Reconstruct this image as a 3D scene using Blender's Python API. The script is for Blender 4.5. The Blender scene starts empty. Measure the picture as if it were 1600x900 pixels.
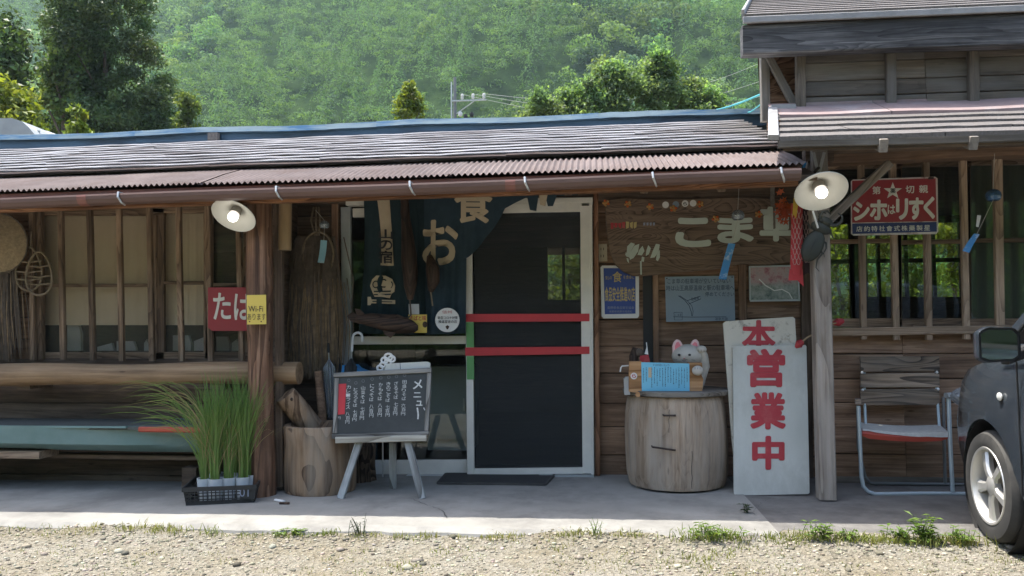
import bpy, bmesh, math, random
import numpy as np
from mathutils import Vector as V, Matrix as M

# ------------------------------------------------------------------ camera, world, sun, exposure
scene = bpy.context.scene
COL = scene.collection
R = math.radians
CAM = V((0.0, 0.0, 1.10))
F_PX, YAW, PITCH, ROLL = 1250.0, R(-5.5), R(3.02), 0.006
_fw = V((math.sin(YAW) * math.cos(PITCH), math.cos(YAW) * math.cos(PITCH), math.sin(PITCH)))
_r0 = V((math.cos(YAW), -math.sin(YAW), 0.0))
_u0 = _r0.cross(_fw)
_rt = _r0 * math.cos(ROLL) - _u0 * math.sin(ROLL)
_up = _u0 * math.cos(ROLL) + _r0 * math.sin(ROLL)
cam_data = bpy.data.cameras.new('camera')
cam_data.sensor_width = 36.0
cam_data.lens = 36.0 * F_PX / 1600.0
cam_data.clip_start = 0.05
cam_data.clip_end = 3000.0
cam = bpy.data.objects.new('camera', cam_data)
COL.objects.link(cam)
_m = M.Identity(4)
for i in range(3):
    _m[i][0], _m[i][1], _m[i][2], _m[i][3] = _rt[i], _up[i], -_fw[i], CAM[i]
cam.matrix_world = _m
scene.camera = cam

SUN_EL, SUN_AZ = R(74.0), R(-78.0)      # azimuth measured from +Y towards +X
world = bpy.data.worlds.new('World')
scene.world = world
world.use_nodes = True
wn = world.node_tree
wn.nodes.clear()
sky = wn.nodes.new('ShaderNodeTexSky')
sky.sky_type = 'NISHITA'
sky.sun_disc = False
sky.sun_elevation = SUN_EL
sky.sun_rotation = SUN_AZ
sky.dust_density = 3.0
sky.ozone_density = 0.7
bg = wn.nodes.new('ShaderNodeBackground')
bg.inputs['Strength'].default_value = 0.15
wo = wn.nodes.new('ShaderNodeOutputWorld')
wn.links.new(sky.outputs[0], bg.inputs[0])
wn.links.new(bg.outputs[0], wo.inputs[0])
sun_data = bpy.data.lights.new('sun', 'SUN')
sun_data.energy = 3.0
sun_data.angle = R(0.5)
sun_data.color = (1.0, 0.955, 0.88)
sun = bpy.data.objects.new('sun', sun_data)
COL.objects.link(sun)
_sd = V((math.sin(SUN_AZ) * math.cos(SUN_EL), math.cos(SUN_AZ) * math.cos(SUN_EL), math.sin(SUN_EL)))
sun.rotation_euler = _sd.to_track_quat('Z', 'Y').to_euler()
scene.view_settings.view_transform = 'Standard'
scene.view_settings.look = 'None'
scene.view_settings.exposure = 1.82
scene.view_settings.gamma = 1.0
scene.cycles.max_bounces = 8
scene.cycles.diffuse_bounces = 5
scene.cycles.transparent_max_bounces = 24
scene.cycles.sample_clamp_indirect = 6.0

# ------------------------------------------------------------------ helpers
K = 0.004                               # the site rises gently to the right


def ray(px, py):
    return _fw + _rt * ((px - 800.0) / F_PX) + _up * ((450.0 - py) / F_PX)


def U(px, py, Y):
    d = ray(px, py)
    return CAM + d * (Y / d.y)


def UP(px, py, plane):
    p, n = plane
    d = ray(px, py)
    return CAM + d * ((p - CAM).dot(n) / d.dot(n))


def G(px, py, h=0.06):
    d = ray(px, py)
    return CAM + d * ((h - CAM.z) / (d.z - K * d.x))


def ground_z(x, h=0.0):
    return h + K * max(-14.0, min(14.0, x))


def vplane(Y):
    return (V((0, Y, 0)), V((0, -1, 0)))


def tag(o, label, cat, group=None):
    o['label'] = label
    o['category'] = cat
    if group:
        o['group'] = group
    return o


def thing(name, label, cat, loc, group=None):
    o = bpy.data.objects.new(name, None)
    o.empty_display_size = 0.1
    COL.objects.link(o)
    o.location = loc
    return tag(o, label, cat, group)


def wloc(o):
    """world translation of a chain of unrotated parents"""
    l = V((0, 0, 0))
    while o is not None:
        l += o.location
        o = o.parent
    return l


class MB:
    def __init__(s):
        s.v, s.f, s.m = [], [], []

    def add(s, vs, fs, mi=0):
        b = len(s.v)
        s.v += [V(p) for p in vs]
        s.f += [tuple(b + i for i in f) for f in fs]
        s.m += [mi] * len(fs)
        return s

    def box(s, c, sz, rot=None, mi=0):
        hx, hy, hz = sz[0] / 2, sz[1] / 2, sz[2] / 2
        vs = [V((x * hx, y * hy, z * hz)) for x in (-1, 1) for y in (-1, 1) for z in (-1, 1)]
        if rot is not None:
            vs = [rot @ p for p in vs]
        c = V(c)
        return s.add([p + c for p in vs], [(0, 1, 3, 2), (4, 6, 7, 5), (0, 4, 5, 1), (2, 3, 7, 6), (0, 2, 6, 4), (1, 5, 7, 3)], mi)

    def bar(s, p0, p1, w, t, up=V((0, 0, 1)), mi=0, ch=0.0):
        p0, p1 = V(p0), V(p1)
        x = (p1 - p0).normalized()
        y = V(up).cross(x).normalized()
        z = x.cross(y)
        a, b = t / 2, w / 2
        if ch > 0:
            sec = [(-a, -b + ch), (-a + ch, -b), (a - ch, -b), (a, -b + ch), (a, b - ch), (a - ch, b), (-a + ch, b), (-a, b - ch)]
        else:
            sec = [(-a, -b), (a, -b), (a, b), (-a, b)]
        n = len(sec)
        vs = [p + y * q[0] + z * q[1] for p in (p0, p1) for q in sec]
        fs = [(i, (i + 1) % n, n + (i + 1) % n, n + i) for i in range(n)] + [tuple(range(n))[::-1], tuple(range(n, 2 * n))]
        return s.add(vs, fs, mi)

    def tube(s, pts, r, n=8, mi=0, cap=True):
        pts = [V(p) for p in pts]
        rs = r if isinstance(r, (list, tuple)) else [r] * len(pts)
        b = len(s.v)
        prev = None
        for i, p in enumerate(pts):
            d = (pts[min(i + 1, len(pts) - 1)] - pts[max(i - 1, 0)]).normalized()
            if prev is None:
                a = d.orthogonal().normalized()
            else:
                a = (prev - d * prev.dot(d))
                a = a.normalized() if a.length > 1e-6 else d.orthogonal().normalized()
            prev = a
            c = d.cross(a)
            for k in range(n):
                t = 2 * math.pi * k / n
                s.v.append(p + (a * math.cos(t) + c * math.sin(t)) * rs[i])
        for i in range(len(pts) - 1):
            for k in range(n):
                s.f.append((b + i * n + k, b + i * n + (k + 1) % n, b + (i + 1) * n + (k + 1) % n, b + (i + 1) * n + k))
                s.m.append(mi)
        if cap:
            s.f.append(tuple(b + k for k in range(n))[::-1])
            s.f.append(tuple(b + (len(pts) - 1) * n + k for k in range(n)))
            s.m += [mi, mi]
        return s

    def lathe(s, prof, c, axis=V((0, 0, 1)), n=24, mi=0, wob=None):
        axis = V(axis).normalized()
        a = axis.orthogonal().normalized()
        if abs(axis.z) > 0.99:
            a = V((1, 0, 0))
        bb = axis.cross(a)
        c = V(c)
        b = len(s.v)
        for j, (r, h) in enumerate(prof):
            for k in range(n):
                t = 2 * math.pi * k / n
                q = r * (wob(t, j) if wob else 1.0)
                s.v.append(c + axis * h + (a * math.cos(t) + bb * math.sin(t)) * q)
        for j in range(len(prof) - 1):
            for k in range(n):
                s.f.append((b + j * n + k, b + j * n + (k + 1) % n, b + (j + 1) * n + (k + 1) % n, b + (j + 1) * n + k))
                s.m.append(mi)
        return s

    def ell(s, c, rad, rot=None, n=14, m=9, mi=0):
        b = len(s.v)
        c = V(c)
        vs = []
        for j in range(m + 1):
            ph = math.pi * j / m
            for k in range(n):
                t = 2 * math.pi * k / n
                p = V((rad[0] * math.sin(ph) * math.cos(t), rad[1] * math.sin(ph) * math.sin(t), rad[2] * math.cos(ph)))
                vs.append((rot @ p if rot is not None else p) + c)
        fs = []
        for j in range(m):
            for k in range(n):
                fs.append((j * n + k, (j + 1) * n + k, (j + 1) * n + (k + 1) % n, j * n + (k + 1) % n))
        return s.add(vs, fs, mi)

    def prism(s, pts, n, t, mi=0):
        """polygon pts (front face), extruded t against its normal n"""
        pts = [V(p) for p in pts]
        k = len(pts)
        vs = pts + [p - n * t for p in pts]
        fs = [tuple(range(k))[::-1], tuple(range(k, 2 * k))] + [(i, (i + 1) % k, k + (i + 1) % k, k + i) for i in range(k)]
        return s.add(vs, fs, mi)

    def build(s, name, mat, parent=None, smooth=False, kind=None, origin=None):
        off = wloc(parent) if parent is not None else V((0, 0, 0))
        o_ = V(origin) if origin is not None else off
        me = bpy.data.meshes.new(name)
        me.from_pydata([tuple(p - o_) for p in s.v], [], s.f)
        mats = mat if isinstance(mat, (list, tuple)) else [mat]
        for m_ in mats:
            me.materials.append(m_)
        if len(mats) > 1:
            me.polygons.foreach_set('material_index', s.m)
        bm = bmesh.new()
        bm.from_mesh(me)
        bmesh.ops.remove_doubles(bm, verts=bm.verts, dist=1e-6)
        bmesh.ops.recalc_face_normals(bm, faces=bm.faces)
        bm.to_mesh(me)
        bm.free()
        if smooth:
            me.polygons.foreach_set('use_smooth', [True] * len(me.polygons))
            try:
                me.set_sharp_from_angle(angle=R(40))
            except Exception:
                pass
        o = bpy.data.objects.new(name, me)
        COL.objects.link(o)
        if parent is not None:
            o.parent = parent
        o.location = o_ - off
        if kind:
            o['kind'] = kind
        return o


_bseed = random.Random(7)


def board(name, p0, p1, w, t, mat, parent=None, up=V((0, 0, 1)), ch=0.004, segs=1, wob=0.0, kind=None):
    """a board of its own local frame: X along the grain, Z across, Y through. Front face points to -Y for up=Z, p0 left of p1"""
    p0, p1 = V(p0), V(p1)
    x = (p1 - p0)
    L = x.length
    x.normalize()
    y = V(up).cross(x).normalized()
    z = x.cross(y)
    a, b = t / 2, w / 2
    sec = [(-a, -b + ch), (-a + ch, -b), (a - ch, -b), (a, -b + ch), (a, b - ch), (a - ch, b), (-a + ch, b), (-a, b - ch)]
    n = len(sec)
    vs, fs = [], []
    for i in range(segs + 1):
        wa = 1 + _bseed.uniform(-wob, wob)
        sh = _bseed.uniform(-wob, wob) * w * 0.4
        for q in sec:
            vs.append((L * i / segs, q[0], q[1] * wa + sh))
    for i in range(segs):
        for k in range(n):
            fs.append((i * n + k, i * n + (k + 1) % n, (i + 1) * n + (k + 1) % n, (i + 1) * n + k))
    fs += [tuple(range(n))[::-1], tuple(range(segs * n, segs * n + n))]
    me = bpy.data.meshes.new(name)
    me.from_pydata(vs, [], fs)
    bm = bmesh.new()
    bm.from_mesh(me)
    bmesh.ops.recalc_face_normals(bm, faces=bm.faces)
    bm.to_mesh(me)
    bm.free()
    me.materials.append(mat)
    o = bpy.data.objects.new(name, me)
    COL.objects.link(o)
    off = wloc(parent) if parent is not None else V((0, 0, 0))
    m = M.Identity(4)
    for i in range(3):
        m[i][0], m[i][1], m[i][2], m[i][3] = x[i], y[i], z[i], p0[i] - off[i]
    if parent is not None:
        o.parent = parent
    o.matrix_local = m
    if kind:
        o['kind'] = kind
    return o


def mesh_np(name, verts, faces, mat, parent=None, kind=None, color=None, loc=None):
    """big meshes from numpy arrays; faces (n, 3 or 4); color per vertex (n, 3)"""
    me = bpy.data.meshes.new(name)
    verts = np.asarray(verts, dtype=np.float32)
    faces = np.asarray(faces, dtype=np.int32)
    k = faces.shape[1]
    me.vertices.add(len(verts))
    me.vertices.foreach_set('co', verts.ravel())
    me.loops.add(faces.size)
    me.loops.foreach_set('vertex_index', faces.ravel())
    me.polygons.add(len(faces))
    me.polygons.foreach_set('loop_start', np.arange(0, faces.size, k, dtype=np.int32))
    me.polygons.foreach_set('loop_total', np.full(len(faces), k, dtype=np.int32))
    if color is not None:
        at = me.color_attributes.new('tint', 'FLOAT_COLOR', 'POINT')
        c = np.ones((len(verts), 4), dtype=np.float32)
        c[:, :3] = color
        at.data.foreach_set('color', c.ravel())
    me.update(calc_edges=True)
    me.materials.append(mat)
    o = bpy.data.objects.new(name, me)
    COL.objects.link(o)
    if parent is not None:
        o.parent = parent
    if loc is not None:
        o.location = loc
    if kind:
        o['kind'] = kind
    return o


# ------------------------------------------------------------------ lettering
_glyphs = {}


def glyph(s, bold=0.0, line=1.0):
    key = (s, bold, line)
    if key not in _glyphs:
        cu = bpy.data.curves.new('lettering', 'FONT')
        cu.body = s
        cu.space_line = line
        cu.align_x = 'CENTER'
        cu.resolution_u = 4
        o = bpy.data.objects.new('lettering', cu)
        COL.objects.link(o)
        dg = bpy.context.evaluated_depsgraph_get()
        dg.update()
        me = bpy.data.meshes.new_from_object(o.evaluated_get(dg))
        vs = [(v.co.x, v.co.y) for v in me.vertices]
        fs = [tuple(p.vertices) for p in me.polygons]
        bpy.data.objects.remove(o)
        bpy.data.curves.remove(cu)
        bpy.data.meshes.remove(me)
        if bold > 0 and vs:
            v0, f0, k0 = list(vs), list(fs), len(vs)
            for q in range(10):
                dx, dy = bold * math.cos(q * math.pi / 5), bold * math.sin(q * math.pi / 5)
                fs += [tuple(i + len(vs) for i in f) for f in f0]
                vs += [(p[0] + dx, p[1] + dy) for p in v0]
        if vs:
            x0, x1 = min(p[0] for p in vs), max(p[0] for p in vs)
            y0, y1 = min(p[1] for p in vs), max(p[1] for p in vs)
            vs = [((p[0] - x0) / max(1e-6, x1 - x0), (y1 - p[1]) / max(1e-6, y1 - y0)) for p in vs]
        _glyphs[key] = (vs, fs)
    return _glyphs[key]


def text(s, rect, plane, mat, parent, bold=0.0, proud=0.003, line=1.0, warp=None, name='lettering', skew=0.0, depth=0.0):
    """letters s laid on the plane so that they fill the pixel rectangle rect = x0, y0, x1, y1 of the photograph"""
    x0, y0, x1, y1 = rect
    vs, fs = glyph(s, bold, line)
    pl = (plane[0] + plane[1] * proud, plane[1])
    mb = MB()
    pts = []
    for a, b in vs:
        px, py = x0 + (x1 - x0) * a, y0 + (y1 - y0) * b + skew * (x1 - x0) * (a - 0.5)
        p = UP(px, py, pl)
        if bold > 0:
            p = p - plane[1] * (len(pts) // (len(vs) // 11)) * 0.00004
        if warp:
            p = warp(p)
        pts.append(p)
    if depth > 0:
        k = len(pts)
        edges = {}
        for f in fs:
            for i in range(len(f)):
                e = (f[i], f[(i + 1) % len(f)])
                edges[tuple(sorted(e))] = edges.get(tuple(sorted(e)), 0) + 1
        back = [p - plane[1] * depth for p in pts]
        fs = list(fs) + [(a, b, b + k, a + k) for (a, b), c in edges.items() if c == 1]
        pts = pts + back
    mb.add(pts, fs)
    return mb.build(name, mat, parent)


def vtext(s, rect, plane, mat, parent, **kw):
    return text('\n'.join(s), rect, plane, mat, parent, **kw)


def poly(pix, plane, t, mat, parent, name, proud=0.0, smooth=False):
    """a flat piece of thickness t whose front outline is given in pixels on the plane"""
    pl = (plane[0] + plane[1] * proud, plane[1])
    return MB().prism([UP(x, y, pl) for x, y in pix], plane[1], t).build(name, mat, parent, smooth)


def circ(cx, cy, rx, ry=None, n=20, a0=0.0):
    ry = ry or rx
    return [(cx + rx * math.cos(2 * math.pi * i / n + a0), cy + ry * math.sin(2 * math.pi * i / n + a0)) for i in range(n)]


# ------------------------------------------------------------------ materials
def base(name):
    m = bpy.data.materials.new(name)
    m.use_nodes = True
    nt = m.node_tree
    return m, nt, nt.nodes['Principled BSDF']


def N(nt, typ, **kw):
    n = nt.nodes.new(typ)
    for k, v in kw.items():
        if k in n.inputs.keys():
            n.inputs[k].default_value = v
        else:
            setattr(n, k, v)
    return n


def ramp(nt, stops):
    n = nt.nodes.new('ShaderNodeValToRGB')
    e = n.color_ramp.elements
    while len(e) < len(stops):
        e.new(0.5)
    for i, (p, c) in enumerate(stops):
        e[i].position = p
        e[i].color = (*c, 1) if len(c) == 3 else c
    return n


def coords(nt, scale, rnd=True, generated=False):
    tc = nt.nodes.new('ShaderNodeTexCoord')
    mp = nt.nodes.new('ShaderNodeMapping')
    mp.inputs['Scale'].default_value = scale
    src = tc.outputs['Generated' if generated else 'Object']
    if rnd:
        oi = nt.nodes.new('ShaderNodeObjectInfo')
        sc = N(nt, 'ShaderNodeVectorMath', operation='SCALE')
        sc.inputs[0].default_value = (37.0, 91.0, 53.0)
        nt.links.new(oi.outputs['Random'], sc.inputs['Scale'])
        ad = N(nt, 'ShaderNodeVectorMath', operation='ADD')
        nt.links.new(src, ad.inputs[0])
        nt.links.new(sc.outputs[0], ad.inputs[1])
        src = ad.outputs[0]
    nt.links.new(src, mp.inputs['Vector'])
    return mp.outputs[0]


def mixc(nt, a, b, fac, mode='MIX'):
    n = nt.nodes.new('ShaderNodeMix')
    n.data_type = 'RGBA'
    n.blend_type = mode
    for s, i in ((fac, 0), (a, 6), (b, 7)):
        if hasattr(s, 'is_linked') or hasattr(s, 'node'):
            nt.links.new(s, n.inputs[i])
        elif i == 0:
            n.inputs[0].default_value = s
        else:
            n.inputs[i].default_value = (*s, 1) if len(s) == 3 else s
    return n.outputs[2]


def mathn(nt, op, a, b=None, c=None):
    n = nt.nodes.new('ShaderNodeMath')
    n.operation = op
    for i, s in enumerate((a, b, c)):
        if s is None:
            continue
        if hasattr(s, 'node'):
            nt.links.new(s, n.inputs[i])
        else:
            n.inputs[i].default_value = s
    return n.outputs[0]


def bumpn(nt, bs, h, strength, dist=0.01):
    b = N(nt, 'ShaderNodeBump')
    b.inputs['Strength'].default_value = strength
    b.inputs['Distance'].default_value = dist
    nt.links.new(h, b.inputs['Height'])
    nt.links.new(b.outputs[0], bs.inputs['Normal'])


def wood(name, dark, mid, light, axis='X', rough=0.8, rings=26.0, ring_amt=0.45, stain=0.5, bump=0.5, vary=0.25, grey=None, fine=1.0, ringw=(0.55, 4.5)):
    m, nt, bs = base(name)
    L = nt.links

    def sc(a, b):
        return {'X': (a, b, b), 'Y': (b, a, b), 'Z': (b, b, a)}[axis]
    n1 = N(nt, 'ShaderNodeTexNoise', Scale=1.0, Detail=7.0, Roughness=0.62, Distortion=0.3)
    L.new(coords(nt, sc(1.6 * fine, 38 * fine)), n1.inputs['Vector'])
    n2 = N(nt, 'ShaderNodeTexNoise', Scale=1.0, Detail=2.0, Roughness=0.4, Distortion=0.4)
    L.new(coords(nt, sc(*ringw)), n2.inputs['Vector'])
    rg = mathn(nt, 'FRACT', mathn(nt, 'MULTIPLY', n2.outputs['Fac'], rings))
    rg = mathn(nt, 'POWER', rg, 2.2)
    g = mathn(nt, 'SUBTRACT', n1.outputs['Fac'], mathn(nt, 'MULTIPLY', rg, ring_amt))
    rp = ramp(nt, [(0.12, dark), (0.45, mid), (0.72, light)])
    L.new(g, rp.inputs[0])
    col = rp.outputs[0]
    n3 = N(nt, 'ShaderNodeTexNoise', Scale=1.0, Detail=5.0, Roughness=0.65)
    L.new(coords(nt, sc(1.5, 4.0)), n3.inputs['Vector'])
    st = ramp(nt, [(0.38, (1 - stain,) * 3), (0.62, (1, 1, 1))])
    L.new(n3.outputs['Fac'], st.inputs[0])
    col = mixc(nt, col, st.outputs[0], 1.0, 'MULTIPLY')
    # knots
    vo = N(nt, 'ShaderNodeTexVoronoi', Scale=1.0)
    L.new(coords(nt, sc(3.0, 12.0)), vo.inputs['Vector'])
    kn = ramp(nt, [(0.03, (0.25, 0.2, 0.17)), (0.10, (1, 1, 1))])
    L.new(vo.outputs['Distance'], kn.inputs[0])
    col = mixc(nt, col, kn.outputs[0], 0.8, 'MULTIPLY')
    if grey:
        n4 = N(nt, 'ShaderNodeTexNoise', Scale=1.0, Detail=4.0, Roughness=0.7)
        L.new(coords(nt, sc(0.9, 7.0)), n4.inputs['Vector'])
        gr = ramp(nt, [(0.42, (0, 0, 0)), (0.66, (1, 1, 1))])
        L.new(n4.outputs['Fac'], gr.inputs[0])
        col = mixc(nt, col, grey, mathn(nt, 'MULTIPLY', gr.outputs[0], 0.75))
    oi = nt.nodes.new('ShaderNodeObjectInfo')
    mr = N(nt, 'ShaderNodeMapRange')
    mr.inputs['To Min'].default_value = 1 - vary
    mr.inputs['To Max'].default_value = 1 + vary
    L.new(oi.outputs['Random'], mr.inputs['Value'])
    col = mixc(nt, col, mr.outputs[0], 1.0, 'MULTIPLY')
    L.new(col, bs.inputs['Base Color'])
    bs.inputs['Roughness'].default_value = rough
    bs.inputs['Specular IOR Level'].default_value = 0.25
    bumpn(nt, bs, g, bump, 0.006)
    return m


def solid(name, col, rough=0.6, metal=0.0, var=0.25, scale=9.0, bump=0.0, dirt=None, dirt_amt=0.5, spec=0.5, stretch=(1, 1, 1), dirt_scale=3.0, fleck=0.55):
    m, nt, bs = base(name)
    L = nt.links
    n1 = N(nt, 'ShaderNodeTexNoise', Scale=scale, Detail=6.0, Roughness=0.65)
    L.new(coords(nt, stretch), n1.inputs['Vector'])
    rp = ramp(nt, [(0.3, tuple(c * (1 - var) for c in col)), (0.7, tuple(min(1, c * (1 + var * 0.6)) for c in col))])
    L.new(n1.outputs['Fac'], rp.inputs[0])
    c = rp.outputs[0]
    if dirt:
        n2 = N(nt, 'ShaderNodeTexNoise', Scale=dirt_scale, Detail=8.0, Roughness=0.72)
        L.new(coords(nt, stretch), n2.inputs['Vector'])
        r2 = ramp(nt, [(fleck - 0.08, (0, 0, 0)), (fleck + 0.08, (1, 1, 1))])
        L.new(n2.outputs['Fac'], r2.inputs[0])
        c = mixc(nt, c, dirt, mathn(nt, 'MULTIPLY', r2.outputs[0], dirt_amt))
    L.new(c, bs.inputs['Base Color'])
    rr = N(nt, 'ShaderNodeMapRange')
    rr.inputs['To Min'].default_value = max(0.02, rough - 0.08)
    rr.inputs['To Max'].default_value = min(1.0, rough + 0.12)
    L.new(n1.outputs['Fac'], rr.inputs['Value'])
    L.new(rr.outputs[0], bs.inputs['Roughness'])
    bs.inputs['Metallic'].default_value = metal
    bs.inputs['Specular IOR Level'].default_value = spec
    if bump:
        bumpn(nt, bs, n1.outputs['Fac'], bump, 0.01)
    return m


def emit(name, col, strength):
    m, nt, bs = base(name)
    bs.inputs['Base Color'].default_value = (*col, 1)
    bs.inputs['Emission Color'].default_value = (*col, 1)
    bs.inputs['Emission Strength'].default_value = strength
    return m


def leaf(name, col, col2, rough=0.5, trans=0.35, attr=False, spec=0.3):
    m, nt, bs = base(name)
    L = nt.links
    out = nt.nodes['Material Output']
    n1 = N(nt, 'ShaderNodeTexNoise', Scale=2.3, Detail=3.0)
    L.new(coords(nt, (1, 1, 1), rnd=False), n1.inputs['Vector'])
    rp = ramp(nt, [(0.35, col), (0.65, col2)])
    L.new(n1.outputs['Fac'], rp.inputs[0])
    c = rp.outputs[0]
    if attr:
        at = nt.nodes.new('ShaderNodeAttribute')
        at.attribute_name = 'tint'
        c = mixc(nt, c, at.outputs['Color'], 1.0, 'MULTIPLY')
    L.new(c, bs.inputs['Base Color'])
    bs.inputs['Roughness'].default_value = rough
    bs.inputs['Specular IOR Level'].default_value = spec
    tr = nt.nodes.new('ShaderNodeBsdfTranslucent')
    L.new(mixc(nt, c, (1.35, 1.3, 0.55), 1.0, 'MULTIPLY'), tr.inputs['Color'])
    mx = nt.nodes.new('ShaderNodeMixShader')
    mx.inputs[0].default_value = trans
    L.new(bs.outputs[0], mx.inputs[1])
    L.new(tr.outputs[0], mx.inputs[2])
    L.new(mx.outputs[0], out.inputs['Surface'])
    return m


def glass(name, tint=(0.9, 0.93, 0.9), refl=1.0, film=0.0, filmcol=(0.2, 0.21, 0.19)):
    m, nt, bs = base(name)
    L = nt.links
    out = nt.nodes['Material Output']
    tr = nt.nodes.new('ShaderNodeBsdfTransparent')
    tr.inputs[0].default_value = (*tint, 1)
    gl = nt.nodes.new('ShaderNodeBsdfGlossy')
    gl.inputs['Roughness'].default_value = 0.01
    fr = N(nt, 'ShaderNodeFresnel', IOR=1.5)
    mx = nt.nodes.new('ShaderNodeMixShader')
    L.new(mathn(nt, 'MULTIPLY', fr.outputs[0], refl), mx.inputs[0])
    L.new(tr.outputs[0], mx.inputs[1])
    L.new(gl.outputs[0], mx.inputs[2])
    res = mx.outputs[0]
    if film > 0:
        df = nt.nodes.new('ShaderNodeBsdfDiffuse')
        df.inputs[0].default_value = (*filmcol, 1)
        m2 = nt.nodes.new('ShaderNodeMixShader')
        n1 = N(nt, 'ShaderNodeTexNoise', Scale=3.0, Detail=5.0)
        L.new(coords(nt, (1, 1, 1)), n1.inputs['Vector'])
        mr = N(nt, 'ShaderNodeMapRange')
        mr.inputs['To Min'].default_value = film * 0.7
        mr.inputs['To Max'].default_value = film * 1.3
        L.new(n1.outputs['Fac'], mr.inputs['Value'])
        L.new(mr.outputs[0], m2.inputs[0])
        L.new(res, m2.inputs[1])
        L.new(df.outputs[0], m2.inputs[2])
        res = m2.outputs[0]
    L.new(res, out.inputs['Surface'])
    return m


MT = {}
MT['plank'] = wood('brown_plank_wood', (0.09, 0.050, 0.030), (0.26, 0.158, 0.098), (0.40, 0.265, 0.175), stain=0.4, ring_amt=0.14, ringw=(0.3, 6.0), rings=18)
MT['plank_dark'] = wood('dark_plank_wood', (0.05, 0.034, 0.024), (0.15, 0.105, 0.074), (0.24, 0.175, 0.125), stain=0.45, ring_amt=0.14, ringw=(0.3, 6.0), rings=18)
MT['plank_grey'] = wood('weathered_grey_plank', (0.05, 0.042, 0.034), (0.13, 0.109, 0.085), (0.21, 0.18, 0.143), stain=0.45, ring_amt=0.15, ringw=(0.3, 7.0), grey=(0.155, 0.15, 0.135))
MT['plywood'] = wood('orange_brown_plywood', (0.12, 0.06, 0.03), (0.27, 0.15, 0.085), (0.38, 0.23, 0.14), rings=16, ring_amt=0.7, ringw=(2.2, 7))
MT['beam_dark'] = wood('blackened_beam_wood', (0.035, 0.036, 0.038), (0.095, 0.095, 0.098), (0.22, 0.22, 0.22), rings=26, ring_amt=0.28, bump=0.8, stain=0.5, ringw=(0.5, 8.0))
MT['post_brown'] = wood('polished_log_post', (0.06, 0.025, 0.012), (0.20, 0.095, 0.05), (0.36, 0.20, 0.12), rings=10, ring_amt=0.3, stain=0.5, rough=0.6)
MT['post_grey'] = wood('weathered_post', (0.12, 0.095, 0.073), (0.29, 0.24, 0.195), (0.42, 0.36, 0.30), stain=0.4, grey=(0.34, 0.31, 0.275), rings=12, ring_amt=.3)
MT['bar'] = wood('lattice_bar_wood', (0.085, 0.055, 0.036), (0.25, 0.17, 0.11), (0.36, 0.26, 0.18), stain=0.45, ring_amt=.3)
MT['bar_light'] = wood('pale_lattice_wood', (0.15, 0.10, 0.066), (0.37, 0.265, 0.18), (0.48, 0.36, 0.26), stain=0.35, ring_amt=.25)
MT['fascia'] = wood('orange_fascia_wood', (0.12, 0.05, 0.02), (0.34, 0.16, 0.075), (0.5, 0.27, 0.15), stain=0.4)
MT['peeled'] = wood('peeled_log_wood', (0.13, 0.075, 0.038), (0.34, 0.22, 0.125), (0.45, 0.31, 0.185), rings=8, ring_amt=0.12, stain=0.3, rough=0.6, ringw=(0.2, 4.0))
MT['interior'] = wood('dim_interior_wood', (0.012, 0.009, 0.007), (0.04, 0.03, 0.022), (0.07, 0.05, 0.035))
MT['alu'] = solid('pale_aluminium_frame', (0.62, 0.60, 0.54), 0.45, 0.0, 0.12, 6)
MT['alu_grey'] = solid('grey_aluminium', (0.42, 0.45, 0.46), 0.35, 0.5, 0.15, 6)
MT['brown_metal'] = solid('brown_painted_sheet', (0.21, 0.085, 0.065), 0.5, 0.0, 0.3, 5, dirt=(0.12, 0.06, 0.05), dirt_amt=0.5, spec=0.4)
MT['zinc'] = solid('dull_zinc', (0.5, 0.5, 0.48), 0.42, 0.6, 0.25, 14)
MT['black'] = solid('matte_black', (0.012, 0.012, 0.012), 0.6)
MT['iron'] = solid('rusty_iron', (0.05, 0.035, 0.028), 0.7, 0.4, 0.5, 20)
MT['shingle'] = solid('grey_brown_shingle', (0.13, 0.117, 0.109), 0.9, 0.0, 0.4, 60, 0.5, dirt=(0.10, 0.085, 0.075), dirt_amt=0.6, dirt_scale=5)
MT['pinkflash'] = solid('faded_pink_flashing', (0.235, 0.17, 0.164), 0.75, 0.0, 0.15, 2.2, dirt=(0.30, 0.275, 0.275), dirt_amt=0.6, dirt_scale=2.0)
MT['flash'] = solid('galvanised_flashing', (0.25, 0.25, 0.248), 0.6, 0.2, 0.25, 9, dirt=(0.3, 0.28, 0.26), dirt_amt=0.4)
MT['course'] = solid('silvery_roof_sheet', (0.70, 0.69, 0.69), 0.36, 0.75, 0.3, 2.0, 0.12, dirt=(0.26, 0.23, 0.225), dirt_amt=0.8, stretch=(0.9, 16, 16), dirt_scale=1.6, fleck=0.55)
MT['corr'] = solid('faded_maroon_corrugated_sheet', (0.15, 0.12, 0.112), 0.82, 0.0, 0.25, 5, 0.05, dirt=(0.10, 0.07, 0.06), dirt_amt=0.6, spec=0.2)
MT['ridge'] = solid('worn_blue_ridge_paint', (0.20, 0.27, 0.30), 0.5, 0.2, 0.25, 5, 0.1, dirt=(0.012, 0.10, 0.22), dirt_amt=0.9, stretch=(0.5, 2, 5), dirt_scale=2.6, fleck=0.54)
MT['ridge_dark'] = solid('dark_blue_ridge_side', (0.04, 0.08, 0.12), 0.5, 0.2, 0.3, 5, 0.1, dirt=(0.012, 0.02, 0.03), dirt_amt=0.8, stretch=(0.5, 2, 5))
MT['curtain'] = solid('beige_curtain', (0.80, 0.68, 0.52), 0.9, 0, 0.06, 3, dirt=(0.72, 0.60, 0.45), dirt_amt=0.4, dirt_scale=1.2)
MT['curtain_grey'] = solid('grey_green_curtain', (0.13, 0.135, 0.11), 0.9, 0, 0.1, 3)
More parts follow.
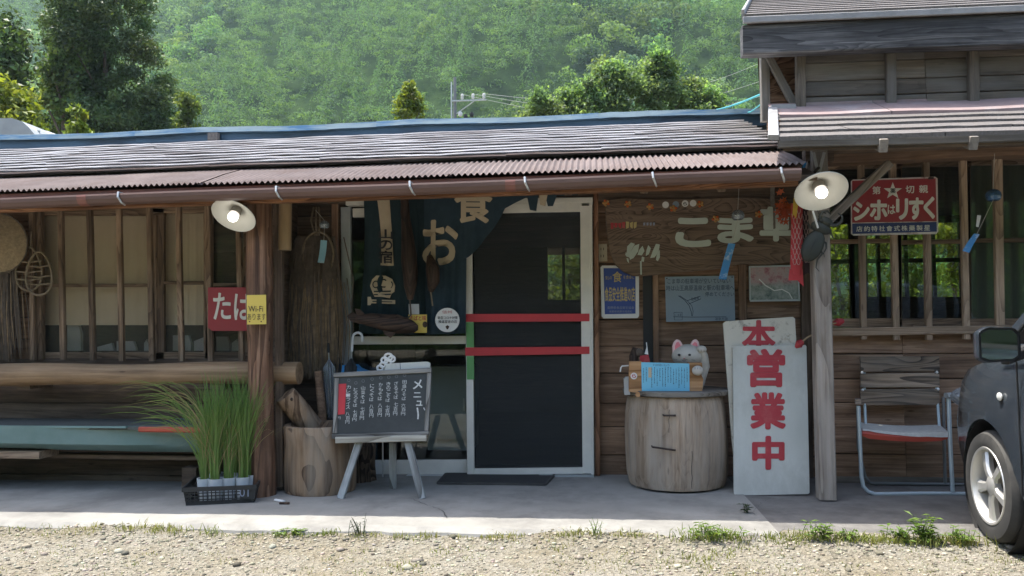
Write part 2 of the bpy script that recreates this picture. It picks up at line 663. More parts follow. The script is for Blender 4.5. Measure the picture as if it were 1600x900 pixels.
MT['glass'] = glass('window_glass')
MT['glass_dusty'] = glass('dusty_window_glass', tint=(.93, .92, .9), refl=0.35, film=0.12, filmcol=(0.36, 0.33, 0.25))
MT['screen'] = glass('dark_insect_screen', tint=(0.75, 0.75, 0.75), refl=0.0, film=0.2, filmcol=(0.11, 0.118, 0.12))
MT['red_tape'] = solid('red_tape', (0.46, 0.025, 0.035), 0.5, 0, 0.1)
MT['green_tape'] = solid('green_tape', (0.11, 0.30, 0.10), 0.5, 0, 0.1)
MT['concrete'] = solid('pale_concrete', (0.25, 0.243, 0.22), 0.9, 0, 0.2, 3.0, 0.25, dirt=(0.12, 0.113, 0.102), dirt_amt=0.6, dirt_scale=1.6, fleck=0.56)
MT['concrete_dark'] = solid('rough_old_concrete', (0.15, 0.143, 0.132), 0.95, 0, 0.25, 9.0, 0.6, dirt=(0.075, 0.07, 0.065), dirt_amt=0.6, dirt_scale=2.5)


def ground_mat():
    m, nt, bs = base('gravel_ground')
    L = nt.links
    c = coords(nt, (1, 1, 1), rnd=False)
    n1 = N(nt, 'ShaderNodeTexNoise', Scale=1.3, Detail=6.0, Roughness=0.7)
    L.new(c, n1.inputs['Vector'])
    vo = N(nt, 'ShaderNodeTexVoronoi', Scale=55.0)
    L.new(c, vo.inputs['Vector'])
    rp = ramp(nt, [(0.0, (0.12, 0.111, 0.09)), (0.45, (0.20, 0.187, 0.153)), (1.0, (0.25, 0.238, 0.205))])
    L.new(vo.outputs['Color'], rp.inputs[0])
    r2 = ramp(nt, [(0.4, (0.85, 0.8, 0.7)), (0.6, (1.0, 1.0, 1.0))])
    L.new(n1.outputs['Fac'], r2.inputs[0])
    col = mixc(nt, rp.outputs[0], r2.outputs[0], 1.0, 'MULTIPLY')
    L.new(col, bs.inputs['Base Color'])
    bs.inputs['Roughness'].default_value = 0.95
    bs.inputs['Specular IOR Level'].default_value = 0.1
    bumpn(nt, bs, vo.outputs['Distance'], 0.7, 0.02)
    return m


def hill_mat():
    m, nt, bs = base('forest_floor_green')
    L = nt.links
    n1 = N(nt, 'ShaderNodeTexNoise', Scale=0.11, Detail=10.0, Roughness=0.75)
    L.new(coords(nt, (1, 1, 1), rnd=False), n1.inputs['Vector'])
    rp = ramp(nt, [(0.3, (0.010, 0.020, 0.008)), (0.5, (0.03, 0.055, 0.018)), (0.7, (0.06, 0.10, 0.03))])
    L.new(n1.outputs['Fac'], rp.inputs[0])
    L.new(rp.outputs[0], bs.inputs['Base Color'])
    bs.inputs['Roughness'].default_value = 1.0
    bs.inputs['Specular IOR Level'].default_value = 0.0
    bumpn(nt, bs, n1.outputs['Fac'], 1.0, 2.5)
    return m


# ------------------------------------------------------------------ ground, slab, hills
rng = np.random.default_rng(11)


def grid_mesh(name, xs, ys, zf, mat, kind='structure'):
    X, Y = np.meshgrid(xs, ys)
    Z = zf(X, Y)
    vs = np.stack([X, Y, Z], -1).reshape(-1, 3)
    nx, ny = len(xs), len(ys)
    i = np.arange(nx - 1)
    j = np.arange(ny - 1)
    I, J = np.meshgrid(i, j)
    a = (J * nx + I).ravel()
    fs = np.stack([a, a + 1, a + nx + 1, a + nx], 1)
    o = mesh_np(name, vs, fs, mat, kind=kind)
    o.data.polygons.foreach_set('use_smooth', [True] * len(o.data.polygons))
    return o


def spaced(a, b, n, fine_lo, fine_hi, nf):
    l = np.concatenate([np.linspace(a, fine_lo, n, endpoint=False), np.linspace(fine_lo, fine_hi, nf, endpoint=False), np.linspace(fine_hi, b, n)])
    return l


def gz_np(X, Y):
    z = K * np.clip(X, -14, 14) + 0.012 * np.sin(X * 1.7 + Y * 0.9) * np.cos(Y * 2.1 - X * 0.6) + 0.006 * np.sin(X * 5.1 + 2) * np.sin(Y * 6.3)
    return z + 0.046 * np.exp(-((Y - 4.3) / 0.20) ** 2) - 0.004


def gz1(x, y):
    return float(gz_np(np.array([x]), np.array([y]))[0])


grid_mesh('ground', spaced(-420, 420, 30, -8, 8, 160), spaced(-300, 620, 30, 1.2, 5.2, 60), gz_np, ground_mat())


def vnoise(x, y, s, seed):
    r = np.random.default_rng(seed)
    z = np.zeros_like(x, dtype=np.float64)
    for k in range(7):
        a = r.uniform(0, 2 * np.pi)
        f = s * r.uniform(0.5, 1.6)
        z += np.sin((x * np.cos(a) + y * np.sin(a)) * f + r.uniform(0, 6.28))
    return z / 3.0


def hill_z(X, Y):
    # the far side rises behind the house, the near side behind the photographer
    f = np.maximum(0, Y - 78.0)
    far = 0.60 * f + np.minimum(1, f / 40) * (7 * vnoise(X, Y, 0.022, 3) + 3.0 * vnoise(X, Y, 0.06, 5))
    # a spur running down from the upper left to the lower right
    far = far + np.minimum(1, f / 60) * 13 * np.exp(-((Y - 175 + 0.55 * X) / 40.0) ** 2)
    n = np.maximum(0, -Y - 35.0)
    near = 0.45 * n + np.minimum(1, n / 30) * 4 * vnoise(X, Y, 0.04, 9)
    s = np.maximum(0, np.abs(X) - 150.0) * 0.45
    return np.maximum(np.maximum(far, near), s) - 0.8


hm = hill_mat()
grid_mesh('hills', np.linspace(-400, 400, 130), np.linspace(-280, 600, 150), hill_z, hm)

# the concrete apron in front of the house
GZ = lambda x, h=0.06: h + K * x
fr = MB()
front = []
for i in range(121):
    x = -6.6 + i * (7.55 / 120)
    y = 4.235 + 0.018 * math.sin(x * 9.0) * math.sin(x * 3.7) + _bseed.uniform(-0.012, 0.012)
    front.append((x, y))
xs_ = [p[0] for p in front]
for i, (x, y) in enumerate(front):
    fr.v += [V((x, y - 0.03, GZ(x) - 0.075)), V((x, y - 0.012, GZ(x) - 0.022)), V((x, y + 0.03, GZ(x) - _bseed.uniform(0.0, 0.006))), V((x, 4.75, GZ(x))), V((x, 6.3, GZ(x)))]
for i in range(120):
    for k in range(4):
        a = i * 5 + k
        fr.f.append((a, a + 1, a + 6, a + 5))
        fr.m.append(0)
fr.build('concrete_apron', MT['concrete'], kind='structure')
fr = MB()
for i in range(81):
    x = 0.80 + i * (5.5 / 80)
    y = 4.32 + 0.03 * math.sin(x * 7.0) * math.sin(x * 2.7) + _bseed.uniform(-0.02, 0.02) - (0.12 if x < 1.0 else 0)
    z = GZ(x) - 0.010
    fr.v += [V((x, y - 0.04, z - 0.07)), V((x, y - 0.01, z - 0.02)), V((x, y + 0.05, z)), V((x, 4.75, z + 0.004)), V((x, 6.3, z + 0.004))]
for i in range(80):
    for k in range(4):
        a = i * 5 + k
        fr.f.append((a, a + 1, a + 6, a + 5))
        fr.m.append(0)
fr.build('rough_concrete_apron', MT['concrete_dark'], kind='structure')

# ------------------------------------------------------------------ the low restaurant wing
WY, RW, LW = 5.85, 5.66, 5.46
XL = -6.3
low = thing('restaurant_wing', 'long low wooden restaurant wing with corrugated eave, blue ridge and sliding doors', 'building', (-1.5, WY, 0.06))


def px_x(px, py, Y):
    return U(px, py, Y).x


def rows(parent, x0, x1, zs, Y, mat, t=0.02, name='wall_plank', joints=(), gap=0.005, seed=1):
    r = random.Random(seed)
    for a, b in zip(zs[:-1], zs[1:]):
        cuts = [x0] + [j + r.uniform(-0.002, 0.002) for j in joints if x0 < j < x1] + [x1]
        for c0, c1 in zip(cuts[:-1], cuts[1:]):
            y = Y + t / 2 - r.uniform(0, 0.006)
            zc = (a + b) / 2
            sg = max(1, int((c1 - c0) / 0.5))
            board(name, (c0 + 0.0015, y, zc + r.uniform(-.002, .002)), (c1 - 0.0015, y, zc + r.uniform(-.002, .002)), (b - a) - gap, t, mat, parent, ch=0.005, segs=min(4, sg), wob=0.006)


def zpx(py, px, Y):
    return U(px, py, Y).z


# wall right of the door, up to the post of the tall house
xa, xb = px_x(927, 600, WY), px_x(1300, 600, WY)
zr = [zpx(y, 960, WY) for y in (760, 711, 667, 630, 583, 541, 499, 455, 412, 372, 332, 296)]
rows(low, xa, xb, zr, WY, MT['plank'], joints=(px_x(1012, 600, WY),), seed=3)
MB().box(((xa + xb) / 2, WY + 0.045, 1.2), (xb - xa, 0.03, 2.5)).build('wall_backing', MT['black'], low)
# wall left of the door, behind the straw bundle
xc, xd = px_x(425, 500, WY), px_x(536, 500, WY)
zr2 = [zpx(y, 480, WY) for y in (757, 715, 670, 625, 580, 535, 492, 450, 412, 375, 338, 300)]
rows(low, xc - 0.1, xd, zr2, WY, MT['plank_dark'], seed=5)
MB().box(((xc + xd) / 2 - .05, WY + 0.045, 1.2), (xd - xc + .1, 0.03, 2.5)).build('wall_backing', MT['black'], low)
board('corner_stud', U(527, 745, WY - 0.03), U(524, 300, WY - 0.03), 0.05, 0.05, MT['plank'], low, up=V((1, 0, 0)))
# dark gap and battens on the right part
pl = vplane(WY - 0.012)
poly([(1004, 395), (1021, 395), (1022, 625), (1006, 625)], pl, 0.008, MT['black'], low, 'slot')
board('batten', U(1026, 640, WY - 0.02), U(1024, 420, WY - 0.02), 0.04, 0.035, MT['plank'], low, up=V((1, 0, 0)))
board('batten', U(1162, 640, WY - 0.02), U(1158, 300, WY - 0.02), 0.05, 0.035, MT['plank'], low, up=V((1, 0, 0)))
board('batten', U(1262, 760, WY - 0.02), U(1258, 300, WY - 0.02), 0.07, 0.035, MT['plank_dark'], low, up=V((1, 0, 0)))
board('door_jamb', U(934, 742, WY - 0.05), U(931, 300, WY - 0.05), 0.035, 0.06, MT['post_brown'], low, up=V((1, 0, 0)))
board('lintel', U(430, 308, WY - 0.02), U(1300, 302, WY - 0.02), 0.12, 0.08, MT['plank_dark'], low, segs=3)
# left bay: planks under the log
x0, x1 = XL, px_x(432, 650, LW)
zr3 = [0.03 + 0.0] + [zpx(y, 150, LW) for y in (742, 714, 668, 630, 598, 560)]
rows(low, x0, x1, zr3, LW, MT['plank_dark'], joints=(px_x(265, 650, LW), -4.9), seed=9)
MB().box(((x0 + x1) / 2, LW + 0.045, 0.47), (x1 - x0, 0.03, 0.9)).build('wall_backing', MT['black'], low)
board('return_wall', (x1 - 0.02, LW - 0.02, 1.05), (x1 - 0.02, WY, 1.05), 2.1, 0.03, MT['plank_dark'], low)
# left end of the bay beside the bark covered log
rows(low, XL, px_x(52, 440, LW), [zpx(y, 30, LW) for y in (562, 530, 496, 460, 425, 385, 345, 310)], LW, MT['plank'], seed=12)
board('window_stud', U(62, 562, LW - 0.01), U(60, 325, LW - 0.01), 0.06, 0.05, MT['bar'], low, up=V((1, 0, 0)))

# left bay windows: two wooden sashes with curtained glass, then a dark opening
WNY = LW + 0.04


def sash(x0, x1, y0, y1, mids, mat_in, w=11):
    win = MB().build('window', MT['bar'], low) if False else None
    root = poly([(x0, y0), (x1, y0), (x1, y1), (x0, y1)], vplane(WNY + 0.03), 0.004, MT['glass_dusty'], low, 'window')
    zt = 0.035
    board('window_frame', U(x0, y0 + w / 2, WNY), U(x1, y0 + w / 2, WNY), 0.055, zt, MT['bar'], root)
    board('window_frame', U(x0, y1 - w / 2, WNY), U(x1, y1 - w / 2, WNY), 0.06, zt, MT['bar'], root)
    board('window_frame', U(x0 + w / 2, y1 - w, WNY), U(x0 + w / 2, y0 + w, WNY), 0.05, zt - .003, MT['bar'], root, up=V((1, 0, 0)))
    board('window_frame', U(x1 - w / 2, y1 - w, WNY), U(x1 - w / 2, y0 + w, WNY), 0.05, zt - .003, MT['bar'], root, up=V((1, 0, 0)))
    for m_ in mids:
        board('glazing_bar', U(x0 + w, m_, WNY), U(x1 - w, m_, WNY), 0.025, zt - .01, MT['bar'], root)
    if mat_in:
        cb = MB()
        n = 60
        top, bot = y0 + 8, y1 - 54
        pts = []
        for i in range(n + 1):
            x = x0 + 6 + (x1 - x0 - 12) * i / n
            dy = 0.004 * math.sin(i * 0.5) + 0.002 * math.sin(i * 1.3)
            pts.append((U(x, top, WNY + 0.09 + dy), U(x, bot, WNY + 0.09 + dy)))
        cb.add([p for q in pts for p in q], [(2 * i, 2 * i + 2, 2 * i + 3, 2 * i + 1) for i in range(n)])
        cb.build('curtain', mat_in, root, smooth=True)
    return root


sash(55, 258, 326, 562, (446,), MT['curtain'])
sash(236, 330, 322, 562, (442,), MT['curtain'])
sash(322, 392, 318, 562, (445,), None)
# pale papers and boxes standing inside on the sill (seen through the lower panes)
tsill = thing('window_ledge_clutter', 'pale folded boxes standing on ledge inside the curtained window', 'boxes', U(200, 548, WNY + 0.14))
for i, (a, b, c) in enumerate(((105, 126, 508), (152, 178, 536), (182, 212, 533), (225, 233, 530), (270, 298, 524), (303, 322, 527), (338, 358, 526), (362, 374, 530))):
    poly([(a, c + (6 if i % 2 else 0)), (b - 4, c), (b, c + 12), (b, 548), (a, 548)], vplane(WNY + 0.12), 0.03, MT.setdefault('paper_grey', solid('grey_white_card', (0.42, 0.43, 0.43), 0.8, 0, 0.12)), tsill, 'box')
MB().box(U(215, 556, WNY + 0.16), (2.0, 0.12, 0.03)).build('ledge', MT['plank_dark'], tsill)
board('eave_board', U(0, 318, LW - .02), U(420, 306, LW - .02), 0.07, 0.06, MT['plank_dark'], low, segs=3)

# lattice bars in front of the windows
for xt, xb_, y0, y1 in ((50, 52, 318, 562), (95, 99, 316, 562), (140, 146, 315, 563), (186, 191, 314, 564), (233, 238, 313, 564), (279, 284, 312, 564), (324, 330, 311, 564), (372, 378, 310, 564)):
    board('lattice_bar', U(xb_, y1, LW - 0.06), U(xt, y0, LW - 0.06), 0.037, 0.035, MT['bar'], low, up=V((1, 0, 0)), segs=3, wob=0.06)

# posts
lp = MB()
PY = 5.02
p0, p1 = U(409, 781, PY), U(406, 296, PY)
ax = (p1 - p0)
prof = []
for i in range(22):
    t = i / 21
    r = 0.080 * (1 + 0.035 * math.sin(9 * t + 1) + 0.02 * math.sin(23 * t))
    if t > 0.62:
        r *= 1.0 + 0.05 * math.sin((t - .62) * 16)
    prof.append((r, ax.length * t))
lp.lathe(prof, p0, ax, n=20, wob=lambda t, j: 1 + 0.06 * math.sin(3 * t + j * 0.25) + 0.03 * math.sin(7 * t - j * 0.6) + (0.22 * max(0, math.cos(t - 4.3)) ** 8 if j in (12, 13) else 0) + (0.2 * max(0, math.cos(t - 5.5)) ** 10 if j in (14,) else 0))
MT['post_z'] = wood('polished_log_post_upright', (0.06, 0.03, 0.018), (0.20, 0.105, 0.062), (0.35, 0.215, 0.14), axis='Z', rings=10, ring_amt=0.3, stain=0.55, rough=0.55, ringw=(0.5, 7.0))
lp.build('log_post', MT['post_z'], low, smooth=True)
board('stud', U(438, 760, PY + 0.15), U(436, 300, PY + 0.15), 0.05, 0.05, MT['plank_dark'], low, up=V((1, 0, 0)))

# sliding doors
AY = WY - 0.035


def rail(a, b, w, name, par, mat=None, y=AY, t=0.035, up=V((0, 0, 1))):
    return board(name, U(*a, y), U(*b, y), w, t, mat or MT['alu'], par, up=up, ch=0.003)


fixed = poly([(551, 334), (728, 330), (731, 741), (553, 741)], vplane(AY + 0.02), 0.005, MT['glass'], low, 'glass_door')
UX = V((1, 0, 0))
rail((544, 744), (541, 324), 0.075, 'stile', fixed, MT['alu_grey'], up=UX)
rail((552, 333), (735, 325), 0.065, 'rail', fixed)
rail((552, 532), (730, 531), 0.06, 'rail', fixed, t=0.03)
rail((553, 731), (733, 730), 0.11, 'rail', fixed, t=0.03)
screen = poly([(741, 334), (908, 330), (911, 732), (743, 732)], vplane(AY - 0.035), 0.002, MT['screen'], low, 'screen_door')
rail((736, 741), (732, 325), 0.052, 'stile', screen, up=UX, y=AY - 0.04)
rail((918, 739), (914, 322), 0.070, 'stile', screen, up=UX, y=AY - 0.04)
rail((740, 327), (909, 324), 0.065, 'rail', screen, y=AY - 0.04, t=.03)
rail((740, 737), (911, 735), 0.045, 'rail', screen, y=AY - 0.04, t=.03)
rail((543, 318), (926, 314), 0.04, 'door_track', low, y=AY - .02, t=.09)
rail((545, 745), (928, 743), 0.03, 'door_sill', low, y=AY - .02, t=.12, mat=MT['alu_grey'])
rail((926, 741), (923, 318), 0.022, 'door_frame', low, up=UX, y=AY - .02, t=.08)
TY = AY - 0.0605
poly([(727, 490.5), (921, 490), (921, 502), (727, 503)], vplane(TY), 0.0015, MT['red_tape'], screen, 'red_tape')
poly([(727, 543), (921, 541.5), (921, 553), (727, 556)], vplane(TY), 0.0015, MT['red_tape'], screen, 'red_tape')
poly([(728, 503.5), (740, 503.5), (740.5, 542.5), (729, 542.5)], vplane(TY), 0.0015, MT['green_tape'], screen, 'green_tape')
poly([(729, 556.5), (740.5, 556.5), (741, 593), (729.5, 593)], vplane(TY), 0.0015, MT['green_tape'], screen, 'green_tape')

# roof of the low wing
XR = px_x(1247, 240, 4.75)
XRR = px_x(1212, 200, 5.8)
nc = 11
Y0c, Z0c, Y1c, Z1c = 5.22, 2.235, 7.10, 2.90
rr = random.Random(4)
for c in range(nc):
    a, b = c / nc, (c + 1) / nc
    cuts = [XL]
    while cuts[-1] < XRR - 0.9:
        cuts.append(cuts[-1] + rr.uniform(1.7, 2.6))
    cuts = [q for q in cuts if q < XRR - 0.5] + [XRR]
    for u0, u1 in zip(cuts[:-1], cuts[1:]):
        n = int((u1 - u0) / 0.09)
        mb = MB()
        ph, ph2 = rr.uniform(0, 6), rr.uniform(0, 6)
        for i in range(n + 1):
            x = u0 + (u1 - u0) * i / n
            w = 0.0028 * math.sin(x * 5.3 + ph) + 0.0022 * math.sin(x * 11.7 + ph2) + rr.uniform(-.0018, .0018)
            yf, zf = Y0c + (Y1c - Y0c) * a, Z0c + (Z1c - Z0c) * a
            yb, zb = Y0c + (Y1c - Y0c) * b + 0.05, Z0c + (Z1c - Z0c) * b + 0.004
            ym, zm = yf * .6 + yb * .4, zf * .6 + zb * .4
            mb.v += [V((x, yf + 0.09, zf + 0.016)), V((x, yf + .006 + w, zf + 0.019 + w)), V((x, yf + w, zf + 0.027 + w)), V((x, ym, zm + 0.014 + w * .7)), V((x, yb + .02, zb))]
            for q in range(5):
                mb.v[-5 + q].z += 0.010 * (x + 1)
        for i in range(n):
            for k in range(4):
                q = i * 5 + k
                mb.f.append((q, q + 5, q + 6, q + 1))
                mb.m.append(0)
        mb.build('roof_sheet', MT['course'], low, smooth=True)
# roof deck and back slope
dk = MB()
prof = [(4.80, 2.00), (5.24, 2.16), (7.2, 2.83), (9.9, 2.1), (9.9, 2.03), (7.2, 2.77), (5.24, 2.09), (4.80, 1.965)]
dk.add([(XL, y, z) for y, z in prof] + [(XRR, y, z) for y, z in prof], [(i, (i + 1) % 8, 8 + (i + 1) % 8, 8 + i) for i in range(8)] + [tuple(range(8))[::-1], tuple(range(8, 16))])
dk.build('roof_deck', MT['plank_dark'], low)
# corrugated eave
cs = XL
k = 0
while cs < XR - 0.05:
    ce = min(XR, cs + 0.78)
    mb = MB()
    pit = 0.0365 * rr.uniform(.985, 1.015)
    n = int((ce + 0.03 - cs) / (pit / 8))
    for i in range(n + 1):
        x = cs + (ce + 0.03 - cs) * i / n
        w = 0.0075 * math.sin(2 * math.pi * x / pit) + (0.0012 if k % 2 else 0)
        mb.v += [V((x, 4.685, 2.024 + w)), V((x, 4.98, 2.132 + w)), V((x, 5.28, 2.240 - 0.012 + w)), V((x, 4.687, 2.0215 + w))]
        sg_ = 0.0095 * (x + 1.2) + 0.004 * math.sin(x * 2.1 + k) * math.sin(x * .7)
        for q in range(4):
            mb.v[-4 + q].z += sg_
    for i in range(n):
        q = i * 4
        for a, b in ((0, 1), (1, 2), (3, 0)):
            mb.f.append((q + a, q + 4 + a, q + 4 + b, q + b))
            mb.m.append(0)
    mb.build('corrugated_sheet', MT['corr'], low, smooth=True)
    cs = ce
    k += 1
# eave fascia, gutter and its clips
board('eave_fascia', (XL, 4.735, 1.925), (XR, 4.735, 1.998), 0.075, 0.03, MT['brown_metal'], low)
gm = MB()
gp = [(4.70, 1.962), (4.692, 1.962), (4.692, 1.925), (4.66, 1.915), (4.632, 1.92), (4.618, 1.94), (4.616, 1.962), (4.606, 1.966), (4.603, 1.955), (4.606, 1.935), (4.622, 1.912), (4.655, 1.905), (4.705, 1.912)]
NG = len(gp)
gx = [XL + (XR - .02 - XL) * i / 24 for i in range(25)]
for i, x in enumerate(gx):
    gm.v += [V((x, y, z + 0.0125 * x + 0.02 + 0.003 * math.sin(x * 1.9))) for y, z in gp]
for i in range(len(gx) - 1):
    gm.f += [(i * NG + q, i * NG + (q + 1) % NG, (i + 1) * NG + (q + 1) % NG, (i + 1) * NG + q) for q in range(NG)]
gm.f += [tuple(range(NG))[::-1], tuple(range((len(gx) - 1) * NG, len(gx) * NG))]
gm.m = [0] * len(gm.f)
MT['gutter'] = solid('brown_plastic_gutter', (0.12, 0.068, 0.055), 0.65, 0, 0.25, 4, dirt=(0.18, 0.12, 0.10), dirt_amt=0.4, stretch=(0.3, 3, 3))
gm.build('gutter', MT['gutter'], low)
for x in (-3.1, -.45):
    jm = MB()
    for xx in (x - .03, x + .03):
        jm.v += [V((xx, y - .0025, z - .002 + 0.0125 * xx + 0.02 + 0.003 * math.sin(xx * 1.9))) for y, z in gp[6:]]
    k_ = NG - 6
    jm.f = [(i, i + 1, k_ + i + 1, k_ + i) for i in range(k_ - 1)]
    jm.m = [0] * len(jm.f)
    jm.build('gutter_joint', MT['brown_metal'], low)
for px, py in ((185, 312), (432, 300), (641, 292), (821, 287), (1021, 278), (1222, 270)):
    p = U(px, py, 4.60)
    cl = MB()
    zt = 1.992 + .0125 * p.x
    cl.tube([(p.x - .004, 4.70, zt + .002), (p.x - .004, 4.602, zt), (p.x - .002, 4.597, zt - .03), (p.x + .012, 4.612, zt - .062), (p.x + .02, 4.64, zt - .074)], [.007, .007, .007, .006, .005], n=6)
    cl.build('gutter_clip', MT['zinc'], low)
board('eave_beam', (XL, 4.80, 1.885), (XR, 4.80, 1.968), 0.06, 0.07, MT['fascia'], low, segs=6, wob=0.03)
for i in range(17):
    x = XL + 0.2 + i * 0.46
    if x < XR - .05:
        board('rafter', (x, 4.86, 1.95), (x, 5.9, 2.35), 0.06, 0.045, MT['plank_dark'], low)
# ridge cap
for (a, b), seedv in zip(((XL, -4.2), (-4.2, -1.9), (-1.9, 0.1), (0.1, px_x(1213, 180, 7.1))), range(4)):
    mb = MB()
    n = 14
    for i in range(n + 1):
        x = a + (b - a) * i / n
        w = 0.008 * math.sin(x * 3.1) + rr.uniform(-.004, .004)
        mb.v += [V((x, y, z + w)) for y, z in ((7.02, 2.85), (7.03, 2.945), (7.00, 2.95), (7.01, 3.0), (7.2, 3.015), (7.4, 2.95), (7.4, 2.8))]
        for q in range(7):
            mb.v[-7 + q].z += 0.006 * (x + 1)
    for i in range(n):
        for q in range(6):
            mb.f.append((i * 7 + q, i * 7 + 7 + q, i * 7 + 8 + q, i * 7 + 1 + q))
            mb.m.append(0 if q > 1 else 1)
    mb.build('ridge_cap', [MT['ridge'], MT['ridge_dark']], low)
p = U(334, 214, 6.98)
MB().box(p, (0.09, 0.06, 0.07)).build('ridge_vent', MT['shingle'], low)

# ------------------------------------------------------------------ the tall house on the right
XE = 5.2
tall = thing('tall_house', 'two storey weathered plank house with shingled lower roof and latticed window', 'building', (3.0, RW, 0.06))
UY = 5.62
FYp = 5.44
# upper roof
xl = px_x(1160, 40, FYp)
zf = zpx(37, 1200, FYp)
for r_ in range(9):
    s = 0.19
    y0, z0 = FYp - 0.03 + r_ * s, zf + 0.055 + r_ * s * 0.47
    x = xl + 0.012 + 0.24 * r_ * s
    k = r_ % 2
    while x < XE:
        x2 = min(XE, x + (0.91 if k or x > xl + .1 else 0.45))
        mb = MB()
        n = 6
        for i in range(n + 1):
            xx = x + (x2 - .003 - x) * i / n
            w = rr.uniform(-.002, .002)
            mb.v += [V((xx, y0 + .004, z0 - .012)), V((xx, y0 + w, z0 + .006)), V((xx, y0 + s + .03, z0 + (s + .03) * .47 - .004))]
        for i in range(n):
            for q in range(2):
                mb.f.append((i * 3 + q, i * 3 + 3 + q, i * 3 + 4 + q, i * 3 + 1 + q))
        mb.m = [0] * len(mb.f)
        mb.build('shingle', MT['shingle'], tall)
        x = x2
        k = 1
board('eave_flashing', (xl, FYp - 0.028, zf + 0.02), (XE, FYp - 0.028, zf + 0.02), 0.045, 0.02, MT['flash'], tall)
board('verge_flashing', (xl + .002, FYp - .02, zf + .06), (xl + .002 + .24 * 1.7, FYp + 1.7, zf + .06 + 1.72 * .47), 0.07, 0.02, MT['flash'], tall)
zb = zpx(84, 1200, FYp)
board('fascia_beam', (xl, FYp + 0.045, (zf + zb) / 2), (XE, FYp + 0.045, (zf + zb) / 2 - .005), zf - zb, 0.1, MT['beam_dark'], tall, segs=8, wob=0.025, ch=.008)
dk = MB()
dk.add([(x + (.24 * (y - FYp) if x < 3 else 0), y, z) for x in (xl + .03, XE) for y, z in ((FYp + .02, zf + .03), (7.2, zf + .03 + 1.74 * .47), (10.4, zf - .6), (10.4, zf - .68), (7.2, zf - .05 + 1.74 * .47), (FYp + .02, zf - .02))],
       [(0, 1, 7, 6), (1, 2, 8, 7), (2, 3, 9, 8), (3, 4, 10, 9), (4, 5, 11, 10), (5, 0, 6, 11), (0, 5, 4, 1), (1, 4, 3, 2), (6, 7, 10, 11), (7, 8, 9, 10)])
dk.build('roof_deck', MT['plank_dark'], tall)
# upper wall
xw = px_x(1245, 120, UY)
zr4 = [zpx(y, 1320, UY) for y in (184, 150, 126, 97, 66)]
rows(tall, xw, XE, zr4, UY, MT['plank_grey'], joints=(2.3,), seed=15)
for px, w in ((1250, 0.062), (1391, 0.062), (1520, 0.064), (1650, .06)):
    board('wall_batten', U(px + 1, 171 - (px - 1250) * 0.02, UY - .025), U(px, 70, UY - .025), w, 0.05, MT['plank_grey'], tall, up=UX)
xc0 = px_x(1196, 120, UY + .12)
board('gable_panel', (xc0, UY + .1, (zr4[0] + zr4[-1]) / 2), (xw + .05, UY + .1, (zr4[0] + zr4[-1]) / 2), zr4[-1] - zr4[0] + .1, 0.02, MT['plywood'], tall)
board('corner_post', U(1196, 190, UY + .06), U(1194, 70, UY + .06), 0.06, 0.06, MT['plank_grey'], tall, up=UX)
board('knee_brace', U(1243, 168, UY + .03), U(1197, 82, UY + .03), 0.05, 0.04, MT['plank_grey'], tall, up=UX)
board('gable_wall', (xc0 + .03, UY + .12, 2.4), (xc0 + .03 + .25 * 4.3, 10.0, 2.4), 1.2, 0.03, MT['plank_grey'], tall)
# lower roof: pitch 0.45 from the eave up to the wall
LY, LZ = 4.64, zpx(219, 1300, 4.64)
xlo = px_x(1217, 215, LY)
for r_ in range(4):
    s = 0.165
    y0, z0 = LY + r_ * s, LZ + 0.022 + r_ * s * 0.45
    x = xlo + 0.26 * r_ * s
    k = r_
    while x < XE:
        x2 = min(XE, x + (0.91 if x > xlo + .1 else (0.91, 0.4, 0.65, .3)[k]))
        mb = MB()
        n = 8
        for i in range(n + 1):
            xx = x + (x2 - .004 - x) * i / n
            w = rr.uniform(-.003, .003)
            mb.v += [V((xx, y0 + .006, z0 - .020)), V((xx, y0 + w, z0 + .006 + w)), V((xx, y0 + s + .03, z0 + (s + .03) * .45 - .012))]
        for i in range(n):
            for q in range(2):
                mb.f.append((i * 3 + q, i * 3 + 3 + q, i * 3 + 4 + q, i * 3 + 1 + q))
        mb.m = [0] * len(mb.f)
        mb.build('shingle', MT['shingle'], tall)
        x = x2
yf = LY + 4 * 0.165 - .02
for i, (a, b) in enumerate(((xlo + .16, 1.95), (1.95, 3.0), (3.0, XE))):
    mb = MB()
    n = 8
    for j in range(n + 1):
        x = a + (b - .004 - a) * j / n
        w = 0.004 * math.sin(x * 7)
        mb.v += [V((x, yf + .003, LZ + .01 + (yf - LY) * .45)), V((x, yf, LZ + .034 + (yf - LY) * .45 + w)), V((x, UY - .005, LZ + .034 + (UY - LY) * .45 + w)), V((x, UY - .004, LZ + .05 + (UY - LY) * .45))]
    for j in range(n):
        for q in range(3):
            mb.f.append((j * 4 + q, j * 4 + 4 + q, j * 4 + 5 + q, j * 4 + 1 + q))
    mb.m = [0] * len(mb.f)
    mb.build('wall_flashing', MT['pinkflash'], tall)
board('eave_edge', (xlo, LY + .02, LZ - .012), (XE, LY + .02, LZ - .012), 0.042, 0.03, MT['plank_grey'], tall, segs=6, wob=.06)
board('verge_flashing', (xlo - .03, LY - .0, LZ + .025), (xlo + .16, UY - .15, LZ + .04 + .83 * .45), 0.06, 0.03, MT['flash'], tall, up=UX)
MB().box(U(1222, 174, 5.55), (0.16, 0.1, 0.07)).build('corner_flashing', MT['flash'], tall)
dk = MB()
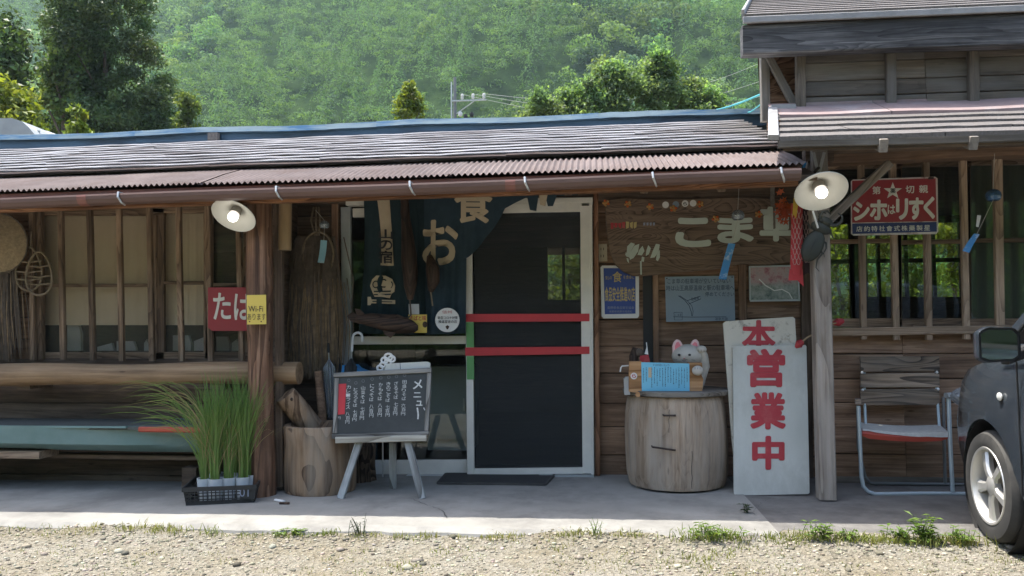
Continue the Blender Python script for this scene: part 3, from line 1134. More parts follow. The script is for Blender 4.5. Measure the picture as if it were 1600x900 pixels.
dk.add([(x + (.26 * (y - LY) if x < 3 else 0), y, z) for x in (xlo + .02, XE) for y, z in ((LY + .03, LZ - .01), (UY, LZ - .01 + (UY - LY - .03) * .45), (UY, LZ - .05 + (UY - LY - .03) * .45), (LY + .03, LZ - .05))],
       [(0, 1, 5, 4), (1, 2, 6, 5), (2, 3, 7, 6), (3, 0, 4, 7), (0, 3, 2, 1), (4, 5, 6, 7)])
dk.build('roof_deck', MT['plank_dark'], tall)
for px, y0_, y1_ in ((1381, 219, 237), (1522, 212, 236)):
    a = U(px, (y0_ + y1_) / 2, LY + .0)
    board('rafter_end', a, a + V((0, 0.9, 0.42)), 0.075, 0.048, MT['post_grey'], tall)
# lower wall: beam, lattice window, planks
board('window_head_beam', U(1290, 242, RW - .12), U(1640, 227, RW - .12), 0.14, 0.14, MT['plank'], tall, segs=3)
board('soffit_beam', U(1270, 232, RW - .5), U(1640, 217, RW - .5), 0.07, 0.08, MT['plank_dark'], tall, segs=3)
xs0, xs1 = px_x(1287, 600, RW), XE
zr5 = [zpx(y, 1412, RW) for y in (757, 710, 668, 629, 592, 553, 519)]
rows(tall, xs0, xs1, zr5, RW, MT['plank'], joints=(px_x(1412, 600, RW), px_x(1412, 600, RW) + 1.4), seed=21)
MB().box(((xs0 + xs1) / 2, RW + .045, 0.57), (xs1 - xs0, 0.03, 1.02)).build('wall_backing', MT['black'], tall)
board('window_sill', U(1288, 519, RW - .04), U(1660, 513, RW - .04), 0.055, 0.09, MT['bar_light'], tall, segs=3)
board('sill_skirt', (xs0, RW - .01, .075), (xs1, RW - .01, .085), .05, .05, MT['plank_grey'], tall)
RWN = RW + .03


def sash2(x0, x1, gm_, mid=378, curtain=None):
    y0, y1 = 252 - (x0 - 1290) * .03, 512
    root = poly([(x0, y0), (x1, y0), (x1, y1), (x0, y1)], vplane(RWN + .025), .004, gm_, tall, 'window')
    board('window_frame', U(x0, y1 - 7, RWN), U(x1, y1 - 8, RWN), .06, .035, MT['bar'], root)
    board('window_frame', U(x0, y0 + 6, RWN), U(x1, y0 + 4, RWN), .06, .035, MT['bar'], root)
    for x in (x0 + 6, x1 - 6):
        board('window_frame', U(x + 1, y1 - 14, RWN), U(x, y0 + 12, RWN), .045, .033, MT['bar'], root, up=UX)
    board('glazing_bar', U(x0 + 12, mid, RWN), U(x1 - 12, mid - 2, RWN), .03, .025, MT['bar'], root)
    if curtain:
        n = 40
        mb = MB()
        for i in range(n + 1):
            x = x0 + 8 + (x1 - x0 - 16) * i / n
            d = .01 * math.sin(i * 1.1)
            mb.v += [U(x, y0 + 6, RWN + .07 + d), U(x, y1 - 6, RWN + .07 + d)]
        mb.f = [(2 * i, 2 * i + 2, 2 * i + 3, 2 * i + 1) for i in range(n)]
        mb.m = [0] * n
        mb.build('curtain', curtain, root, smooth=True)
    return root


sash2(1285, 1408, MT['glass'])
sash2(1396, 1516, MT['glass'], 379)
sash2(1504, 1700, MT['glass'], 376, MT['curtain_grey'])
for xt, xb_, y0, y1, w in ((1345, 1349, 256, 530, .04), (1394, 1400, 254, 531, .042), (1446, 1451, 252, 531, .042), (1504, 1510, 248, 530, .042), (1558, 1562, 246, 514, .055), (1612, 1615, 246, 530, .042), (1664, 1668, 246, 530, .042)):
    board('lattice_bar', U(xb_, y1, RW - .06), U(xt, y0, RW - .06), w, .035, MT['bar_light'], tall, up=UX, segs=3, wob=.04)
# front post and its brace
PQ = 5.07
board('front_post', U(1291, 779, PQ), U(1277, 236, PQ), 0.10, 0.10, MT['post_grey'], tall, up=UX, segs=6, wob=.03, ch=.008)
board('brace', U(1283, 355, PQ - .02), U(1390, 255, PQ - .02), 0.052, 0.05, MT['post_grey'], tall, ch=.006)
board('tie_beam', U(1256, 245, PQ + .02), U(1300, 243, PQ + .02), .08, .08, MT['plank_dark'], tall)

# ------------------------------------------------------------------ interior, seen through the screen and the panes
inn = thing('interior_room', 'dim plank room seen through screen door and window panes', 'room', (0, 9.7, 0.1))
BY = 9.7
zc = 2.25


def wall_with_holes(x0, x1, z0, z1, holes, y, t, mat, par):
    xs = sorted({x0, x1, *[h[0] for h in holes], *[h[1] for h in holes]})
    mb = MB()
    for a, b in zip(xs[:-1], xs[1:]):
        hs = sorted([(h[2], h[3]) for h in holes if h[0] <= a + 1e-6 and h[1] >= b - 1e-6])
        z = z0
        for h0, h1 in hs + [(z1, z1)]:
            if h0 - z > 1e-4:
                mb.box(((a + b) / 2, y, (z + h0) / 2), (b - a, t, h0 - z))
            z = max(z, h1)
    return mb.build('back_wall', mat, par)


h1 = (px_x(854, 420, BY), px_x(935, 420, BY), zpx(474, 890, BY), zpx(366, 890, BY))
h2 = (px_x(1285, 420, BY), px_x(1500, 420, BY), zpx(526, 1390, BY), zpx(345, 1390, BY))
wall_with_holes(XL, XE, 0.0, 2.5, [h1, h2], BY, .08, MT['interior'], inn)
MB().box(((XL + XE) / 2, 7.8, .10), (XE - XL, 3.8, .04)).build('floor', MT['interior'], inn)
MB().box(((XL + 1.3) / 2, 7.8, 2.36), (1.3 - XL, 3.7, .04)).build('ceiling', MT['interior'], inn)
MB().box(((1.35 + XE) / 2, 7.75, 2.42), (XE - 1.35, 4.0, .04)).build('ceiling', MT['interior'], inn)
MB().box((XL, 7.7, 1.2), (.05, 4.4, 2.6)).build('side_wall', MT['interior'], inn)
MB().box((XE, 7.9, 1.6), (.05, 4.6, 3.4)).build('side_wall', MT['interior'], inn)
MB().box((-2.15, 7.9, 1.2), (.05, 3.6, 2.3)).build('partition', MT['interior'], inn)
for (a, b, c, d), nm in ((h1, 3), (h2, 5)):
    w = MB()
    for i in range(nm + 1):
        x = a + (b - a) * i / nm
        w.box((x, BY - .05, (c + d) / 2), (.035, .04, d - c))
    w.box(((a + b) / 2, BY - .055, c + .02), (b - a, .04, .04)).box(((a + b) / 2, BY - .055, d - .02), (b - a, .04, .04))
    if nm == 5:
        w.box(((a + b) / 2, BY - .045, (c * .35 + d * .65)), (b - a, .03, .05))
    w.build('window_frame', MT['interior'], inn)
    MB().box(((a + b) / 2, BY - .02, (c + d) / 2), (b - a, .004, d - c)).build('window_pane', MT['glass'], inn)
# ------------------------------------------------------------------ more materials
MT['enamel'] = solid('white_enamel', (0.47, 0.46, 0.42), 0.35, 0, 0.06, 5, dirt=(0.5, 0.47, 0.4), dirt_amt=0.4, dirt_scale=2)
MT['enamel_out'] = solid('grey_green_enamel_outside', (0.45, 0.46, 0.43), 0.4, 0, 0.1, 5)
MT['bulb'] = emit('lit_bulb', (1.0, 0.96, 0.88), 2.4)
MT['bulb_warm'] = emit('lit_warm_bulb', (1.0, 0.7, 0.3), 5.0)
MT['porcelain'] = solid('bulb_socket_porcelain', (0.22, 0.20, 0.18), 0.5, 0, 0.2)
MT['red_enamel'] = solid('chipped_red_enamel', (0.27, 0.022, 0.028), 0.42, 0, 0.12, 5, dirt=(0.10, 0.03, 0.022), dirt_amt=0.7, dirt_scale=7, fleck=0.64)
MT['blue_enamel'] = solid('navy_enamel', (0.015, 0.03, 0.115), 0.42, 0, 0.12, 5, dirt=(0.06, 0.03, 0.02), dirt_amt=0.6, dirt_scale=8, fleck=0.66)
MT['white_letter'] = solid('off_white_lettering', (0.62, 0.60, 0.52), 0.6, 0, 0.1, 12, dirt=(0.3, 0.25, 0.2), dirt_amt=0.5, dirt_scale=20, fleck=0.68)
MT['white_rim'] = solid('off_white_enamel_rim', (0.55, 0.50, 0.45), 0.5, 0, 0.15, 12, dirt=(0.16, 0.06, 0.04), dirt_amt=0.9, dirt_scale=9, fleck=0.58)
MT['yellow_paper'] = solid('yellow_card', (0.60, 0.45, 0.09), 0.7, 0, 0.06, 3)
MT['ink'] = solid('black_ink', (0.02, 0.02, 0.025), 0.7, 0, 0.1)
MT['ink_blue'] = solid('faded_blue_ink', (0.05, 0.07, 0.11), 0.8, 0, 0.2, 30)
MT['board_white'] = solid('white_painted_board', (0.47, 0.475, 0.43), 0.7, 0, 0.1, 4, 0.2, dirt=(0.36, 0.35, 0.31), dirt_amt=0.6, dirt_scale=5, fleck=0.54, stretch=(1, 1, .45))
MT['board_chip'] = solid('chipped_cream_board', (0.52, 0.49, 0.41), 0.7, 0, 0.1, 4, 0.2, dirt=(0.10, 0.08, 0.06), dirt_amt=0.85, dirt_scale=14, fleck=0.63)
MT['red_paint'] = solid('red_sign_paint', (0.36, 0.022, 0.03), 0.55, 0, 0.15, 9, dirt=(0.42, 0.12, 0.1), dirt_amt=0.5, dirt_scale=12, fleck=0.6)
MT['navy'] = solid('indigo_cotton', (0.030, 0.050, 0.066), 0.92, 0, 0.18, 14, 0.15, spec=0.1)
MT['navy2'] = solid('deep_indigo_cotton', (0.022, 0.038, 0.044), 0.92, 0, 0.18, 14, 0.15, spec=0.1)
MT['cloth_letter'] = solid('undyed_cotton_lettering', (0.46, 0.38, 0.27), 0.9, 0, 0.08, 14, spec=0.1)
MT['smoked'] = wood('smoke_blackened_wood', (0.03, 0.018, 0.012), (0.085, 0.05, 0.034), (0.14, 0.085, 0.06), axis='Z', rough=0.6)
MT['smoked_x'] = wood('smoke_blackened_fish_wood', (0.025, 0.016, 0.012), (0.075, 0.045, 0.032), (0.13, 0.08, 0.055), rough=0.6)
MT['straw_dark'] = solid('blackish_fibre', (0.11, 0.085, 0.065), 0.95, 0, 0.4, 20)
MT['straw'] = solid('dull_straw', (0.21, 0.145, 0.082), 0.9, 0, 0.5, 20)
MT['rope'] = solid('old_straw_rope', (0.20, 0.155, 0.10), 0.9, 0, 0.4, 30, 0.4)
MT['sedge'] = solid('woven_sedge', (0.27, 0.205, 0.125), 0.85, 0, 0.35, 6, 0.3, stretch=(8, 8, 8))
MT['bamboo'] = solid('tan_bamboo', (0.34, 0.23, 0.12), 0.5, 0, 0.2, 4, stretch=(6, 6, 1))
MT['paper_blue'] = solid('blue_wind_chime_paper', (0.06, 0.25, 0.55), 0.7, 0, 0.1, 6, dirt=(0.6, 0.68, 0.72), dirt_amt=0.9, dirt_scale=16, fleck=0.63)
MT['paper_blue2'] = solid('pale_blue_wind_chime_paper', (0.22, 0.42, 0.52), 0.7, 0, 0.1, 6, dirt=(0.6, 0.68, 0.72), dirt_amt=0.9, dirt_scale=16, fleck=0.6)
MT['paper'] = solid('white_paper', (0.62, 0.62, 0.6), 0.8, 0, 0.05)
MT['chime_glass'] = glass('wind_chime_glass', tint=(0.86, 0.9, 0.92), refl=2.0, film=0.22, filmcol=(0.5, 0.55, 0.6))
MT['chime_glass_blue'] = glass('blue_wind_chime_glass', tint=(0.6, 0.75, 0.9), refl=2.0, film=0.3, filmcol=(0.15, 0.3, 0.5))
MT['string'] = solid('pale_string', (0.42, 0.39, 0.33), 0.9)
MT['mortar'] = wood('pale_mortar_wood', (0.10, 0.06, 0.035), (0.31, 0.205, 0.125), (0.42, 0.295, 0.19), axis='Z', rings=9, ring_amt=0.4, stain=0.4, ringw=(0.9, 4), grey=(0.25, 0.21, 0.165))
MT['drum'] = wood('weathered_trunk_wood', (0.12, 0.085, 0.058), (0.34, 0.252, 0.178), (0.45, 0.355, 0.26), axis='Z', rings=14, ring_amt=0.14, stain=0.4, grey=(0.30, 0.26, 0.215), ringw=(1.2, 7.0))
MT['bark'] = wood('dark_bark', (0.02, 0.014, 0.01), (0.085, 0.06, 0.042), (0.20, 0.15, 0.11), axis='Z', rings=12, ring_amt=0.8, bump=1.5, ringw=(3, 9))
MT['lid'] = wood('grey_lid_wood', (0.09, 0.075, 0.06), (0.25, 0.215, 0.175), (0.38, 0.33, 0.27), grey=(0.26, 0.245, 0.22), stain=0.4)
MT['chalk_board'] = solid('slate_green_black_board', (0.035, 0.04, 0.041), 0.75, 0, 0.25, 3, dirt=(0.06, 0.065, 0.066), dirt_amt=0.6, dirt_scale=2)
MT['chalk'] = solid('white_chalk', (0.55, 0.56, 0.54), 0.95, 0, 0.35, 90)
MT['chalk_faint'] = solid('smudged_chalk', (0.17, 0.18, 0.18), 0.95, 0, 0.3, 60)
MT['frame_grey'] = wood('grey_painted_frame', (0.10, 0.095, 0.085), (0.24, 0.235, 0.22), (0.36, 0.355, 0.335), stain=0.4, rings=14)
MT['leg_white'] = wood('flaking_white_leg', (0.17, 0.17, 0.16), (0.42, 0.44, 0.43), (0.56, 0.58, 0.57), stain=0.45, rings=10, bump=0.8)
MT['tray_wood'] = wood('pale_tray_wood', (0.2, 0.185, 0.15), (0.42, 0.40, 0.34), (0.54, 0.52, 0.45), stain=0.3, rings=10)
MT['plastic_black'] = solid('black_crate_plastic', (0.018, 0.019, 0.02), 0.45, 0, 0.2, 5)
MT['pot_grey'] = solid('grey_vinyl_pot', (0.46, 0.49, 0.50), 0.6, 0, 0.12, 8, 0.3)
MT['soil'] = solid('potting_soil', (0.05, 0.035, 0.025), 1.0, 0, 0.4, 40, 0.8)
MT['canoe'] = solid('teal_canoe_hull', (0.135, 0.225, 0.215), 0.5, 0, 0.12, 4, dirt=(0.19, 0.27, 0.26), dirt_amt=0.5, dirt_scale=2.2)
MT['canoe_red'] = solid('orange_red_gunwale', (0.42, 0.075, 0.04), 0.5, 0, 0.2, 6)
MT['canoe_in'] = solid('dark_canoe_inside', (0.07, 0.08, 0.075), 0.7)
MT['tube'] = solid('pale_blue_tube_steel', (0.44, 0.52, 0.56), 0.3, 0.35, 0.1, 6)
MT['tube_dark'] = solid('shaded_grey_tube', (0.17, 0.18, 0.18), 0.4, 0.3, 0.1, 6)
MT['seat_red'] = solid('red_vinyl_seat', (0.42, 0.065, 0.04), 0.5, 0, 0.15, 8)
MT['seat_grey'] = solid('frayed_grey_seat_cover', (0.42, 0.41, 0.38), 0.9, 0, 0.2, 30, 0.3)
MT['slat'] = wood('weathered_chair_slat', (0.06, 0.046, 0.034), (0.25, 0.185, 0.13), (0.35, 0.27, 0.20), rings=20, ring_amt=0.45, stain=0.3, ringw=(0.8, 6), grey=(0.24, 0.21, 0.175))
MT['signwood'] = wood('bold_grained_sign_wood', (0.05, 0.032, 0.022), (0.205, 0.142, 0.10), (0.26, 0.185, 0.132), rings=44, ring_amt=0.3, stain=0.2, rough=0.6, ringw=(1.3, 4.6))
MT['pale_green_letter'] = solid('pale_grey_green_paint', (0.43, 0.48, 0.42), 0.7, 0, 0.08, 8)
MT['poster_blue'] = solid('poster_blue', (0.02, 0.055, 0.25), 0.5, 0, 0.06)
MT['poster_gold'] = solid('poster_yellow_print', (0.46, 0.36, 0.14), 0.6, 0, 0.06)
MT['poster_grey'] = solid('poster_grey_print', (0.22, 0.25, 0.32), 0.6, 0, 0.06)
MT['notice'] = solid('blue_grey_notice_sheet', (0.20, 0.26, 0.31), 0.6, 0, 0.06, 2)
MT['outlet'] = solid('beige_outlet_plate', (0.42, 0.36, 0.26), 0.5, 0, 0.05)
MT['maple'] = leaf('orange_maple_leaf', (0.55, 0.13, 0.03), (0.38, 0.06, 0.02), trans=0.2)
MT['koi_red'] = solid('red_carp_cloth', (0.40, 0.04, 0.045), 0.85, 0, 0.15, 9)
MT['koi_dark'] = solid('dark_carp_cloth', (0.05, 0.03, 0.035), 0.85, 0, 0.2, 9)
MT['koi_white'] = solid('faded_white_carp_print', (0.48, 0.35, 0.32), 0.85, 0, 0.2, 9)
MT['yellow_cloth'] = solid('yellow_streamer', (0.55, 0.36, 0.05), 0.85, 0, 0.1)
MT['beetle'] = solid('dark_green_black_beetle', (0.020, 0.023, 0.017), 0.6, 0, 0.4, 9, 0.1)
MT['cat_white'] = solid('grey_white_cat_paint', (0.43, 0.405, 0.355), 0.55, 0, 0.12, 4, dirt=(0.30, 0.27, 0.22), dirt_amt=0.5, dirt_scale=6, fleck=0.58)
MT['pink'] = solid('pink_ear_paint', (0.60, 0.17, 0.20), 0.6, 0, 0.1)
MT['pink_pale'] = solid('pale_pink_ear_rim', (0.62, 0.44, 0.42), 0.6, 0, 0.1)
MT['box_wood'] = wood('orange_box_wood', (0.20, 0.10, 0.04), (0.36, 0.20, 0.095), (0.45, 0.27, 0.14), stain=0.25, rings=8)
MT['sheet_blue'] = solid('sky_blue_sheet', (0.15, 0.44, 0.60), 0.5, 0, 0.06, 3)
MT['bright_blue'] = solid('bright_blue_plastic', (0.02, 0.26, 0.62), 0.4, 0, 0.06)
MT['vinyl'] = glass('clear_umbrella_vinyl', tint=(0.8, 0.82, 0.83), refl=1.6, film=0.35, filmcol=(0.3, 0.32, 0.33))
MT['umbrella_dark'] = solid('black_umbrella_cloth', (0.018, 0.02, 0.022), 0.7)
MT['rubber'] = solid('tyre_rubber', (0.035, 0.034, 0.032), 0.85, 0, 0.25, 14, 0.1, dirt=(0.09, 0.085, 0.075), dirt_amt=0.5)
MT['alloy'] = solid('silver_alloy_rim', (0.50, 0.49, 0.46), 0.36, 0.55, 0.08, 6)
MT['mat_black'] = solid('dark_doormat', (0.03, 0.031, 0.031), 0.95, 0, 0.3, 60, 0.5)


def car_paint():
    m, nt, bs = base('dark_blue_grey_car_paint')
    n1 = N(nt, 'ShaderNodeTexNoise', Scale=7.0, Detail=6.0, Roughness=0.7)
    nt.links.new(coords(nt, (1, 1, 1)), n1.inputs['Vector'])
    rp = ramp(nt, [(0.35, (0.022, 0.030, 0.040)), (0.75, (0.042, 0.05, 0.058))])
    nt.links.new(n1.outputs['Fac'], rp.inputs[0])
    nt.links.new(rp.outputs[0], bs.inputs['Base Color'])
    bs.inputs['Roughness'].default_value = 0.26
    bs.inputs['Coat Weight'].default_value = 0.7
    bs.inputs['Coat Roughness'].default_value = 0.08
    return m


MT['paint'] = car_paint()

# ------------------------------------------------------------------ lamps
def lamp(cx, cy, w_px, Y, axis, label, mount, tilt=0):
    c = U(cx, cy, Y)
    r = w_px / 2 / F_PX * Y * 1.0
    t = thing('wall_lamp', label, 'lamp', c, 'enamel lamps under the eaves')
    axis = V(axis).normalized()              # the way the open side looks
    up = -axis
    sh = MB().lathe([(r * 0.16, r * 0.46), (r * 0.30, r * 0.40), (r * 0.62, r * 0.22), (r * 0.93, r * 0.03), (r * 1.0, -r * 0.02)], c, up, n=40)
    sh.lathe([(r * 1.0, -r * 0.02), (r * 1.01, 0.0), (r * 0.94, r * 0.055), (r * 0.64, r * 0.24), (r * 0.32, r * 0.43), (r * 0.17, r * 0.48)], c, up, n=40, mi=1)
    sh.build('lamp_shade', [MT['enamel'], MT['enamel_out']], t, smooth=True)
    s0 = c + up * r * 0.46
    sk = MB().lathe([(0.0, r * 0.72), (r * 0.2, r * 0.7), (r * 0.22, r * 0.5), (r * 0.25, r * 0.30), (r * 0.24, r * 0.1), (0.0, r * 0.1)], c, up, n=20)
    sk.build('socket', MT['porcelain'], t, smooth=True)
    MB().ell(c + axis * r * 0.08, (r * .225, r * .225, r * .225), n=18, m=12).build('bulb', MT['bulb'], t, smooth=True)
    s1 = c + up * r * 0.7
    m = U(mount[0], mount[1], mount[2])
    MB().tube([s1, s1 + up * 0.06 + V((0, .03, 0)), (s1 + m) / 2 + V((0, 0, .03)), m], 0.009, n=8).build('bracket_arm', MT['iron'], t, smooth=True)
    return t


lamp(365, 337, 73, 4.78, (-0.10, -0.62, -0.80), 'white saucer lamp with lit bulb above small red sign, left of log post', (392, 320, 5.0))
lamp(1283, 299, 79, 4.84, (0.04, -0.62, -0.80), 'white saucer lamp with lit bulb above beetle, on grey front post', (1280, 262, 5.03))
st = thing('strap_bracket', 'V shaped galvanised strap bracket at top of grey front post', 'bracket', U(1278, 268, 5.0))
for a in ((1271, 238), (1288, 238)):
    MB().bar(U(1279, 274, 5.005), U(*a, 5.005), .018, .004, up=V((1, 0, 0))).build('strap', MT['zinc'], st)
MB().tube([U(1270, 330, 4.9), U(1278, 356, 4.95)], .006, n=6).build('pull_rod', MT['paper'], st)

# ------------------------------------------------------------------ signs at the left window and on the posts
P1 = vplane(LW - .10)
s = thing('red_sign', 'chipped red enamel sign with white hiragana hanging on lattice beside the log post', 'sign', U(355, 483, LW - .1))
poly([(325, 449), (390, 449), (390, 517), (331, 517), (328, 514), (325, 512)], P1, .006, MT['red_enamel'], s, 'sign_plate')
text('たば', (333, 456, 396, 500), P1, MT['white_letter'], s, bold=0.018)
P2 = vplane(4.90)
s = thing('yellow_sign', 'yellow Wi-Fi card tacked to the log post beside red sign', 'sign', U(400, 484, 4.9))
poly([(385.5, 461), (415.5, 460.5), (416, 506.5), (386, 507)], P2, .004, MT['yellow_paper'], s, 'card')
text('Wi-Fi', (388, 478, 411, 487), P2, MT['ink'], s)
text('あります', (386.5, 490, 415, 500), P2, MT['ink'], s)
for q in (390, 408):
    poly(circ(q, 502.5, 1), P2, .003, MT['iron'], s, 'tack', proud=.002)

# ------------------------------------------------------------------ things hanging at the left end
c = U(-2, 380, LW - .14)
hat = thing('sedge_hat', 'broad woven sedge hat hanging on the wall at the left end', 'hat', c)
hm_ = MB().lathe([(0.0, .10), (.03, .095), (.10, .06), (.20, .012), (.212, 0.0), (.20, .004), (.1, .05), (0.0, .085)], c, V((0.05, -1, -.1)), n=64, wob=lambda t, j: 1 + .008 * math.sin(26 * t))
hm_.build('hat_cone', MT['sedge'], hat, smooth=True)
MB().lathe([(.206, .004), (.216, .006), (.217, -.004), (.207, -.006), (.206, .004)], c, V((0.05, -1, -.1)), n=48).build('hat_rim', MT['straw_dark'], hat, smooth=True)
MB().tube([c + V((0, .0, .20)), c + V((0, .06, .28)), U(-2, 326, LW)], .004, n=5).build('hat_cord', MT['rope'], hat)
rs = random.Random(8)


def strands(name, par, mats, n, top, bot, spread_t, spread_b, Y, thick=.0022, sag=.02, depth=.05):
    """many thin fibres from around the pixel top down to around the pixel bot"""
    for mi, (mat, frac, f0, f1) in enumerate(mats):
        mb = MB()
        for i in range(int(n * frac)):
            u = rs.gauss(0, .5)
            a = U(top[0] + u * spread_t, top[1] + rs.uniform(-4, 4), Y + rs.uniform(-depth, depth) * .6)
            b = U(bot[0] + u * spread_b + rs.gauss(0, 3), bot[1] + rs.uniform(-16, 10), Y + rs.uniform(-depth, depth))
            p0 = a.lerp(b, f0)
            p2 = a.lerp(b, min(1, f1 + rs.uniform(-.08, .05)))
            p1 = (p0 + p2) / 2 + V((rs.gauss(0, .008) + u * .02, -abs(rs.gauss(0, sag)), 0))
            mb.tube([p0, p1, p2], [thick, thick, thick * .4], n=3, cap=False)
        mb.build(name, mat, par, kind='stuff')


cape = thing('straw_cape', 'dark fibrous straw cape hanging below the sedge hat', 'cape', U(8, 430, LW - .06))
strands('fibres', cape, [(MT['straw_dark'], 1.0, 0, 1), (MT['straw'], .25, 0.1, 1)], 260, (4, 420), (6, 556), 18, 24, LW - .08, thick=.004)
MB().tube([U(-6, 424, LW - .1), U(6, 418, LW - .12), U(18, 424, LW - .1)], .02, n=8).build('cape_knot', MT['straw_dark'], cape, smooth=True)

# bent wood snow shoes
ks = thing('snow_shoes', 'pair of bent wood snowshoes tied with rope hanging beside the first lattice bar', 'snowshoes', U(48, 395, LW - .12))
for dx, dy in ((0, 0), (16, 12)):
    pts = [U(45 + dx + 20 * math.sin(t) * (1 - .25 * math.cos(t)), 420 + dy * .6 - 34 * math.cos(t), LW - .11 - dx * .002) for t in [i / 28 * 6.2832 for i in range(29)]]
    MB().tube(pts, .008, n=6).build('hoop', MT['rope'], ks, smooth=True)
    for q in (408, 424, 436):
        MB().tube([U(26 + dx, q + dy * .6, LW - .115), U(45 + dx, q + 2 + dy * .6, LW - .125), U(65 + dx, q - 1 + dy * .6, LW - .115)], .006, n=5).build('cross_rope', MT['rope'], ks)
MB().tube([U(48, 384, LW - .12), U(49, 362, LW - .1)], .005, n=5).build('hanging_cord', MT['rope'], ks)

# bamboo tube, straw bundle
bt = thing('bamboo_tube', 'tan bamboo tube hanging under the eave right of the log post', 'tube', U(446, 350, 5.15))
a, b = U(446, 306, 5.15), U(445, 391, 5.15)
MB().lathe([(.0, 0), (.044, 0), (.043, (a - b).length), (0, (a - b).length)], b, a - b, n=20).build('tube_body', MT['bamboo'], bt, smooth=True)
MB().lathe([(.0, -.002), (.036, -.002), (.036, .004), (0, .004)], b, a - b, n=20).build('tube_end', MT['straw'], bt)
sb = thing('straw_bundle', 'old straw bundle with dark upper half hanging by rope loop left of the glass door', 'straw bundle', U(494, 360, WY - .12))
strands('dark_fibres', sb, [(MT['straw_dark'], 1.0, 0, .62)], 420, (494, 372), (492, 588), 26, 40, WY - .15, thick=.005, depth=.06)
strands('straw_fibres', sb, [(MT['straw'], 1.0, .32, 1.0), (MT['straw_dark'], .5, .3, 1.0)], 560, (494, 372), (492, 584), 28, 34, WY - .15, thick=.004, depth=.06)
lo = [U(494 + 24 * math.sin(t) + 3, 398 - 36 * math.cos(t), WY - .18) for t in [i / 24 * 5.2 - 2.6 for i in range(25)]]
MB().tube(lo, .009, n=6).build('rope_loop', MT['rope'], sb, smooth=True)
for q in range(3):
    MB().tube([U(490 + q * 4, 324, WY - .12), U(488 + q * 5 + rs.uniform(-3, 3), 345, WY - .19), U(492 + q * 3, 368, WY - .17)], .007, n=5).build('tie_rope', MT['rope'], sb)
MB().tube([U(519, 376, WY - .16), U(525, 400, WY - .15), U(526, 452, WY - .14)], .006, n=6).build('bent_twig', MT['smoked'], sb)


def wind_chime(g, strip, Y, hang, rpx, gm_, pm, label):
    t = thing('wind_chime', label, 'wind chime', U(*g, Y), 'glass wind chimes')
    r = rpx / F_PX * Y
    c = U(*g, Y)
    pr = [(r * .12, r * .82), (r * .55, r * .72), (r * .9, r * .35), (r, -.1 * r), (r * .88, -.55 * r), (r * .7, -.72 * r), (r * .68, -.70 * r), (r * .84, -.5 * r), (r * .95, -.1 * r), (r * .5, r * .66), (0, r * .78)]
    MB().lathe(pr, c, n=24).build('glass_bell', gm_, t, smooth=True)
    sp = [U(*q, Y) for q in strip]
    MB().tube([U(*hang, Y), c + V((0, 0, r * .8))], .0022, n=4).build('hanging_string', MT['string'], t)
    ctr = (sp[0] + sp[1]) / 2
    MB().tube([c + V((0, 0, r * .5)), c + V((0, 0, -r * .6)), ctr], .0018, n=4).build('clapper_string', MT['string'], t)
    n = 6
    mb = MB()
    for i in range(n + 1):
        k_ = i / n
        off = V((0, .012 * math.sin(k_ * 3), 0))
        mb.v += [sp[0].lerp(sp[3], k_) + off, sp[1].lerp(sp[2], k_) + off, sp[1].lerp(sp[2], k_) + off + V((0, .0012, 0)), sp[0].lerp(sp[3], k_) + off + V((0, .0012, 0))]
    for i in range(n):
        for q in range(4):
            mb.f.append((i * 4 + q, i * 4 + (q + 1) % 4, i * 4 + 4 + (q + 1) % 4, i * 4 + 4 + q))
    mb.m = [0] * len(mb.f)
    mb.build('paper_strip', pm, t)
    return t


wind_chime((507, 351), ((501, 375), (511, 376), (506, 411), (496, 410)), WY - .28, (493, 328), 8, MT['chime_glass'], MT['paper_blue2'], 'small glass wind chime with pale blue strip hanging before the straw bundle')
wind_chime((1153, 336), ((1138, 380), (1149, 381), (1135, 437), (1123, 436)), WY - .3, (1155, 285), 10, MT['chime_glass'], MT['paper_blue'], 'glass wind chime with bright blue strip hanging before the carved shop board')
wc = wind_chime((1552, 305), ((1522, 365), (1531, 366), (1515, 395), (1504, 392)), RW - .3, (1554, 240), 11, MT['chime_glass_blue'], MT['paper_blue'], 'blue glass wind chime blown sideways before the latticed window')
poly([(1527, 336), (1533, 337), (1529, 355), (1525, 354)], vplane(RW - .3), .0012, MT['paper'], wc, 'paper_tag')

# ------------------------------------------------------------------ log rail, canoe
YL = 5.20
a, b = V((XL, YL, zpx(589, 30, YL))), U(468, 582, YL)
lg = thing('log_rail', 'long peeled log laid level under the latticed windows', 'log', (a + b) / 2)
mb = MB()
n = 30
pts = [a.lerp(b, i / n) + V((0, 0, .004 * math.sin(i * .8))) for i in range(n + 1)]
mb.tube(pts, [.078 + .004 * math.sin(i * .5) - .00018 * i for i in range(n + 1)], n=20)
MT['peeled_w'] = MT['peeled']
mb.build('log_body', MT['peeled'], lg, smooth=True)
for x in (-5.4, -3.9, -2.5):
    MB().box((x, YL + .13, (a.z + b.z) / 2 - .05), (.09, .24, .10)).build('log_support', MT['plank_dark'], lg)
YC = 5.14
cn = thing('canoe', 'upturned teal canoe with orange red gunwale stored under the log', 'canoe', (-4.2, YC, .3))
hl = MB()
z_top, z_bot = zpx(667, 150, YC - .16), zpx(716, 200, YC - .16)
xe = px_x(388, 690, YC)
L_ = 4.6
ns = 36
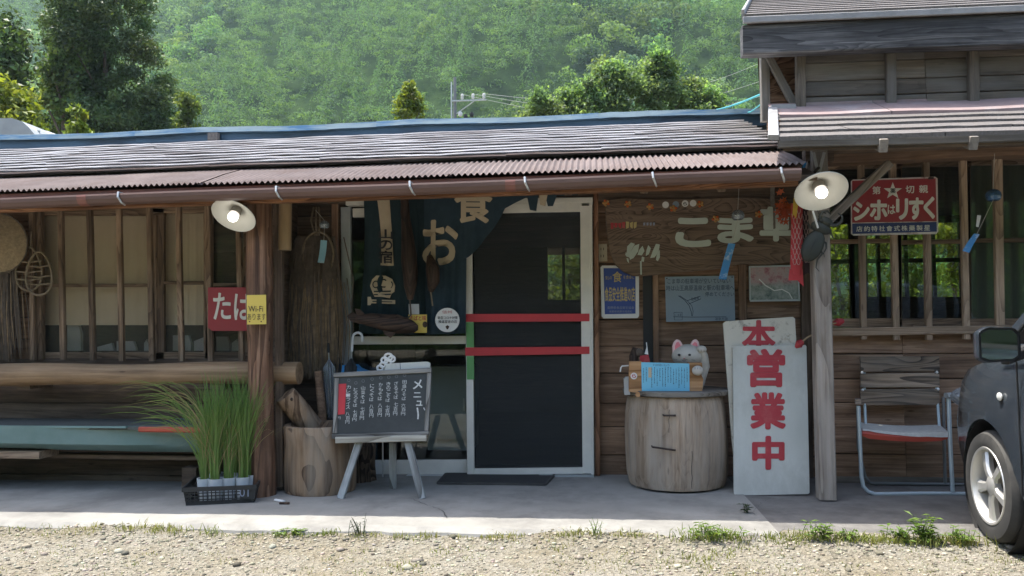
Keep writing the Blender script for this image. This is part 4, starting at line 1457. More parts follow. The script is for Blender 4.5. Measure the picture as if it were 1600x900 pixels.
for i in range(ns + 1):
    u = i / ns
    x = xe - L_ * u
    w = .30 * math.sin(math.pi * min(1, max(0, u))) ** .42 + .004
    zt = z_top + .008 * math.sin(u * 3)
    zb_ = z_bot + .085 * u - .004 * math.sin(u * 8)
    for t in range(9):
        q = t / 8
        ang = math.pi * q
        hl.v.append(V((x, YC + .10 - w * math.cos(ang), zt - (zt - zb_) * (math.sin(ang) ** .45))))
for i in range(ns):
    for t in range(8):
        q = i * 9 + t
        hl.f.append((q, q + 1, q + 10, q + 9))
        hl.m.append(0)
hl.build('hull', MT['canoe'], cn, smooth=True)
yy = YC + .10 - .30
MB().bar((px_x(220, 671, YC - .14), YC - .155, zpx(671, 250, YC - .155)), (px_x(330, 671, YC - .14), YC - .15, zpx(672, 300, YC - .15)), .034, .03, ch=.008).build('gunwale', MT['canoe_red'], cn)
MB().bar((XL, YC - .15, z_top), (px_x(220, 667, YC), YC - .165, z_top), .012, .02).build('gunwale', MT['canoe'], cn)
MB().bar((xe - L_ * .95, YC + .1, z_top - .01), (xe - .1, YC + .1, z_top - .01), .02, .5).build('deck', MT['canoe_in'], cn)
bk = thing('timber_bearer', 'squared timber bearer under the teal canoe', 'timber', (-4.6, YC, .2))
zk = zpx(712, 30, YC - .2)
board('bearer_beam', (XL, YC - .02, zk), (px_x(80, 710, YC), YC - .02, zk - .01), .05, .2, MT['bar_light'], bk)
for x in (-5.6, -4.3):
    MB().box((x, YC, .10), (.1, .22, .16)).build('bearer_foot', MT['plank_dark'], bk)
board('bearer_beam', (px_x(70, 714, YC), YC + .12, zk - .045), (px_x(330, 714, YC), YC + .12, zk - .05), .03, .1, MT['plank_dark'], bk)
MB().box((px_x(300, 730, YC + .1), YC + .12, .11), (.1, .12, .16)).build('bearer_foot', MT['plank_dark'], bk)

# ------------------------------------------------------------------ noren curtain
NY = WY - .16


def fold(px, py):
    k_ = min(1.0, max(0.0, (py - 296) / 120))
    return .022 * k_ * math.sin(px * .13 + .4) + .012 * k_ * math.sin(px * .31 + py * .012)


nor = thing('noren_curtain', 'indigo cotton shop curtain with beige characters hanging over the doors, right end swept aside', 'curtain', U(670, 300, NY))


def cloth(corners, mat, name='cloth_panel', Y=NY, nx=26, ny=20, ef=None):
    """corners: top left, top right, bottom right, bottom left (pixels)"""
    tl, tr, br, bl = corners
    mb = MB()
    for j in range(ny + 1):
        v = j / ny
        for i in range(nx + 1):
            u = i / nx
            x = (tl[0] * (1 - u) + tr[0] * u) * (1 - v) + (bl[0] * (1 - u) + br[0] * u) * v
            y = (tl[1] * (1 - u) + tr[1] * u) * (1 - v) + (bl[1] * (1 - u) + br[1] * u) * v
            if ef:
                x, y = ef(u, v, x, y)
            mb.v.append(U(x, y, Y) + V((0, -fold(x, y), 0)))
    for j in range(ny):
        for i in range(nx):
            q = j * (nx + 1) + i
            mb.f.append((q, q + 1, q + nx + 2, q + nx + 1))
            mb.m.append(0)
    o = mb.build(name, mat, nor, smooth=True)
    sm = o.modifiers.new('thickness', 'SOLIDIFY')
    sm.thickness = .0015
    return o


cloth(((568, 296), (648, 294), (656, 523), (561, 521)), MT['navy2'], ef=lambda u, v, x, y: (x + 3 * math.sin(v * 4 + u), y))
cloth(((644, 294), (694, 294), (680, 515), (652, 520)), MT['navy2'], Y=NY + .03)
cloth(((662, 294), (730, 294), (728, 521), (664, 523)), MT['navy'], Y=NY + .012)
cloth(((722, 294), (796, 296), (752, 404), (724, 404)), MT['navy'], Y=NY - .012, ef=lambda u, v, x, y: (x + 10 * math.sin(v * 3.1) * u, y - 26 * u * u * v))
cloth(((770, 294), (850, 298), (812, 313), (772, 335)), MT['navy'], Y=NY - .03, ny=8)
cloth(((822, 300), (842, 300), (838, 330), (828, 328)), MT['navy'], Y=NY - .06, ny=8, nx=6)
cloth(((850, 300), (872, 300), (864, 322), (856, 322)), MT['navy'], Y=NY - .06, ny=8, nx=6)
cloth(((842, 302), (856, 302), (852, 322), (844, 320)), MT['cloth_letter'], Y=NY - .07, ny=6, nx=6, name='loop_tab')
cloth(((860, 297), (905, 297), (903, 305), (862, 307)), MT['navy2'], Y=NY - .03, ny=4, nx=10)
board('curtain_pole', U(545, 300, NY), U(915, 290, NY), .022, .022, MT['bamboo'], nor)
wf = lambda dy: (lambda p: p + V((0, -fold(*_proj(p)) - dy, 0)))


def _proj(p):
    d = V(p) - CAM
    z = d.dot(_fw)
    return 800 + F_PX * d.dot(_rt) / z, 450 - F_PX * d.dot(_up) / z


NP = vplane(NY)
# fine grids of letters so that they follow the folds
text('お', (660, 344, 716, 415), vplane(NY + .012), MT['cloth_letter'], nor, bold=0.03, proud=0.0, warp=wf(.012))
text('食', (710, 292, 770, 349), vplane(NY - .012), MT['cloth_letter'], nor, bold=0.03, proud=0.0, warp=wf(.013))
strip = [(590, 312), (609, 312), (612, 350), (616, 416), (591, 413), (594, 380), (596, 345)]
mb = MB()
n = 22
for i in range(n + 1):
    v = i / n
    xl_, xr_ = 590 + 6 * math.sin(v * 2.2) + 1.5 * v, 609 + 6 * v
    for x in (xl_, (xl_ + xr_) / 2, xr_):
        p = U(x, 312 + 103 * v, NY)
        mb.v.append(p + V((0, -fold(x, 312 + 103 * v) - .010, 0)))
for i in range(n):
    for q in range(2):
        mb.f.append((i * 3 + q, i * 3 + q + 1, i * 3 + q + 4, i * 3 + q + 3))
mb.m = [0] * len(mb.f)
mb.build('printed_strip', MT['cloth_letter'], nor, smooth=True)
for ch, y0_, y1_ in (('山', 359, 374), ('の', 376, 391), ('宿', 392, 412)):
    text(ch, (594, y0_, 614, y1_), NP, MT['ink'], nor, bold=0.02, proud=0, warp=wf(.032))
# printed emblem: a rounded pale shape with dark scrolls over a handle
emb = [(583, 437), (590, 431), (603, 431), (613, 436), (618, 446), (617, 456), (612, 459), (609, 466), (598, 464), (587, 464), (583, 456), (580, 447)]


def flatp(pix, mat, dy, name='emblem'):
    pts = [U(x, y, NY) for x, y in pix]
    MB().add([wf(dy)(p) for p in pts], [tuple(range(len(pts)))]).build(name, mat, nor)


flatp(emb, MT['cloth_letter'], .020)
flatp([(576, 464), (581, 464), (582, 468), (618, 469), (618, 475), (582, 474), (580, 477), (576, 477)], MT['cloth_letter'], .020)
for cx, cy, rx, ry in ((590, 445, 6, 6), (601, 443, 6, 7), (610, 445, 5, 6)):
    ring = MB()
    k_ = 14
    for i in range(k_):
        t = 2 * math.pi * i / k_
        for rr_ in (1.0, .72):
            ring.v.append(wf(.032)(U(cx + rx * rr_ * math.cos(t), cy + ry * rr_ * math.sin(t), NY)))
    ring.f = [(2 * i, 2 * i + 1, (2 * i + 3) % (2 * k_), (2 * i + 2) % (2 * k_)) for i in range(k_)]
    ring.m = [0] * k_
    ring.build('emblem_ring', MT['navy2'], nor)
for y0_ in (455, 460):
    flatp([(586, y0_), (612, y0_ - 1), (611, y0_ + 1.2), (587, y0_ + 1.8)], MT['navy2'], .032, 'emblem_line')
flatp([(584, 470.5), (614, 471.3), (614, 472.6), (584, 472)], MT['navy2'], .032, 'emblem_line')

# hearth hook with a carved fish
hk = thing('hearth_hook', 'smoke darkened wooden hearth hook with carved fish hanging before the curtain', 'hearth hook', U(636, 400, NY - .1))
HY = NY - .10
mb = MB()
n = 16
cx_ = [626, 627, 628, 628, 629, 630, 631, 632, 633, 634, 634, 635, 636, 636, 636, 636, 636]
hw = [7, 7, 7.5, 8, 8, 9, 10, 11, 12, 13, 13.5, 13.5, 13, 12, 11, 8, 5]
pts = [U(cx_[i] + 5, 300 + i * 10.5, HY) for i in range(n + 1)]
mb.tube(pts, [w / F_PX * HY * .92 for w in hw], n=14)
mb.build('hook_pole', MT['smoked'], hk, smooth=True)
MB().tube([U(671, 400, HY + .03), U(676, 420, HY), U(677, 440, HY), U(673, 455, HY + .02)], [.02, .05, .045, .02], n=10).build('counter_weight', MT['smoked'], hk, smooth=True)
MB().tube([U(673, 455, HY + .02), U(676, 478, HY + .02)], .006, n=6).build('weight_rope', MT['rope'], hk)
MB().tube([U(640, 462, HY), U(642, 492, HY), U(630, 505, HY)], .007, n=6).build('hook_rope', MT['straw_dark'], hk)
# fish: a swept body with tail and fins
fp = [(556, 499, 6), (566, 499, 8), (580, 500, 11), (600, 504, 13.5), (620, 507, 14.5), (636, 509, 13), (647, 511, 9), (653, 512, 4)]
mb = MB()
k_ = 12
for x, y, r in fp:
    p = U(x, y, HY - .02)
    for i in range(k_):
        t = 2 * math.pi * i / k_
        mb.v.append(p + V((0, .55 * r, 0)) / F_PX * HY * math.cos(t) + V((0, 0, r)) / F_PX * HY * math.sin(t))
for j in range(len(fp) - 1):
    for i in range(k_):
        mb.f.append((j * k_ + i, j * k_ + (i + 1) % k_, (j + 1) * k_ + (i + 1) % k_, (j + 1) * k_ + i))
mb.f += [tuple(range(k_))[::-1], tuple(range((len(fp) - 1) * k_, len(fp) * k_))]
mb.m = [0] * len(mb.f)
mb.build('carved_fish', MT['smoked_x'], hk, smooth=True)
poly([(560, 493), (550, 487), (542, 494), (548, 502), (558, 505), (562, 500)], vplane(HY - .03), .022, MT['smoked_x'], hk, 'fish_tail')
poly([(554, 482), (562, 483), (570, 492), (566, 496), (558, 494)], vplane(HY - .026), .02, MT['smoked_x'], hk, 'fish_tail')
poly([(598, 516), (618, 520), (610, 528), (600, 522)], vplane(HY - .03), .016, MT['smoked_x'], hk, 'fish_fin')
poly([(590, 492), (620, 491), (632, 496), (600, 495)], vplane(HY - .025), .016, MT['smoked_x'], hk, 'fish_fin')

# stickers on the glass
GP = vplane(AY - .01)
t = thing('round_sticker', 'round white printed sticker on glass door below the curtain', 'sticker', U(699, 500, AY - .01))
poly(circ(699, 500, 19, 19, 28), GP, .001, MT['paper'], t, 'sticker_disc', proud=.19)
SP = vplane(AY - .20)
text('新型コロナ対策', (684, 494, 715, 499), SP, MT['ink'], t, bold=.01, proud=.002)
text('推進宣言の店', (685, 500, 714, 505), SP, MT['ink'], t, bold=.01, proud=.002)
text('信州', (691, 485, 706, 490), SP, MT['red_paint'], t, proud=.002)
poly([(699, 508), (702, 510), (701, 513), (699, 515), (697, 513), (696, 510)], SP, .0006, MT['smoked'], t, 'printed_leaf', proud=.002)
t = thing('yellow_flyer', 'small yellow flyer with red print taped to glass behind the fish nose', 'flyer', U(653, 506, AY))
fl = vplane(AY - .2)
poly([(638, 491.5), (667, 491.5), (667, 520), (639, 520)], fl, .001, MT['yellow_paper'], t, 'flyer_sheet')
text('そばと味', (640, 493, 666, 501), fl, MT['red_paint'], t, bold=.02, proud=.002)
text('うまい', (644, 504, 655, 510), fl, MT['smoked'], t, proud=.002)
poly(circ(664, 507, 4, 5, 10), fl, .0006, MT['smoked'], t, 'printed_spot', proud=.002)
t = thing('grey_card', 'small grey card on glass above the yellow flyer', 'card', U(646, 483, AY - .2))
poly([(638.5, 475), (654.5, 475), (655, 491), (639, 491)], fl, .0015, MT['paper_grey'], t, 'card_sheet', proud=.004)
# ------------------------------------------------------------------ carved shop board
SY = WY - .10
SPn = vplane(SY)
sg = thing('shop_board', 'large dark grained wooden shop board with pale carved characters right of the doors', 'sign', U(1095, 370, SY))
outline = [(945, 313), (975, 310), (1020, 312), (1080, 311), (1150, 309), (1245, 312), (1250, 330), (1251, 385), (1243, 407), (1200, 414), (1160, 412), (1120, 420), (1075, 424), (1040, 427), (1010, 431), (990, 431), (975, 425), (962, 414), (953, 395), (948, 360)]
poly(outline, SPn, .045, MT['signwood'], sg, 'sign_slab')
for ch, rect in (('こ', (1055, 340, 1111, 386)), ('ま', (1121, 335, 1178, 380)), ('草', (1187, 323, 1239, 377))):
    text(ch, rect, SPn, MT['pale_green_letter'], sg, bold=.045, proud=.010, depth=.009)
# flower emblem of the board
for pp in ([(980, 385), (986, 379), (992, 381), (986, 392), (984, 403), (979, 400)], [(991, 384), (999, 381), (997, 393), (990, 403), (984, 406), (984, 396)], [(999, 390), (1004, 384), (1007, 392), (1003, 399), (996, 398)], [(1010, 391), (1013, 383), (1017, 388), (1014, 397), (1009, 400)], [(1020, 392), (1025, 381), (1031, 382), (1029, 394), (1023, 402), (1016, 403)], [(1026, 399), (1031, 390), (1031, 402), (1028, 408), (1025, 406)],
           [(978, 394), (982, 398), (980, 402), (977, 398)], [(979, 403), (982, 404), (983, 411), (980, 408)], [(1003, 401), (1007, 402), (1006, 409), (1002, 408)], [(1000, 408), (1002.6, 408), (1003, 429), (1000.6, 429)]):
    poly(pp, SPn, .005, MT['pale_green_letter'], sg, 'flower_emblem', proud=.006)
r5 = random.Random(5)
for x in range(954, 994, 6):
    poly([(x, 347 + r5.uniform(-1, 2)), (x + 5, 348 + r5.uniform(-2, 1)), (x + 4.4, 357 + r5.uniform(-2, 1)), (x + .6, 356 + r5.uniform(-2, 2))], SPn, .001, MT['red_paint'] if x < 976 else MT['poster_gold'], sg, 'printed_mark', proud=.002)
for x in range(1005, 1025, 5):
    poly([(x, 348), (x + 3.4, 347.5), (x + 3.2, 352), (x + .4, 352.5)], SPn, .001, MT['poster_grey'], sg, 'printed_mark', proud=.002)
for i, (x, y) in enumerate(((1040, 320), (1056, 319.5), (1070.5, 318), (1083, 317.5))):
    b_ = poly(circ(x, y, 5.2, 5.2, 16), SPn, .002, MT['paper'] if i != 1 else MT['notice'], sg, 'round_badge', proud=.003)
    if i == 2:
        text('ら', (1067.5, 315.5, 1073.5, 321), SPn, MT['ink'], sg, proud=.004, bold=.03)
MT['orn'] = solid('yellow_brown_ornament', (0.42, 0.22, 0.06), 0.5, 0, 0.3, 20)
for x, y in ((947, 317), (981, 319), (1016, 323), (1052, 326), (1094, 319), (1118, 342), (1185, 335)):
    mb = MB()
    p = U(x, y, SY - .02)
    mb.ell(p, (.018, .012, .013), n=10, m=6)
    for k_ in range(5):
        a_ = k_ * 1.256 + x
        mb.ell(p + V((.018 * math.cos(a_), -.006, .016 * math.sin(a_))), (.010, .006, .010), n=8, m=5, mi=k_ % 2)
    mb.build('insect_ornament', [MT['orn'], MT['maple']], sg, smooth=True)

# poster, outlet, notice, picture
PP = vplane(WY - .035)
t = thing('framed_poster', 'blue poster with yellow characters in white frame under the shop board', 'poster', U(968, 456, WY - .03))
poly([(938, 418), (941, 415), (996, 415), (998.5, 418), (998.5, 494), (996, 497), (943, 497.5), (940, 494)], PP, .018, MT['paper'], t, 'poster_frame')
poly([(943, 419), (993, 419), (993, 490), (945, 491)], PP, .002, MT['poster_blue'], t, 'poster_field', proud=.002)
text('食', (957, 424, 972, 441), PP, MT['poster_gold'], t, bold=.012, proud=.004)
text('安心の', (946, 431, 956, 437), PP, MT['poster_gold'], t, proud=.004)
text('を食卓に', (974, 430, 991, 436), PP, MT['poster_gold'], t, proud=.004)
text('食品安全推進の店', (945, 448, 992, 471), PP, MT['poster_gold'], t, bold=.02, proud=.004)
text('長野県食品衛生協会', (949, 478.5, 991, 483), PP, MT['poster_grey'], t, proud=.004)
text('長野県長野市南県町', (952, 485, 988, 488.5), PP, MT['poster_grey'], t, proud=.004)
t = thing('wall_outlet', 'beige electrical outlet plate left of the shop board', 'outlet', U(940, 395, WY - .02))
poly([(933, 381.5), (948.5, 381), (949, 408), (933.5, 408.5)], vplane(WY - .02), .02, MT['outlet'], t, 'outlet_plate')
for y in (389, 400):
    for x in (938.5, 942.5):
        poly([(x, y - 2), (x + 1.1, y - 2), (x + 1.1, y + 2), (x, y + 2)], vplane(WY - .02), .001, MT['ink'], t, 'slot', proud=.001)
t = thing('paper_notice', 'blue grey handwritten parking notice with sketch map pinned to the plank wall', 'notice', U(1094, 467, WY - .03))
NPn = vplane(WY - .04)
poly([(1039, 432.5), (1147, 430.5), (1149, 501), (1041, 503)], NPn, .004, MT['notice'], t, 'notice_sheet')
text('こま草の駐車場が空いていない', (1043, 435, 1141, 443), NPn, MT['ink_blue'], t, proud=.002, skew=-.01)
text('時は山王高原温泉と駅の駐車場へ', (1041, 445.5, 1147, 454), NPn, MT['ink_blue'], t, proud=.002, skew=-.01)
text('停めてください', (1102, 456, 1147, 463), NPn, MT['ink_blue'], t, proud=.002)


def stroke(pts, w, plane, mat, par, name='drawn_line', proud=.002):
    pl_ = (plane[0] + plane[1] * proud, plane[1])
    mb = MB()
    q = [V((x, y)) for x, y in pts]
    for i, p in enumerate(q):
        d = (q[min(i + 1, len(q) - 1)] - q[max(i - 1, 0)]).normalized()
        nn = V((-d.y, d.x)) * w / 2
        mb.v += [UP(p.x + nn.x, p.y + nn.y, pl_), UP(p.x - nn.x, p.y - nn.y, pl_)]
    mb.f = [(2 * i, 2 * i + 2, 2 * i + 3, 2 * i + 1) for i in range(len(q) - 1)]
    mb.m = [0] * len(mb.f)
    return mb.build(name, mat, par)


stroke([(1060, 462), (1070, 469), (1077, 478), (1080, 487), (1081, 494)], 1.0, NPn, MT['ink_blue'], t)
stroke([(1062, 462), (1074, 470), (1081, 478), (1083, 486), (1082, 494)], .8, NPn, MT['ink_blue'], t)
stroke([(1052, 495), (1082, 495.5), (1135, 495)], .9, NPn, MT['ink_blue'], t)
stroke([(1073, 470), (1094, 463), (1095, 467), (1076, 475)], .9, NPn, MT['ink_blue'], t)
stroke([(1053, 488), (1066, 488), (1066, 500), (1054, 500), (1053, 488)], .7, NPn, MT['ink_blue'], t)
text('こま草', (1055, 490, 1065, 494), NPn, MT['ink_blue'], t, proud=.002)
text('駐車場', (1080, 464, 1092, 469), NPn, MT['ink_blue'], t, proud=.002, skew=-.2)
text('温泉方面', (1117, 496, 1137, 500.5), NPn, MT['ink_blue'], t, proud=.002)
for x, y in ((1042, 435), (1144, 433)):
    poly(circ(x, y, 1.0, 1.0, 8), NPn, .003, MT['iron'], t, 'pin', proud=.004)


def photo_print():
    m, nt, bs = base('faded_flower_photograph')
    n1 = N(nt, 'ShaderNodeTexNoise', Scale=16.0, Detail=6.0, Roughness=0.7)
    nt.links.new(coords(nt, (1, 1, 1)), n1.inputs['Vector'])
    tc = nt.nodes.new('ShaderNodeTexCoord')
    sp = nt.nodes.new('ShaderNodeSeparateXYZ')
    nt.links.new(tc.outputs['Generated'], sp.inputs[0])
    a = ramp(nt, [(0.35, (0.28, 0.10, 0.13)), (0.5, (0.40, 0.30, 0.30)), (0.65, (0.30, 0.28, 0.27))])
    b = ramp(nt, [(0.35, (0.10, 0.14, 0.13)), (0.5, (0.24, 0.28, 0.26)), (0.65, (0.36, 0.38, 0.36))])
    nt.links.new(n1.outputs['Fac'], a.inputs[0])
    nt.links.new(n1.outputs['Fac'], b.inputs[0])
    f = ramp(nt, [(0.42, (0, 0, 0)), (0.55, (1, 1, 1))])
    nt.links.new(sp.outputs[2], f.inputs[0])
    nt.links.new(mixc(nt, b.outputs[0], a.outputs[0], f.outputs[0]), bs.inputs['Base Color'])
    bs.inputs['Roughness'].default_value = .25
    return m


t = thing('framed_picture', 'framed photograph of pink flowers hanging beside the carp streamers', 'picture', U(1210, 443, WY - .03))
poly([(1172, 418), (1245, 416.5), (1247, 468), (1173, 469)], vplane(WY - .05), .004, photo_print(), t, 'print')
for a_, b_ in (((1170, 417), (1248, 415)), ((1172, 470), (1250, 469))):
    MB().bar(U(*a_, WY - .05), U(*b_, WY - .05), .012, .02).build('picture_frame', MT['alu_grey'], t)
for a_, b_ in (((1172, 469), (1171, 417.5)), ((1248.5, 468), (1246.5, 416))):
    MB().bar(U(*a_, WY - .05), U(*b_, WY - .05), .010, .018, up=UX).build('picture_frame', MT['alu_grey'], t)
stroke([(1186, 436), (1196, 446), (1210, 454), (1222, 452), (1233, 458), (1238, 467)], 1.6, vplane(WY - .052), MT['paper'], t, 'printed_stream', proud=.004)

# ------------------------------------------------------------------ carp streamers, maple spray, beetle
def carp(x0, x1, xb0, xb1, y0, y1, Y, mat, label, tail):
    t = thing('carp_streamer', label, 'carp streamer', U((x0 + x1) / 2, y0, Y), 'carp streamers')
    mb = MB()
    n, k_ = 24, 14
    for i in range(n + 1):
        v = i / n
        cx = (x0 + x1) / 2 * (1 - v) + (xb0 + xb1) / 2 * v
        hw_ = ((x1 - x0) * (1 - v) + (xb1 - xb0) * v) / 2 * (1.0 if v < .85 else 1 - (v - .85) * 2.2)
        p = U(cx, y0 + (y1 - y0) * v, Y)
        w = hw_ / F_PX * Y
        for q in range(k_):
            a_ = 2 * math.pi * q / k_
            mb.v.append(p + V((w * math.cos(a_), .5 * w * math.sin(a_) * (1 + .15 * math.sin(v * 20)), 0)))
    for i in range(n):
        for q in range(k_):
            mb.f.append((i * k_ + q, i * k_ + (q + 1) % k_, (i + 1) * k_ + (q + 1) % k_, (i + 1) * k_ + q))
    mb.m = [0] * len(mb.f)
    mb.build('streamer_body', mat, t, smooth=True)
    sc = MB()
    nr = 11
    for i in range(nr):
        v = .08 + .78 * i / nr
        cx = (x0 + x1) / 2 * (1 - v) + (xb0 + xb1) / 2 * v
        hw_ = ((x1 - x0) * (1 - v) + (xb1 - xb0) * v) / 2
        for q in ((-.62, -.0, .62) if i % 2 else (-.32, .32)):
            pts = []
            for j in range(6):
                a_ = math.pi * j / 5
                xx = cx + hw_ * (q + .29 * math.cos(a_))
                yy_ = y0 + (y1 - y0) * v + 7.5 * math.sin(a_)
                u_ = max(-.98, min(.98, (xx - cx) / hw_))
                pts.append(U(xx, yy_, Y - .5 * hw_ / F_PX * Y * math.sqrt(1 - u_ * u_) - .003))
            sc.tube(pts, .0022, n=3, cap=False)
    sc.build('scale_print', MT['koi_white'], t, kind='stuff')
    poly(tail, vplane(Y - .005), .004, mat, t, 'tail')
    MB().tube([U((x0 + x1) / 2, y0 + 2, Y), U((x0 + x1) / 2 + 2, y0 - 26, Y + .05)], .003, n=4).build('cord', MT['string'], t)
    return t


carp(1254, 1270, 1255, 1267, 322, 425, 5.17, MT['koi_dark'], 'dark carp streamer with pale scales hanging behind the red one', [(1256, 412), (1267, 412), (1272, 432), (1262, 426), (1255, 431)])
carp(1237, 1254, 1235, 1254, 318, 430, 5.12, MT['koi_red'], 'red carp streamer with white scales hanging left of the lamp post', [(1234, 420), (1254, 420), (1256, 448), (1246, 438), (1232, 438)])
t = thing('yellow_streamer', 'short yellow cloth streamer hanging above the red carp', 'streamer', U(1245, 300, 5.08))
poly([(1253, 290), (1261, 287), (1254, 318), (1247, 320), (1244, 342), (1240, 335), (1238, 340), (1240, 310)], vplane(5.08), .003, MT['yellow_cloth'], t, 'cloth_strip')
t = thing('blue_white_pennant', 'blue and white cloth scrap tied above the yellow streamer', 'pennant', U(1254, 268, 5.05))
poly([(1262, 250), (1261, 268), (1253, 278), (1250, 276), (1257, 266)], vplane(5.05), .003, MT['paper'], t, 'cloth_scrap')
poly([(1258, 252), (1261, 252), (1257, 266), (1250, 275), (1248, 270)], vplane(5.056), .003, MT['bright_blue'], t, 'cloth_scrap')
t = thing('maple_spray', 'orange artificial maple leaf spray on the shop board', 'maple spray', U(1224, 328, SY - .05))
for i in range(46):
    cx, cy = 1224 + r5.gauss(0, 7), 329 + r5.gauss(0, 11)
    Yl = SY - .05 - r5.uniform(0, .05)
    rad = r5.uniform(.018, .032)
    c = U(cx, cy, Yl)
    rot = M.Rotation(r5.uniform(0, 6.28), 3, 'Y') @ M.Rotation(r5.uniform(-.7, .7), 3, 'X') @ M.Rotation(r5.uniform(-.6, .6), 3, 'Z')
    pts = []
    for k_ in range(10):
        a_ = math.pi * k_ / 5
        q = rad * (1.0 if k_ % 2 == 0 else .38)
        pts.append(c + rot @ V((q * math.cos(a_), 0, q * math.sin(a_))))
    nn = rot @ V((0, -1, 0))
    MB().prism(pts, nn, .0008).build('maple_leaf', MT['maple'], t)
MB().tube([U(1222, 300, SY - .03), U(1226, 320, SY - .06), U(1222, 350, SY - .05)], .003, n=5).build('twig', MT['iron'], t)

BYt = 4.975
bt = thing('stag_beetle', 'giant dark stag beetle ornament clinging to the grey front post', 'beetle ornament', U(1275, 375, BYt))
m2 = F_PX / BYt


def dirpx(a_, b_):
    return (U(*b_, BYt) - U(*a_, BYt))


axd = dirpx((1264, 398), (1286, 352)).normalized()
rotb = M((axd, V((0, 1, 0)), axd.cross(V((0, 1, 0))))).transposed()
MB().ell(U(1270, 384, BYt), (26 / m2, .026, 15.5 / m2), rotb, n=22, m=12).build('wing_case', MT['beetle'], bt, smooth=True)
MB().tube([U(1262, 402, BYt - .034 + .02), U(1269, 386, BYt - .0365), U(1279, 364, BYt - .03 + .02)], .0016, n=4).build('wing_seam', MT['black'], bt)
th = MB()
th.ell(U(1283, 356, BYt), (9 / m2, .024, 16 / m2), rotb, n=18, m=10)
th.build('thorax', MT['beetle'], bt, smooth=True)
MB().ell(U(1290, 346, BYt - .005), (7 / m2, .024, 12 / m2), rotb, n=16, m=8).build('head', MT['beetle'], bt, smooth=True)
for pts in ([(1284, 346), (1281, 338), (1285, 331), (1293, 330), (1298, 335)], [(1297, 352), (1308, 352), (1315, 346), (1316, 338), (1309, 333)]):
    MB().tube([U(x, y, BYt - .02) for x, y in pts], [.011, .010, .009, .007, .003], n=8).build('mandible', MT['beetle'], bt, smooth=True)
    q = pts[2]
    MB().tube([U(q[0], q[1], BYt - .02), U(q[0] + (6 if q[0] < 1295 else -6), q[1] + 3, BYt - .02)], [.006, .002], n=6).build('mandible_tooth', MT['beetle'], bt)
for pts in ([(1276, 360), (1266, 356), (1262, 348), (1258, 349)], [(1268, 374), (1258, 372), (1255, 382), (1252, 384)], [(1264, 392), (1257, 396), (1256, 406), (1253, 408)], [(1290, 364), (1298, 364), (1302, 372), (1306, 372)], [(1284, 376), (1291, 380), (1291, 388), (1287, 395), (1288, 402)], [(1280, 388), (1285, 396), (1277, 406), (1275, 418), (1280, 424)]):
    MB().tube([U(x, y, BYt + .012) for x, y in pts], [.007, .006, .0045, .003, .002][:len(pts)], n=6).build('leg', MT['beetle'], bt, smooth=True)
for pts in ([(1286, 340), (1279, 334), (1276, 325)], [(1296, 346), (1304, 344), (1312, 350)]):
    MB().tube([U(x, y, BYt - .01) for x, y in pts], .002, n=4).build('feeler', MT['beetle'], bt)

# ------------------------------------------------------------------ red medicine sign
MY = RW - .16
MPn = vplane(MY)
t = thing('enamel_sign', 'red and navy enamel advertising sign with star and white characters on lattice window', 'sign', U(1398, 322, MY))
poly([(1330, 283), (1333, 280.5), (1461, 276), (1465, 279), (1466, 362), (1463, 365.5), (1334, 368), (1330, 365)], MPn, .008, MT['white_rim'], t, 'sign_rim')
poly([(1331.5, 282.5), (1462, 278.5), (1463.5, 345.5), (1331.5, 348)], MPn, .002, MT['red_enamel'], t, 'red_field', proud=.0015)
poly([(1331.5, 349.3), (1463.5, 346.8), (1463.8, 362), (1332, 365.5)], MPn, .002, MT['blue_enamel'], t, 'navy_field', proud=.0015)
for ch, rect in (('第', (1363, 291, 1376, 303.5)), ('切', (1415, 290, 1428.5, 302)), ('親', (1436, 289, 1450, 301.5)), ('シ', (1333, 315, 1359, 345)), ('ホ', (1359, 312, 1387, 344)), ('は', (1387, 320, 1399, 334.5)), ('リ', (1400, 310, 1419, 343.5)), ('す', (1420, 308.5, 1443, 343.5)), ('く', (1443, 307, 1461, 342))):
    text(ch, rect, MPn, MT['white_letter'], t, bold=.045 if rect[3] - rect[1] > 20 else .02, proud=.003)
star = []
for k_ in range(10):
    a_ = -math.pi / 2 + math.pi * k_ / 5
    q = 15.0 if k_ % 2 == 0 else 6.0
    star.append((1395 + q * math.cos(a_), 298.5 + q * .92 * math.sin(a_)))
poly(star, MPn, .0012, MT['white_letter'], t, 'star', proud=.003)
text('薬', (1391, 294, 1399.5, 302), MPn, MT['ink'], t, bold=.02, proud=.0045)
for i, ch in enumerate('店約特社會式株藥製星'):
    x = 1338 + i * 11.75
    text(ch, (x, 353.4 - i * .2, x + 9.6, 362 - i * .2), MPn, MT['white_letter'], t, bold=.012, proud=.003)
for px in (1349, 1451):
    MB().box(U(px, 280, MY + .03), (.03, .09, .012)).build('sign_hanger', MT['iron'], t)

